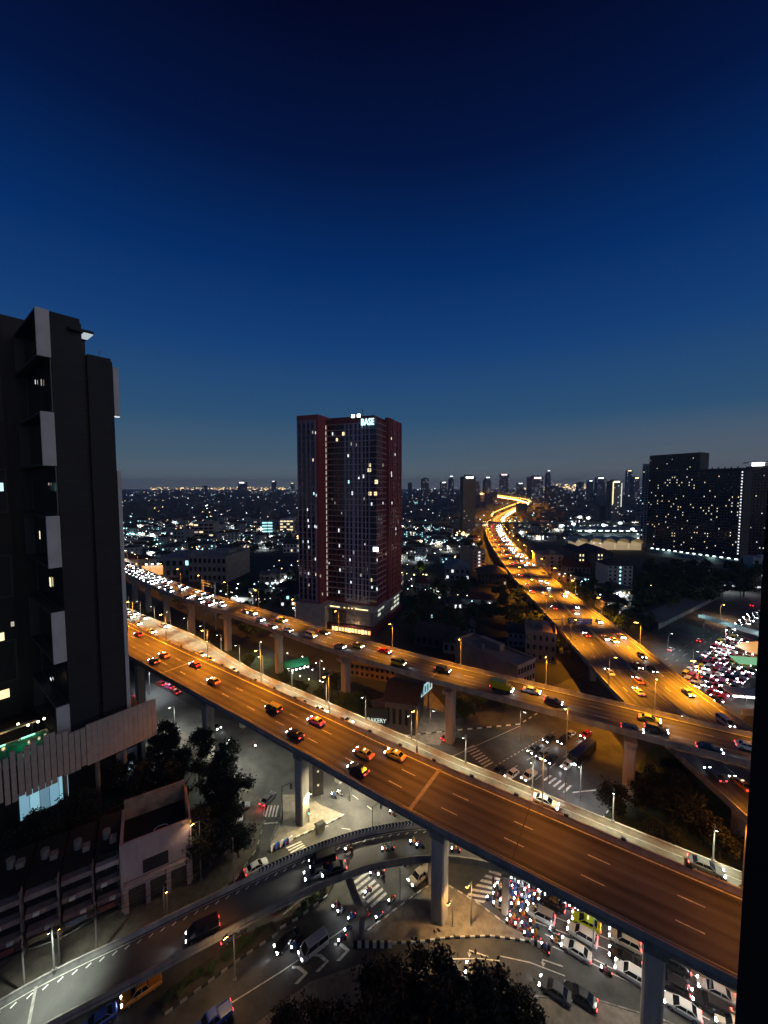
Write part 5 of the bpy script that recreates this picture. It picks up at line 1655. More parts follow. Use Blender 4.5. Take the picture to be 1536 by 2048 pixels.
fleet(V1, -1, [(277, 1268, 'sedan', 'red'), (328, 1309, 'taxi', 'orange'), (308, 1321, 'sedan', 'black'), (390, 1328, 'sedan', 'red'), (427, 1361, 'taxi', 'orange', 'yellow'), (547, 1417, 'van', 'black', 'yellow'), (590, 1467, 'sedan', 'black'), (632, 1441, 'taxi', 'pink', 'yellow'),
               (727, 1505, 'taxi', 'orange', 'yellow'), (790, 1508, 'taxi', 'yellow'), (716, 1537, 'sedan', 'black')], 'leaving on the near expressway', 'cars on the near expressway', 2, 50)
fleet(V2, 1, [(262, 1232, 'sedan', 'white'), (275, 1246, 'sedan', 'silver'), (322, 1226, 'sedan', 'white'), (300, 1212, 'sedan', 'white'), (288, 1222, 'suv', 'white'), (402, 1308, 'sedan', 'white'), (345, 1246, 'sedan', 'silver'), (465, 1340, 'sedan', 'white'), (532, 1376, 'sedan', 'white'), (604, 1407, 'suv', 'silver'), (640, 1420, 'sedan', 'white'),
              (418, 1318, 'taxi', 'yellow'), (303, 1262, 'taxi', 'lime'), (1092, 1602, 'sedan', 'white'), (1412, 1727, 'sedan', 'grey'), (690, 1440, 'sedan', 'silver')], 'on the pale viaduct', 'cars on the pale viaduct', 2, 90)
fleet(V3, 1, [(1265, 1457, 'sedan', 'grey'), (1312, 1458, 'suv', 'black'), (1422, 1503, 'sedan', 'black'), (1300, 1437, 'sedan', 'yellow'), (1004, 1376, 'truck', 'yellow'), (1064, 1380, 'sedan', 'white'), (1107, 1402, 'sedan', 'black'), (886, 1339, 'suv', 'black'), (797, 1325, 'van', 'yellow'), (770, 1301, 'sedan', 'red'), (716, 1290, 'taxi', 'yellow', 'yellow'),
              (680, 1291, 'sedan', 'silver'), (648, 1264, 'sedan', 'black'), (622, 1270, 'van', 'white'), (576, 1259, 'sedan', 'white'), (563, 1240, 'van', 'yellow'), (540, 1254, 'sedan', 'silver'), (505, 1226, 'suv', 'white'), (492, 1222, 'sedan', 'silver'), (520, 1238, 'sedan', 'white'), (1498, 1492, 'sedan', 'white')], 'coming along the tall ramp', 'cars on the tall ramp', 1, 130)
# the jam at the far end of the ramp: rows of oncoming cars nobody can tell apart
jam_n = 0
for lane_i, lane in enumerate((-4.0, -1.3, 1.5, 4.2)):
    jam_k = 0
    d = 95 + R.uniform(0, 5)
    while d < 310:
        p, t, n, w = V3.at(d)
        q = p + n * (lane + R.uniform(-.3, .3))
        pr = 1.0 if d < 240 else .5
        if R.random() < pr:
            R_K, R_C = R.choice(('sedan', 'sedan', 'suv', 'van', 'pickup')), R.choice(('white', 'silver', 'black', 'grey', 'white', 'red'))
            car(q.x, q.y, 19.02, math.atan2(t.y, t.x) + R.uniform(-.03, .03), R_K, R_C, None, True, False, '%s %s in the headlight jam on the tall ramp, %s of its %s lane' % (R_C, R_K, ordinal(jam_k), ('nearest', 'second', 'third', 'farthest')[lane_i]), 'jammed cars on the tall ramp', 1, 60 if jam_n % 5 == 0 else 0)
            jam_k += 1
            jam_n += 1
        d += R.uniform(5.6, 7.6)
fleet(V4, 1, [(1277, 1382, 'sedan', 'white'), (1276, 1360, 'taxi', 'orange', 'pink'), (1219, 1343, 'sedan', 'white'), (1173, 1269, 'sedan', 'red'), (1108, 1215, 'sedan', 'red'), (1090, 1187, 'sedan', 'white'), (1065, 1183, 'sedan', 'red'), (1041, 1150, 'sedan', 'grey'), (1370, 1441, 'sedan', 'red'), (1430, 1548, 'sedan', 'grey'), (1482, 1566, 'taxi', 'orange'), (1055, 1169, 'sedan', 'silver'), (1024, 1128, 'sedan', 'white'), (1005, 1110, 'sedan', 'red')],
      'leaving on the far expressway', 'cars leaving on the far expressway', 4, 50)
fleet(V4, -1, [(1451, 1444, 'van', 'white'), (1376, 1384, 'sedan', 'silver'), (1304, 1338, 'sedan', 'black'), (1276, 1331, 'taxi', 'orange'), (1283, 1310, 'sedan', 'black'), (1229, 1280, 'taxi', 'yellow'), (1211, 1275, 'sedan', 'white'), (1243, 1272, 'sedan', 'white'), (1198, 1242, 'sedan', 'white'), (1151, 1225, 'sedan', 'white'), (1152, 1213, 'suv', 'white'), (1128, 1190, 'sedan', 'white'), (1132, 1183, 'sedan', 'white'), (1093, 1165, 'suv', 'white'), (1096, 1175, 'sedan', 'white'), (1080, 1160, 'sedan', 'silver')],
      'coming on the far expressway', 'cars coming on the far expressway', 2, 70)
for lane_n, lane, dr in (('inner', -4, -1), ('middle', -7.5, -1), ('outer', -10.5, -1), ('inner', 3.6, 1), ('outer', 7, 1)):
    far_k = 0
    d = 300 + R.uniform(0, 10)
    while d < V4.len - 5:
        p, t, n, w = V4.at(d)
        q = p + n * lane
        car(q.x, q.y, 10.02, math.atan2(t.y * dr, t.x * dr), R.choice(('sedan', 'suv')), R.choice(('white', 'silver', 'red', 'grey')), None, True, True,
            ('tiny car with white headlights on the distant expressway, %s nearest in the %s lane' if dr < 0 else 'tiny car with red tail lights on the distant expressway, %s nearest in the %s lane') % (ordinal(far_k), lane_n), 'distant oncoming cars' if dr < 0 else 'distant departing cars', 1)
        far_k += 1
        d += R.uniform(13, 34) if dr < 0 else R.uniform(18, 42)
hl, tl_ = MB(), MB()
for lane, mb in ((-5, hl), (-9, hl), (5, tl_), (9, tl_)):
    d = 5.0
    while d < V4F.len:
        p, t, n, w = V4F.at(d)
        q = p + n * lane
        s = .5 + p.y * .0005
        mb.box(q.x - s, q.x + s, q.y - s, q.y + s, q.z + .4, q.z + .4 + s)
        d += R.uniform(10, 26) + p.y * .006
stuff(tag(hl.build('distant_headlights', glow('distant head glow', (1, .85, .6), 7)), 'mass of tiny white headlights far up the winding expressway', 'traffic'))
stuff(tag(tl_.build('distant_tail_lights', glow('distant tail glow', (1, .2, .06), 5)), 'mass of tiny red tail lights far up the winding expressway', 'traffic'))
fleet(V5, -1, [(640, 1722, 'van', 'black'), (662, 1740, 'sedan', 'black'), (405, 1860, 'van', 'black'), (628, 1745, 'sedan', 'grey')], 'on the curved flyover', 'cars on the flyover', 1, 70)
# ground level: queue on the lower right
def street_car(px, py, ang, kind, paint, label, roofp=None, head=True, tail=True, taxi=False, beam=0, group='cars at street level', lod=0):
    g = gp(px, py, .75)
    return car(g.x, g.y, .012, ang, kind, paint, roofp, head, tail, label, group, lod, beam, taxi)
p, t, n, w = V1.at(V1.near(35, 50)[0])
QA = math.atan2(-t.y, -t.x)
for px, py, kind, paint, taxi, lab in (
        (1172, 1842, 'sedan', 'lime', True, 'bright yellow green taxi waiting below the near expressway'), (1165, 1868, 'suv', 'white', False, 'white sport utility car beside the bright yellow green taxi'), (1152, 1898, 'sedan', 'white', False, 'white car nearest the slip road in the queue'),
        (1082, 1828, 'suv', 'white', False, 'white sport utility car at the front of the queue beside the motorbikes'), (1104, 1803, 'sedan', 'black', False, 'black car hemmed in by motorbikes under the expressway edge'), (1250, 1880, 'suv', 'cream', False, 'cream sport utility car left of the dark expressway pier'),
        (1250, 1917, 'sedan', 'black', False, 'black car behind the orange motorbike left of the pier'), (1264, 1947, 'suv', 'white', False, 'white car half hidden by the dark expressway pier'), (1345, 1925, 'suv', 'black', False, 'black sport utility car right of the pier, rear left in the queue'),
        (1342, 1966, 'suv', 'black', False, 'black car with bright headlights just right of the pier'), (1432, 1980, 'sedan', 'silver', False, 'silver car in the rightmost column of the queue'), (1364, 2012, 'sedan', 'white', False, 'white car at the bottom of the queue right of the pier'),
        (1424, 2010, 'suv', 'black', False, 'black sport utility car between the silver and the white car'), (1470, 2050, 'sedan', 'cream', False, 'cream car cut by the bottom right corner')):
    street_car(px, py, QA + R.uniform(-.04, .04), kind, paint, lab, None, True, True, taxi, 50, 'cars queueing at the lower right')
# moving cars in the junction and on the slip roads
AA = math.atan2(-.6, -.8)
for px, py, ang, kind, paint, lab, bm in (
        (513, 1732, AA + math.pi, 'sedan', 'white', 'white car with red tail lights on the slip road beside the flyover', 0), (536, 1596, 1.2, 'sedan', 'grey', 'dark car braking with red lights before the zebra crossing', 0),
        (576, 1880, AA, 'sedan', 'black', 'black car heading down the lower left road', 60), (627, 1893, AA, 'van', 'white', 'white van heading down the lower left road', 60), (840, 1750, AA, 'pickup', 'cream', 'cream pickup turning left of the tall pier', 60),
        (468, 1862, AA + math.pi, 'sedan', 'grey', 'grey car with red lights in the lane under the flyover', 0), (572, 1795, AA + math.pi, 'sedan', 'black', 'black car beside the planted median', 0), (283, 1978, AA, 'pickup', 'orange', 'orange pickup in the lane below the flyover', 80),
        (195, 2040, AA, 'sedan', 'blue', 'blue car at the bottom left below the flyover', 60), (1110, 1978, QA, 'sedan', 'grey', 'dark car turning on the lower right slip road', 40), (1160, 1990, QA, 'sedan', 'black', 'black car behind it on the lower right slip road', 0),
        (960, 1945, QA + .2, 'sedan', 'black', 'car with one bright headlight on the slip road beside the black trees', 80),
        (480, 1612, .3, 'sedan', 'silver', 'parked silver car under the dark trees', 0), (465, 1640, .3, 'sedan', 'white', 'parked white car under the dark trees, nearer one', 0)):
    street_car(px, py, ang, kind, paint, lab, None, bm > 0, bm == 0 and 'parked' not in lab, False, bm, 'cars moving at street level')
for o in list(COL.objects):
    if o.get('label', '').startswith('dark car braking'):
        pointl('brake_glow', (-3.0, 0, .85), 60, (1, .04, .05), o, .2)
RA = math.atan2(*(G(1075, 1545) - G(1190, 1455)).yx)
for px, py, kind, paint, lab in (
        (1068, 1498, 'sedan', 'black', 'black car leading the left lane of the oncoming street traffic'), (1085, 1508, 'sedan', 'grey', 'grey car second in the oncoming street traffic'), (1103, 1517, 'sedan', 'black', 'black car in the middle of the oncoming street traffic'), (1127, 1480, 'suv', 'black', 'black car behind the grey one in the oncoming street traffic'),
        (1058, 1550, 'pickup', 'cream', 'cream pickup waiting at the stop line behind the pale viaduct'), (1024, 1547, 'sedan', 'white', 'white car waiting at the stop line, second from the left'), (998, 1540, 'sedan', 'black', 'dark car waiting at the stop line, leftmost'),
        (1098, 1476, 'sedan', 'black', 'small dark car crossing at the back of the oncoming street traffic'), (1140, 1468, 'sedan', 'silver', 'silver car at the back of the oncoming street traffic'), (1172, 1468, 'sedan', 'red', 'red car at the back right of the oncoming street traffic'), (1135, 1528, 'sedan', 'white', 'white car at the right of the oncoming street traffic')):
    street_car(px, py, RA, kind, paint, lab, beam=90, tail=False, group='oncoming street traffic')
g = gp(1165, 1505, 1.4)
big_vehicle(g.x, g.y, .012, RA, 'bus', 'black', 'dark bus among the oncoming street traffic', 'oncoming street traffic', 'bus')
street_car(425, 2040, AA, 'pickup', 'blue', 'blue pickup at the bottom edge beside the black trees', beam=60, group='cars moving at street level')
street_car(895, 1473, RA + math.pi, 'sedan', 'red', 'red car with tail lights beside the tall ramp pier', tail=True, head=False)
# the jam in the street at the right
JA = math.atan2(*(G(1340, 1400) - G(1480, 1270)).yx)
a0, a1 = G(1308, 1402), G(1455, 1265)
b0, b1 = G(1430, 1425), G(1560, 1300)
nj = 0
for i in range(24):
    for j in range(8):
        u, v = (i + R.uniform(-.25, .25)) / 24, (j + .5 + R.uniform(-.12, .12)) / 8
        q = a0.lerp(a1, u).lerp(b0.lerp(b1, u), v)
        if R.random() < .93:
            R_K, R_C = R.choice(('sedan', 'sedan', 'suv', 'van', 'pickup')), R.choice(('white', 'silver', 'black', 'grey', 'pink', 'red', 'black', 'yellow', 'white'))
            car(q.x, q.y, .012, JA + R.uniform(-.05, .05) + (math.pi if j < 3 and R.random() < .4 else 0), R_K, R_C, None, True, True, '%s %s in the street jam at the right, %s row, %s from the left' % (R_C, R_K, ordinal(i), ordinal(j)), 'jammed cars in the street at the right', 1, 45 if nj % 6 == 0 else 0)
            nj += 1
a0, a1 = G(1450, 1262), G(1500, 1225)
for i in range(6):
    for j in range(4):
        q = a0.lerp(a1, i / 6) + Vector((j * 4.2 + 2, j * 1.6, 0))
        car(q.x, q.y, .012, JA, R.choice(('sedan', 'suv')), R.choice(('white', 'silver', 'black')), None, True, False, 'car with headlights queueing beyond the footbridge, %s row, %s from the left' % (ordinal(i), ordinal(j)), 'queue beyond the footbridge', 1)
for px, py, paint, lab in ((1400, 1280, 'red', 'lone car with red lights on the empty carriageway at the right'), (1342, 1298, 'white', 'pale car leaving on the empty carriageway near the far expressway'), (1500, 1230, 'red', 'red lit car beyond the footbridge'), (1505, 1210, 'red', 'farther red lit car beyond the footbridge')):
    street_car(px, py, JA + math.pi, 'sedan', paint, lab, head=False, tail=True, lod=1)
for px, py, paint, lab in ((338, 1372, 'pink', 'pink taxi with red lights under the near expressway at the left'), (350, 1382, 'red', 'red car following the pink taxi under the expressway'), (322, 1366, 'red', 'small red lit car at the left under the expressway')):
    street_car(px, py, QA, 'sedan', paint, lab, head=False, taxi='taxi' in lab)
street_car(430, 1452, QA + math.pi, 'sedan', 'grey', 'grey car with headlights beside the second expressway pier', beam=60)
street_car(270, 1395, QA, 'sedan', 'red', 'car with red lights at the condominium corner', head=False)

# ------------------------------------------------------------------ motorbikes and riders
def skin(name, verts, edges, radii, m):
    me = bpy.data.meshes.new(name)
    me.from_pydata(verts, edges, [])
    ob = bpy.data.objects.new(name, me)
    COL.objects.link(ob)
    ob.modifiers.new('skin', 'SKIN')
    for i, r in enumerate(radii):
        me.skin_vertices[0].data[i].radius = (r, r) if not isinstance(r, tuple) else r
    me.skin_vertices[0].data[0].use_root = True
    ob.modifiers.new('sub', 'SUBSURF').levels = 1
    ob.modifiers['sub'].render_levels = 1
    bpy.context.view_layer.update()
    out = bpy.data.meshes.new_from_object(ob.evaluated_get(bpy.context.evaluated_depsgraph_get()))
    bpy.data.objects.remove(ob)
    out.name = name
    out.materials.clear()
    out.materials.append(m)
    return out
rv = [(-.2, 0, .86), (-.12, 0, 1.12), (-.02, 0, 1.36), (.02, 0, 1.5), (.05, 0, 1.62), (-.17, .13, .84), (.2, .2, .78), (.08, .2, .42), (.2, .2, .36), (-.17, -.13, .84), (.2, -.2, .78), (.08, -.2, .42), (.2, -.2, .36),
      (-.02, .2, 1.34), (.12, .29, 1.12), (.4, .27, 1.06), (-.02, -.2, 1.34), (.12, -.29, 1.12), (.4, -.27, 1.06)]
re = [(0, 1), (1, 2), (2, 3), (3, 4), (0, 5), (5, 6), (6, 7), (7, 8), (0, 9), (9, 10), (10, 11), (11, 12), (2, 13), (13, 14), (14, 15), (2, 16), (16, 17), (17, 18)]
rr = [.15, .15, .15, .065, .1, .11, .085, .06, .05, .11, .085, .06, .05, .075, .055, .045, .075, .055, .045]
RIDERS = [skin('person', rv, re, rr, mat('clothes %s' % n, c, .85, 0, .2, 4)) for n, c in (('dark', (.02, .02, .025)), ('pink', (.45, .12, .15)), ('blue', (.05, .1, .3)), ('white', (.55, .55, .55)), ('orange', (.6, .25, .03)))]
HELM = [MB().tube([(.06, 0, 1.55), (.06, 0, 1.6), (.05, 0, 1.7), (.05, 0, 1.78), (.05, 0, 1.81)], [.1, .14, .15, .1, .02], 10).mesh('helmet', mat('helmet %d' % i, c, .3, 0, 0)) for i, c in enumerate(((.5, .5, .5), (.02, .02, .02), (.4, .03, .03), (.6, .4, .03)))]
bk = MB()
bk.loft([[(-.75, -.1, .6), (-.75, .1, .6), (-.75, .1, .8), (-.75, -.1, .8)], [(-.1, -.16, .45), (-.1, .16, .45), (-.1, .16, .8), (-.1, -.16, .8)], [(.25, -.14, .45), (.25, .14, .45), (.25, .1, .62), (.25, -.1, .62)], [(.55, -.1, .55), (.55, .1, .55), (.55, .1, 1.0), (.55, -.1, 1.0)]])
BIKE = [bk.mesh('fairing', PAINT[c]) for c in ('black', 'red', 'blue', 'white')]
BSEAT = MB().box(-.7, .05, -.13, .13, .8, .88).mesh('seat', M_BLACK)
BWH = MB().tube([(0, -.05, 0), (0, .05, 0)], .29, 12).mesh('wheel', M_TYRE)
BBAR = MB().tube([(.42, -.34, 1.05), (.5, -.1, 1.0), (.5, .1, 1.0), (.42, .34, 1.05)], .02, 5).mesh('handlebar', M_DARKST)
BHD = MB().box(-.06, .08, -.11, .11, -.09, .09).mesh('headlight', L_HEAD)
BTL = MB().box(-.05, .05, -.07, .07, -.05, .05).mesh('tail_light', L_TAIL)
def bike(x, y, ang, label, plabel, group, z=.012, rider=True, head=True):
    t = thing('motorbike', label, 'motorbike', (x, y, z), ang, group)
    put('fairing', R.choice(BIKE), t)
    put('seat', BSEAT, t)
    put('wheel', BWH, t, (-.6, 0, .29))
    put('wheel', BWH, t, (.62, 0, .29))
    put('handlebar', BBAR, t)
    if head:
        put('headlight', BHD, t, (.62, 0, .9))
    if R.random() < .4:
        put('tail_light', BTL, t, (-.78, 0, .76))
    if rider:
        o = put('person', R.choice(RIDERS), None, (x, y, z), ang)
        tag(o, plabel, 'person', 'riders ' + group)
        put('helmet', R.choice(HELM), o)
gL, gR, gB = gp(1018, 1768, .8), gp(1128, 1802, .8), gp(985, 1800, .8)
pos = []
tries = 0
poly = [gp(*q, .8) for q in ((1020, 1750), (1075, 1770), (1100, 1790), (1075, 1812), (1068, 1850), (1075, 1880), (1030, 1855), (985, 1812), (972, 1800))]
def inside(x, y, pl):
    c = False
    for i in range(len(pl)):
        a, b = pl[i], pl[i - 1]
        if (a.y > y) != (b.y > y) and x < (b.x - a.x) * (y - a.y) / (b.y - a.y) + a.x:
            c = not c
    return c
while len(pos) < 46 and tries < 6000:
    tries += 1
    x, y = R.uniform(18, 36), R.uniform(56, 74)
    if inside(x, y, poly) and all((x - a) ** 2 + (y - b) ** 2 > 1.15 for a, b in pos) and (x - 20.3) ** 2 + (y - 62.8) ** 2 > 2:
        pos.append((x, y))
pos.sort(key=lambda a: a[0] / a[1])
for bi, (x, y) in enumerate(pos):
    bike(x, y, QA + R.uniform(-.25, .25), 'motorbike in the waiting crowd at the lower right, %s from the left' % ordinal(bi), 'helmeted rider in the crowd of waiting motorbikes, %s from the left' % ordinal(bi), 'motorbikes waiting in a crowd')
for i in range(20):
    px = 1118 + i * 9.6
    g = gp(px + R.uniform(-3, 3), 1795 + (px - 1100) * .415 + R.uniform(-3, 3), .8)
    bike(g.x, g.y, QA + R.uniform(-.2, .2), 'motorbike filing along the expressway edge beside the queue, %s from the left' % ordinal(i), 'helmeted rider filing along the expressway edge, %s from the left' % ordinal(i), 'motorbikes filing past the queue')
for k, (px, py, ang, lab) in enumerate(((1212, 1940, QA, 'orange lit motorbike between the slip road and the queue'), (1090, 1895, QA - .5, 'motorbike beside the striped kerb at the slip road'), (746, 1742, AA, 'motorbike crossing the zebra left of the tall pier'), (762, 1745, AA, 'motorbike just behind the one on the zebra'), (736, 1780, AA, 'motorbike on the zebra stripes'), (783, 1797, AA, 'motorbike passing the pavement island'),
                                        (672, 1808, AA, 'motorbike with cyan light left of the flyover column'), (682, 1818, AA, 'second motorbike left of the flyover column'), (703, 1832, AA, 'motorbike in front of the flyover column'), (735, 1828, AA, 'motorbike right of the flyover column'), (758, 1830, AA, 'motorbike near the pavement island tip'), (696, 1855, AA, 'motorbike in the middle of the lower left road'), (684, 1876, AA, 'motorbike nearest the hatched marking'), (590, 1890, AA, 'motorbike beside the black car on the lower left road'),
                                        (815, 1723, AA, 'lone motorbike under the flyover edge'), (668, 1590, QA, 'motorbike crossing the junction behind the island'), (680, 1585, QA, 'second motorbike crossing the junction'), (785, 1625, QA, 'motorbike beside the chevron parapet'), (508, 1490, QA + 3.1, 'lone motorbike on the pale street behind the second pier'), (1112, 1920 - 40, QA, 'motorbike between the white cars'), (1108, 1862, QA, 'motorbike ahead of the white cars'))):
    g = gp(px, py, .8)
    bike(g.x, g.y, ang, lab, 'rider on the ' + lab, 'motorbikes in the junction')
for k, (px, py) in enumerate(((838, 1690), (826, 1683), (768, 1697), (776, 1695), (692, 1698), (912, 1700))):
    x, y, z, a = pose(V5, px, py, -1, .8)
    bike(x, y, a, 'motorbike on the curved flyover, %s from the right' % ordinal(k), 'rider on the flyover motorbike, %s from the right' % ordinal(k), 'motorbikes on the flyover', z)

# ------------------------------------------------------------------ street-level lamps, signals, barriers
WARMW = (1.0, 0.80, 0.50)
for k, (px, py, h, col, pw, gl, lab) in enumerate((
        (942, 1850, 8, (1.0, .56, .2), 750, 'sod', 'curved lamp post on the pavement island beside the tall pier'), (905, 1852, 5, WARMW, 0, 'sod', 'thin sign pole on the pavement island'),
        (615, 1640, 7, (1.0, .78, .35), 700, 'led', 'lamp post on the triangular island beside the pier'), (700, 1600, 9, (1, .9, .64), 2300, 'led', 'lamp post in the junction behind the near expressway'), (350, 1470, 9, (.95, 1, .9), 1800, 'led', 'white lamp post on the left pavement by the podium'),
        (455, 1540, 9, (.97, 1, .82), 1500, 'led', 'lamp post behind the dark trees at the left'), (1128, 1660, 28, SODIUM, 1800, 'sod', 'tall orange lit pole between the pale viaduct and the street'), (1040, 1480, 9, (1, .8, .55), 700, 'led', 'lamp post beside the empty carriageway'),
        (1160, 1600, 9, (.9, .97, 1), 900, 'led', 'lamp post right of the oncoming street traffic'), (300, 1388, 9, (.85, .95, 1), 1500, 'led', 'lamp post beside the first expressway pier'), (1335, 1305, 9, (.8, .95, 1), 900, 'led', 'white lamp post on the empty carriageway at the right'),
        (1440, 1240, 9, (1, .6, .3), 2200, 'sod', 'orange lamp post beyond the footbridge'), (1385, 1345, 9, (1, .95, .9), 500, 'led', 'white lamp post over the street jam'), (1450, 1300, 9, (1, .95, .9), 500, 'led', 'white lamp post over the far part of the street jam'),
        (640, 1360, 8, (1, .85, .55), 500, 'led', 'lamp post on the verge beneath the ramp'), (520, 1318, 8, (.95, 1, .8), 700, 'led', 'lamp post on the verge left under the ramp'), (420, 1322, 9, (1, .7, .35), 700, 'sod', 'orange lamp post on the verge at the left'), (860, 1470, 8, (1, .85, .6), 500, 'led', 'lamp post on the shop forecourt'),
        (1185, 1920, 9, (1, .95, .8), 160, 'led', 'lamp post beside the lower right queue'), (1420, 1990, 9, (1, .93, .8), 500, 'led', 'lamp post among the cars right of the pier'), (470, 1960, 8, (1, .62, .3), 200, 'sod', 'lamp post beside the bottom left road'),         (402, 1760, 12, (1, .7, .5), 60, 'sod', 'tall thin concrete pole right of the pinkish building'), (330, 1860, 8, (1, .6, .38), 14, 'sod', 'dim lamp post in the lane before the pinkish building'), (120, 1940, 8, (1, .6, .38), 14, 'sod', 'dim lamp post in the lane before the shophouses'))):
    g = G(px, py)
    street_lamp((g.x, g.y, .0), h, [(R.choice((-.7, .7)), -.7)], col, pw * 4.5, lab, 'street level lamp posts', L_SOD if gl == 'sod' else L_LED, 1.3, 150)
for k, (x, y, col, pw) in enumerate(((-30, 95, (.95, 1, .82), 1100), (-8, 80, (1, .88, .6), 2900), (14, 65, (1, .8, .5), 420), (30, 55, (1, .92, .8), 560), (44, 46.5, (1, .92, .8), 520))):  # unseen lamps added under the deck to light the streets below
    p, t, n, w = V1.at(V1.near(x, y)[0])
    q = p + n * 1.5
    MB().box(q.x - .5, q.x + .5, q.y - .2, q.y + .2, 16.5, 16.75).build('added_soffit_lamp', L_LED, t1)
    spot('added_soffit_light', (q.x, q.y, 16.3), pw * 5, col, t1, 150, .6, .3)
p, t, n, w = V5.at(V5.near(-46.5, 50)[0])
street_lamp(p + n * (w + .18) + Vector((0, 0, .8)), 7.5, [(-n.x, -n.y)], (.88, 1, .86), 6500, 'grey lamp post on the flyover parapet at bottom left', 'street level lamp posts', L_LED, 1.5, 104)
def signal(px, py, h, ang, lens, label, arm=0):
    g = G(px, py)
    t = thing('traffic_signal', label, 'traffic light', (g.x, g.y, 0), ang)
    b = MB().tube([(0, 0, 0), (0, 0, h)], .08, 6)
    if arm:
        b.tube([(0, 0, h - .1), (arm, 0, h + .1)], .06, 6)
    b.build('pole', M_DARKST, t)
    hd = MB().box(arm - .18, arm + .18, -.35, -.1, h - 1.2, h).build('signal_head', M_BLACK, t)
    for i, m in enumerate((L_RED, M_BLACK, L_GRN)):
        on = (i == 0 and lens == 'red') or (i == 2 and lens == 'green')
        MB().tube([(arm, -.36, h - .2 - i * .38), (arm, -.42, h - .2 - i * .38)], .14, 10).build('signal_lens', m if on else M_DARKST, hd)
signal(618, 1645, 3.4, .3, 'green', 'green traffic signal at the pier of the triangular island')
signal(800, 1800, 6.0, 2.2, 'none', 'dark cantilever signal over the zebra left of the tall pier', 3.5)
signal(985, 1808, 5, 2.6, 'none', 'dark signal post at the stop line of the lower right queue')
signal(745, 1655, 5, .5, 'none', 'dark slim signal post in the open junction', 2.0)
signal(565, 1640, 8, .5, 'none', 'tall dark signal post left of the island pier', 2.0)
signal(1096, 1568, 6, 2.4, 'none', 'dark signal at the zebra behind the pale viaduct', 3)
for k in range(5):                       # water-filled barriers, blue and white
    g = G(545 + k * 9, 1700 - k * 4)
    MB_ = MB().loft([[(-.6, -.25, 0), (.6, -.25, 0), (.6, .25, 0), (-.6, .25, 0)], [(-.55, -.15, .45), (.55, -.15, .45), (.55, .15, .45), (-.55, .15, .45)], [(-.5, -.09, 1.0), (.5, -.09, 1.0), (.5, .09, 1.0), (-.5, .09, 1.0)]])
    t = thing('traffic_barrier', '%s plastic traffic barrier below the triangular island, %s from the left' % ('white' if k % 2 == 0 else 'blue', ordinal(k)), 'barrier', (g.x, g.y, .15), 1.0, 'plastic traffic barriers')
    MB_.build('barrier_body', M_WHITE if k % 2 == 0 else mat('blue plastic', (.03, .12, .5), .5, 0, .1, 2), t)
    MB().box(-.3, .3, -.3, -.26, .2, .4).build('reflector', M_RED, t)
g = G(628, 1610)
bd_ = thing('advertising_board', 'tall dark double advertising board on the triangular island behind the pier', 'billboard', (g.x + .8, g.y + 1.0, 0), .35)
MB().box(-1.3, 1.3, -.15, .15, 1.6, 9.0).build('board', mat('dark poster', (.015, .013, .014), .4, 0, .5, .8), bd_)
for i, z in enumerate((8.2, 4.8)):
    MB().box(-.2, .25, -.2, -.16, z - .8, z - .3).build('poster_spot', M_WHITE, bd_)
for x in (-1.0, 1.0):
    MB().tube([(x, 0.2, 0.1), (x, .2, 9)], .1, 6).build('post', M_STEEL, bd_)
g = G(640, 1662)
bx2 = thing('control_kiosk', 'small yellowish control kiosk with open cover on the triangular island', 'kiosk', (g.x, g.y, .14), .6)
MB().box(-.9, .9, -.6, .6, 0, 1.5).build('cabinet', mat('kiosk cream', (.6, .52, .3), .6, 0, .2, 2), bx2)
MB().loft([[(-1.1, -.8, 1.5), (1.1, -.8, 1.5), (1.1, .8, 1.5), (-1.1, .8, 1.5)], [(-.8, -.5, 1.8), (.8, -.5, 1.8), (.8, .5, 1.8), (-.8, .5, 1.8)]]).build('cover', M_BLACK, bx2)
g = G(1082, 1890)
gb = thing('kerb_guard', 'black and white striped guard at the tip of the pavement island', 'guard', (g.x, g.y, 0), -.3)
for k in range(6):
    MB().box(-1.6 + k * .5, -1.12 + k * .5, -.5, -.2, 0, .95).build('guard_stripe', M_WHITE if k % 2 == 0 else M_BLACK, gb)
# low fence along the left slip road
for l, lab in (([(566, 1592), (561, 1640), (541, 1690)], 'steel railing along the left side of the triangular island'),):
    t = thing('railing', lab, 'railing')
    P = [G(*p) for p in l]
    for a, b in zip(P, P[1:]):
        nn = max(1, int((b - a).length / 1.6))
        for i in range(nn):
            q = a.lerp(b, i / nn)
            MB().tube([(q.x, q.y, .14), (q.x, q.y, 1.1)], .035, 5).build('railing_post', M_STEEL, t)
        for z in (.6, 1.08):
            MB().tube([(a.x, a.y, z), (b.x, b.y, z)], .025, 5).build('rail', M_STEEL, t)

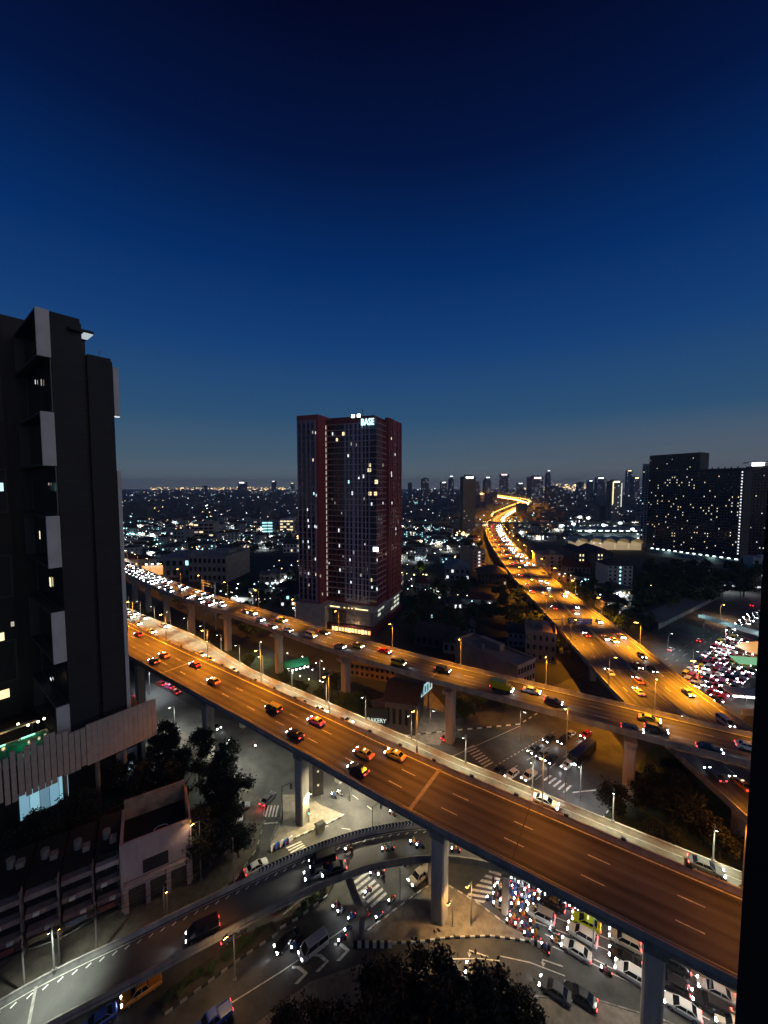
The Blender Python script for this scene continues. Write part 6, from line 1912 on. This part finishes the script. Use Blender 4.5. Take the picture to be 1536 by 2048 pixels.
# utility poles with slack cable bundles along the lane by the shophouses
UP = [G(468, 1772), G(335, 1846), G(195, 1916), G(50, 1990), G(-60, 2050)]
for k, g in enumerate(UP):
    t = thing('utility_pole', 'concrete utility pole in the lane beside the flyover, %s from the right' % ordinal(k), 'utility pole', (g.x, g.y, .1), .54, 'utility poles of the lane')
    MB().tube([(0, 0, 0), (0, 0, 9.5)], [.16, .1], 8).build('pole', M_CONCD, t)
    MB().box(-.08, .08, -1.0, 1.0, 8.7, 8.85).build('crossarm', M_DARKST, t)
    MB().box(-.08, .08, -.7, .7, 7.2, 7.35).build('crossarm', M_DARKST, t)
for k, (a, b) in enumerate(zip(UP, UP[1:])):
    t = thing('overhead_cables', 'bundle of slack black cables between the lane poles, %s span from the right' % ordinal(k), 'cables', (0, 0, 0), 0, 'cable spans of the lane')
    d = (b - a)
    n_ = Vector((-d.y, d.x, 0)).normalized()
    for off, z, sag in ((-.9, 8.95, .5), (0, 8.95, .6), (.9, 8.95, .45), (-.5, 7.45, .8), (.1, 7.4, 1.0), (.5, 7.45, .7)):
        pts = [a.lerp(b, i / 8) + n_ * off + Vector((0, 0, z - sag * 4 * (i / 8) * (1 - i / 8))) for i in range(9)]
        MB().tube(pts, .03, 4).build('cable', M_BLACK, t)
# ------------------------------------------------------------------ the city beyond
HERO = [(-20, 215, 48), (340, 420, 90), (330, 580, 75), (-170, 320, 75), (105, 160, 26), (60, 150, 34), (-100, 420, 60), (90, 300, 40), (230, 330, 75), (240, 410, 50), (60, 330, 40), (185, 480, 60)]
def blocked(x, y, pad=0):
    if y < 175 and not (60 < x):
        pass
    for cx, cy, r in HERO:
        if (x - cx) ** 2 + (y - cy) ** 2 < (r + pad) ** 2:
            return True
    for P, m in ((V3, 14), (V4, 22), (V4F, 24), (RLP, 12)):
        for i in range(0, len(P.p), 2):
            if (P.p[i].x - x) ** 2 + (P.p[i].y - y) ** 2 < (m + pad) ** 2:
                return True
    # the jammed street at the right
    a, b = Vector((60, 109)), Vector((260, 285))
    d = b - a
    t = max(0, min(1, (Vector((x, y)) - a).dot(d) / d.length_squared))
    return (a + d * t - Vector((x, y))).length < 30 + pad
walls = [mat('house wall %d' % i, c, .9, 0, .3, .3) for i, c in enumerate(((.4, .39, .38), (.5, .48, .44), (.28, .29, .3), (.6, .58, .54), (.34, .3, .27)))]
roofs = [mat('house roof %d' % i, c, .85, 0, .3, .5) for i, c in enumerate(((.07, .05, .045), (.1, .04, .03), (.06, .065, .07)))]
PROTO = []
q = random.Random(11)
for v in range(9):
    W, D, H = q.uniform(9, 22), q.uniform(9, 16), q.choice((6, 7, 9, 10, 13, 16))
    fl = max(1, int(H / 3.1))
    b = MB().box(-W / 2, W / 2, -D / 2, D / 2, 0, H)
    body = b.mesh('walls', walls[v % 5])
    r = MB()
    if v % 3 == 0:
        r.box(-W / 2 - .2, W / 2 + .2, -D / 2 - .2, D / 2 + .2, H + .01, H + .6)
        r.box(-W * .2, W * .1, -D * .2, D * .2, H + .61, H + 2.6)
    else:
        r.v += [(-W / 2 - .7, -D / 2 - .7, H + .01), (W / 2 + .7, -D / 2 - .7, H + .01), (W / 2 + .7, D / 2 + .7, H + .01), (-W / 2 - .7, D / 2 + .7, H + .01), (-W * .25, 0, H + 3), (W * .25, 0, H + 3)]
        r.f += [(0, 1, 5, 4), (1, 2, 5), (2, 3, 4, 5), (3, 0, 4), (0, 3, 2, 1)]
        r.m += [0] * 5
    roof = r.mesh('roof', roofs[v % 3])
    dw, lw = MB(), MB()
    nc = max(2, int(W / 3))
    for i in range(fl):
        for c in range(nc):
            x = -W / 2 + (c + .5) * W / nc
            t_ = lw if q.random() < .16 else dw
            t_.box(x - .7, x + .7, -D / 2 - .06, -D / 2 - .012, i * 3.1 + 1, i * 3.1 + 2.4)
        for c in range(2):
            y = -D / 2 + (c + .5) * D / 2
            t_ = lw if q.random() < .12 else dw
            t_.box(W / 2 + .012, W / 2 + .06, y - .7, y + .7, i * 3.1 + 1, i * 3.1 + 2.4)
    if not lw.f:
        lw.box(-.7, .7, -D / 2 - .07, -D / 2 - .063, 1, 2.4)
    PROTO.append((body, roof, dw.mesh('dark_windows', M_GLASS), lw.mesh('lit_windows', [W_WHITE, W_YEL, W_CYAN, W_WARM][v % 4])))
placed = []
tries = 0
while len(placed) < 290 and tries < 20000:
    tries += 1
    y = 235 + (R.random() ** 1.4) * 620
    x = R.uniform(-.66, .98) * y
    if blocked(x, y, 8):
        continue
    if any((x - a) ** 2 + (y - b) ** 2 < 330 for a, b in placed):
        continue
    placed.append((x, y))
def quarter(x, y):
    px = 768 + FPX * x / y
    return 'left of the maroon tower' if px < 600 else 'behind the maroon tower' if px < 806 else 'left of the far expressway' if x < 100 + (y - 200) * .13 else 'before the big slab' if y < 400 else 'beyond the far expressway'
placed.sort(key=lambda a: a[1])
KINDN = {}
WN = ['brown grey', 'tan', 'dark grey', 'pale', 'dull brown']
LN = ['white', 'yellow', 'cyan', 'orange']
for x, y in placed:
    v = R.randrange(9)
    lab = '%s %s building with %s windows %s' % (WN[v % 5], 'flat-roofed' if v % 3 == 0 else 'hip-roofed', LN[v % 4], quarter(x, y))
    KINDN[lab] = KINDN.get(lab, -1) + 1
    lab = '%s, %s nearest' % (lab, ordinal(KINDN[lab]))
    body, roof, dw, lw = PROTO[v]
    t = thing('low_rise_building', lab, 'building', (x, y, 0), R.choice((-.3, -.1, .1, .3)) + R.uniform(-.1, .1), 'mid-distance low-rise buildings')
    s = R.uniform(.7, 1.15)
    t.scale = (s, s, s)
    put('walls', body, t)
    put('roof', roof, t)
    put('dark_windows', dw, t)['kind'] = 'stuff'
    put('lit_windows', lw, t)['kind'] = 'stuff'
# lamps added between the houses to brighten the walls round them
lk = 0
for x, y in placed[::2]:
    lx, ly = x + R.uniform(-9, 9), y - R.uniform(10, 13)
    if blocked(lx, ly, 0):
        continue
    c = R.choice(((.85, .97, 1), (.95, 1, .9), (1, .85, .6), (.85, .97, 1)))
    street_lamp((lx, ly, 0), 7.0, [(0, 1)], c, 6500 + ly * 12, 'small added lamp among the houses %s, %s nearest' % (quarter(lx, ly), ordinal(lk)), 'added lamps among the houses', L_LED, 1.0, 160, .3 + ly * .0009)
    lk += 1
# trees between the houses
nt = 0
tries = 0
tpos = []
while nt < 110 and tries < 6000:
    tries += 1
    y = 190 + R.random() ** 1.5 * 480
    x = R.uniform(-.66, .98) * y
    if blocked(x, y, -8) or any((x - a) ** 2 + (y - b) ** 2 < 150 for a, b in placed):
        continue
    tpos.append((x, y))
    nt += 1
tpos.sort(key=lambda a: a[1])
TN = {}
for k, (x, y) in enumerate(tpos):
    qn = quarter(x, y)
    TN[qn] = TN.get(qn, -1) + 1
    tree('mid', k, x, y, R.uniform(.8, 1.35), 'dark tree among the houses %s, %s nearest' % (qn, ordinal(TN[qn])), 'mid-distance trees')
extra = []
for i in range(70):
    u, v = R.random(), R.random()
    px_, py_ = 1285 + u * 215, 1140 + v * (95 - u * 40)
    extra.append((px_, py_, R.uniform(1.0, 1.5)))
for k, (px, py, s) in enumerate(tuple(extra) + ((1290, 1230, 1.3), (1310, 1215, 1.4), (1335, 1225, 1.3), (1265, 1240, 1.2), (1350, 1200, 1.4), (1300, 1190, 1.4), (1275, 1205, 1.3), (1240, 1225, 1.1), (1205, 1205, 1.1), (1225, 1210, 1.1), (1390, 1185, 1.2), (1330, 1180, 1.4), (1255, 1262, 1.0), (1295, 1262, 1.1),
                                (870, 1190, 1.3), (885, 1200, 1.2), (855, 1215, 1.3), (845, 1200, 1.3), (930, 1190, 1.2), (960, 1235, 1.2), (985, 1240, 1.1), (1010, 1225, 1.2), (1030, 1245, 1.1), (940, 1245, 1.1), (870, 1255, 1.0), (1000, 1200, 1.3), (1160, 1180, 1.0), (1185, 1190, 1.0), (480, 1120, 1.3), (510, 1110, 1.4), (540, 1105, 1.3), (470, 1105, 1.4), (500, 1090, 1.4), (820, 1260, 1.1), (840, 1240, 1.2), (905, 1250, 1.1), (1140, 1320, 1.0), (1120, 1305, 1.0), (1085, 1255, 1.1), (1060, 1240, 1.1))):
    g = G(px, py)
    tree('mid', k, g.x, g.y, s, 'dark tree in the unlit %s, %s planted' % ('grove before the big slab' if px > 1130 else 'garden quarter left of the far expressway' if px > 780 else 'grove left of the maroon tower', ordinal(k)), 'garden quarter trees')
g = G(840, 1148)
tree('mid', 1, g.x, g.y, 1.25, 'round tree lit yellow from below in the middle distance')
lt_ = thing('garden_uplights', 'cluster of yellow uplights below the round lit tree', 'garden lights', (g.x, g.y, 0))
for k in range(5):
    MB().box(-6 + k * 2.6, -5 + k * 2.6, -5.5, -4.8, .2, .9).build('uplight', glow('uplight', (1, .85, .3), 7), lt_)
pointl('tree_uplight', (0, -6.5, 2.0), 1500, (1, .85, .3), lt_, .4)
# far blocks: more than anyone could count
fb_, fl_ = MB(), {k: MB() for k in ('white', 'cyan', 'warm', 'pinkish')}
def light(x, y, z, s, k):
    fl_[k].box(x - s, x + s, y - s, y + s, z - s * .45, z + s * .45)
for i in range(6000):
    y = 800 * (8.5 ** R.random())
    x = R.uniform(-.95, 1.1) * y
    if blocked(x, y, 6):
        continue
    h = R.choice((6, 8, 8, 10, 12, 15)) + (R.uniform(10, 45) if R.random() < .05 else 0)
    w, d = R.uniform(10, 28), R.uniform(10, 24)
    sc = 1 + y / 4000
    fb_.box(x - w * sc / 2, x + w * sc / 2, y, y + d, 0, h)
    if R.random() < .6:
        light(x + R.uniform(-w / 2, w / 2), y - 1.2, R.uniform(2, h), (.3 + y * .00032) * R.uniform(.5, 1.4), R.choice(('white', 'white', 'cyan', 'warm', 'white', 'pinkish')))
for i in range(1900):
    y = 230 * (5 ** R.random())
    x = R.uniform(-.85, 1.05) * y
    if not blocked(x, y, 2):
        light(x, y, R.uniform(3, 9), (.12 + y * .00042) * R.uniform(.5, 1.5), R.choice(('white', 'white', 'cyan', 'warm')))
# bright clusters seen in the photograph (streets, floodlit yards)
for px, py, n, k, dx, dy in ((265, 1033, 14, 'cyan', 12, 1), (258, 1056, 8, 'cyan', 12, 1), (270, 1068, 16, 'cyan', 24, 2), (315, 1072, 14, 'cyan', 14, 8), (460, 1035, 12, 'white', 20, 1), (440, 1035, 10, 'pinkish', 12, 2), (545, 1036, 8, 'white', 8, 2), (595, 1072, 10, 'warm', 6, 6), (830, 1005, 10, 'cyan', 8, 5), (845, 1040, 6, 'cyan', 12, 1),
                             (1230, 1000, 14, 'white', 14, 8), (1260, 1010, 10, 'white', 12, 8), (1190, 1060, 16, 'cyan', 40, 6), (1150, 1045, 10, 'white', 20, 6), (1280, 1070, 8, 'white', 10, 8), (920, 1068, 12, 'warm', 20, 3), (905, 1020, 14, 'white', 20, 10), (980, 1045, 14, 'warm', 14, 6), (1020, 1040, 16, 'warm', 14, 8), (1050, 1025, 14, 'warm', 6, 10), (870, 1090, 10, 'white', 40, 12), (560, 1150, 14, 'white', 40, 25), (600, 1215, 10, 'white', 12, 10), (450, 990, 16, 'white', 60, 3), (290, 990, 12, 'white', 30, 3), (390, 1012, 16, 'white', 40, 5), (520, 1010, 14, 'white', 50, 8)):
    for i in range(n):
        p = gp(px + R.gauss(0, dx * .5), max(986, py + R.gauss(0, dy * .5)), R.uniform(4, 9))
        light(p.x, p.y, p.z, (.25 + p.y * .0006) * R.uniform(.6, 1.4), k)
for i in range(330):                                   # the glowing rim of the horizon
    y = R.uniform(6000, 9500)
    u = R.random()
    x = (R.uniform(-.6, -.25) if u < .5 else R.uniform(.34, .5) if u < .75 else R.uniform(-.25, 1)) * y
    light(x, y, R.uniform(25, 80), R.uniform(3, 8), 'warm' if u < .75 else 'white')
for i in range(70):
    p = at_depth(R.gauss(1150, 28), R.uniform(968, 976), R.uniform(4200, 5200))
    light(p.x, p.y, p.z, R.uniform(2.5, 5), 'warm')
stuff(tag(fb_.build('distant_city_blocks', mat('distant walls', (.11, .115, .12), .9, 0, .3, .03)), 'dense dark city blocks stretching to the horizon', 'city'))
for k, c, s in (('white', (.9, .96, 1.0), 7), ('cyan', (.45, .95, .95), 6), ('warm', (1.0, .66, .28), 8), ('pinkish', (1.0, .6, .55), 5)):
    stuff(tag(fl_[k].build('distant_city_lights', glow('city light ' + k, c, s)), '%s points of light scattered over the distant city' % k, 'city lights'))
# skyline towers that can be told apart
def sky_tower(px, wpx, ytop, Y, label, m, litf=.12, cap=None, taper=False, k='white'):
    g = at_depth(px, ytop, Y)
    W = wpx * Y / FPX
    H = g.z
    t = thing('skyline_tower', label, 'tower', (g.x, Y, 0), R.uniform(-.25, .25))
    if taper:
        MB().loft([[(-W / 2, -W / 2, 0), (W / 2, -W / 2, 0), (W / 2, W / 2, 0), (-W / 2, W / 2, 0)], [(-W / 2, -W / 2, H * .8), (W / 2, -W / 2, H * .8), (W / 2, W / 2, H * .8), (-W / 2, W / 2, H * .8)], [(-W / 5, -W / 5, H), (W / 5, -W / 5, H), (W / 5, W / 5, H), (-W / 5, W / 5, H)]]).build('walls', m, t)
    else:
        MB().box(-W / 2, W / 2, -W / 3, W / 3, 0, H).build('walls', m, t)
        MB().box(-W / 4, W / 4, -W / 6, W / 6, H + .01, H + W * .12).build('roof_plant', m, t)
    lw = MB()
    st_ = max(4.0, Y * .0028)
    n, c = max(3, int(H / st_)), max(2, int(W / st_))
    for i in range(n):
        for j in range(c):
            if R.random() < litf:
                x, z = -W / 2 + (j + .5) * W / c, (i + .4) * H * .95 / n
                lw.box(x - st_ * .2, x + st_ * .2, -W / (2 if taper else 3) - .4, -W / (2 if taper else 3) - .05, z, z + st_ * .32)
    if lw.f:
        stuff(lw.build('lit_windows', WM[k], t))
    if cap:
        MB().box(-W * .3, W * .3, -W * .35, -W / 3 - .05, H - W * .14, H - W * .02).build('crown_light', cap, t)
    return t
FT = mat('far tower', (.14, .14, .15), .85, 0, .2, .02)
FT2 = mat('far tower brown', (.2, .16, .12), .85, 0, .2, .02)
cw, cg, cy_ = glow('crown white', (.9, .95, 1), 4), glow('crown gold', (1, .8, .4), 4), glow('crown pink', (1, .7, .7), 3)
sky_tower(936, 26, 953, 640, 'brown slab tower standing left of the winding expressway', FT2, .05, cw, k='dim')
for i, (px, w, yt, Y, cap, lab) in enumerate((
        (850, 14, 957, 2300, None, 'dark stepped tower left of the brown slab'), (902, 9, 952, 2500, cw, 'thin tower just left of the brown slab'), (887, 12, 964, 2300, cw, 'short tower with green tint left of the brown slab'), (974, 12, 954, 2600, cw, 'tapered tower above the bend of the expressway'), (1008, 18, 948, 2700, cy_, 'broad stepped tower above the winding expressway'),
        (1070, 26, 954, 2500, cy_, 'wide tower with pink roof lights'), (1096, 8, 941, 2800, cw, 'thin spire taller than its neighbours'), (1108, 28, 975, 1200, None, 'dark apartment pair below the thin spire, left one'), (1122, 14, 984, 1150, None, 'dark apartment pair below the thin spire, right one'), (1258, 10, 941, 2400, cg, 'slim tower with golden lit crown'), (1200, 16, 955, 2300, cw, 'dim tower left of the golden crown'),
        (1270, 14, 955, 2000, cg, 'tower with lit flat roof beside the golden crown'), (1228, 22, 962, 800, cg, 'dark tower with glowing yellow edges'), (485, 16, 964, 3200, cw, 'pair of lit roofs on the left horizon'), (548, 8, 962, 3200, cw, 'single lit roof on the left horizon'), (585, 7, 966, 3300, cg, 'short lit tower next to the maroon tower on the horizon'), (410, 8, 972, 3000, None, 'dark stub on the left horizon'),
        (820, 8, 966, 3000, None, 'grey block right of the maroon tower on the horizon'), (1040, 12, 966, 2700, cw, 'grey block between broad tower and pink roof tower'), (955, 10, 964, 2500, None, 'grey block right behind the brown slab'), (1160, 12, 965, 2600, None, 'grey block left of the orange glow'), (1180, 10, 961, 2600, cw, 'grey block above the orange glow'))):
    sky_tower(px, w, yt, Y, lab, FT, .1, cap, taper=i in (3, 6, 1))
g = at_depth(1228, 1000, 797)
ed = thing('tower_edge_light', 'vertical yellow light strip on the dark tower with glowing edges', 'light strip', (g.x - 8, 788, 0))
MB().box(-.8, .8, -1, 0, 42, 86).build('strip', glow('edge gold', (1, .85, .4), 1.6), ed)
ed = thing('tower_edge_light', 'vertical pale light strip on the dark tower with glowing edges', 'light strip', (g.x + 9, 788, 0))
MB().box(-.8, .8, -1, 0, 36, 84).build('strip', glow('edge pale', (.9, .9, .8), .8), ed)
# small structures beside the tall ramp
g = G(592, 1340)
gt = thing('market_tent', 'green tent roof lit from inside beneath the tall ramp', 'tent', (g.x, g.y, 0), .5)
MB().loft([[(-5, -3, 2.6), (5, -3, 2.6), (5, 3, 2.6), (-5, 3, 2.6)], [(-5, -.3, 4.6), (5, -.3, 4.6), (5, .3, 4.6), (-5, .3, 4.6)]]).build('tent_roof', mat('green canvas', (.03, .4, .22), .7, 0, .2, .6), gt)
for x in (-4.7, 4.7):
    for y in (-2.7, 2.7):
        MB().tube([(x, y, 0), (x, y, 2.6)], .06, 6).build('pole', M_STEEL, gt)
for k in range(6):
    MB().box(-4.4 + k * 1.6, -3.7 + k * 1.6, -3.6, -3.3, 1.6, 2.1).build('lantern', glow('lantern', (.95, .9, .75), 6), gt)
pointl('tent_glow', (0, -5, 5.2), 260, (.8, 1, .85), gt, .3)
for k, (px, py) in enumerate(((610, 1345), (625, 1352), (600, 1365), (618, 1372), (640, 1375), (585, 1358), (632, 1338), (605, 1325), (575, 1318), (648, 1350), (560, 1300))):
    g = G(px, py)
    t = thing('lantern_post', 'small garden lantern on the verge beneath the tall ramp, %s of the cluster' % ordinal(k), 'garden light', (g.x, g.y, 0), 0, 'garden lanterns beneath the ramp')
    MB().tube([(0, 0, 0), (0, 0, 2.4)], .05, 5).build('stem', M_DARKST, t)
    MB().tube([(0, 0, 2.4), (0, 0, 2.6), (0, 0, 2.8)], [.12, .2, .06], 8).build('globe', glow('lantern globe', (1, .92, .75), 10), t, True)
a, b_ = V3.at(V3.near(*G(470, 1240)[:2])[0]), None
p, t_, n, w = a
fr = thing('gantry_frame', 'orange lit steel gantry frame beside the tall ramp left of the maroon tower', 'gantry', p + n * (w + 2.5), math.atan2(t_.y, t_.x))
for x in (-6, 6):
    MB().box(x - .3, x + .3, -.3, .3, -19, 6.5).build('mast', M_CONC, fr)
for z in (3.2, 4.6, 6.0):
    MB().box(-6.3, 6.3, -.12, .12, z, z + .18).build('rung', M_CONC, fr)
for k in range(6):
    MB().tube([(-6 + k * 2, 0, 3.3), (-4 + k * 2, 0, 6.1)], .07, 5).build('brace', M_CONC, fr)
# ------------------------------------------------------------------ haze
hm_ = bpy.data.materials.new('haze air')
hm_.use_nodes = True
nt_ = hm_.node_tree
for n in list(nt_.nodes):
    nt_.nodes.remove(n)
ho = nt_.nodes.new('ShaderNodeOutputMaterial')
hv = nt_.nodes.new('ShaderNodeVolumePrincipled')
hv.inputs['Color'].default_value = (.66, .8, 1.0, 1)
hv.inputs['Density'].default_value = 0.00011
nt_.links.new(hv.outputs[0], ho.inputs['Volume'])
hb_ = MB().box(-11000, 11000, -300, 10000, -1, 260)
stuff(tag(hb_.build('haze', hm_), 'thin bluish evening haze over the whole city', 'haze'))
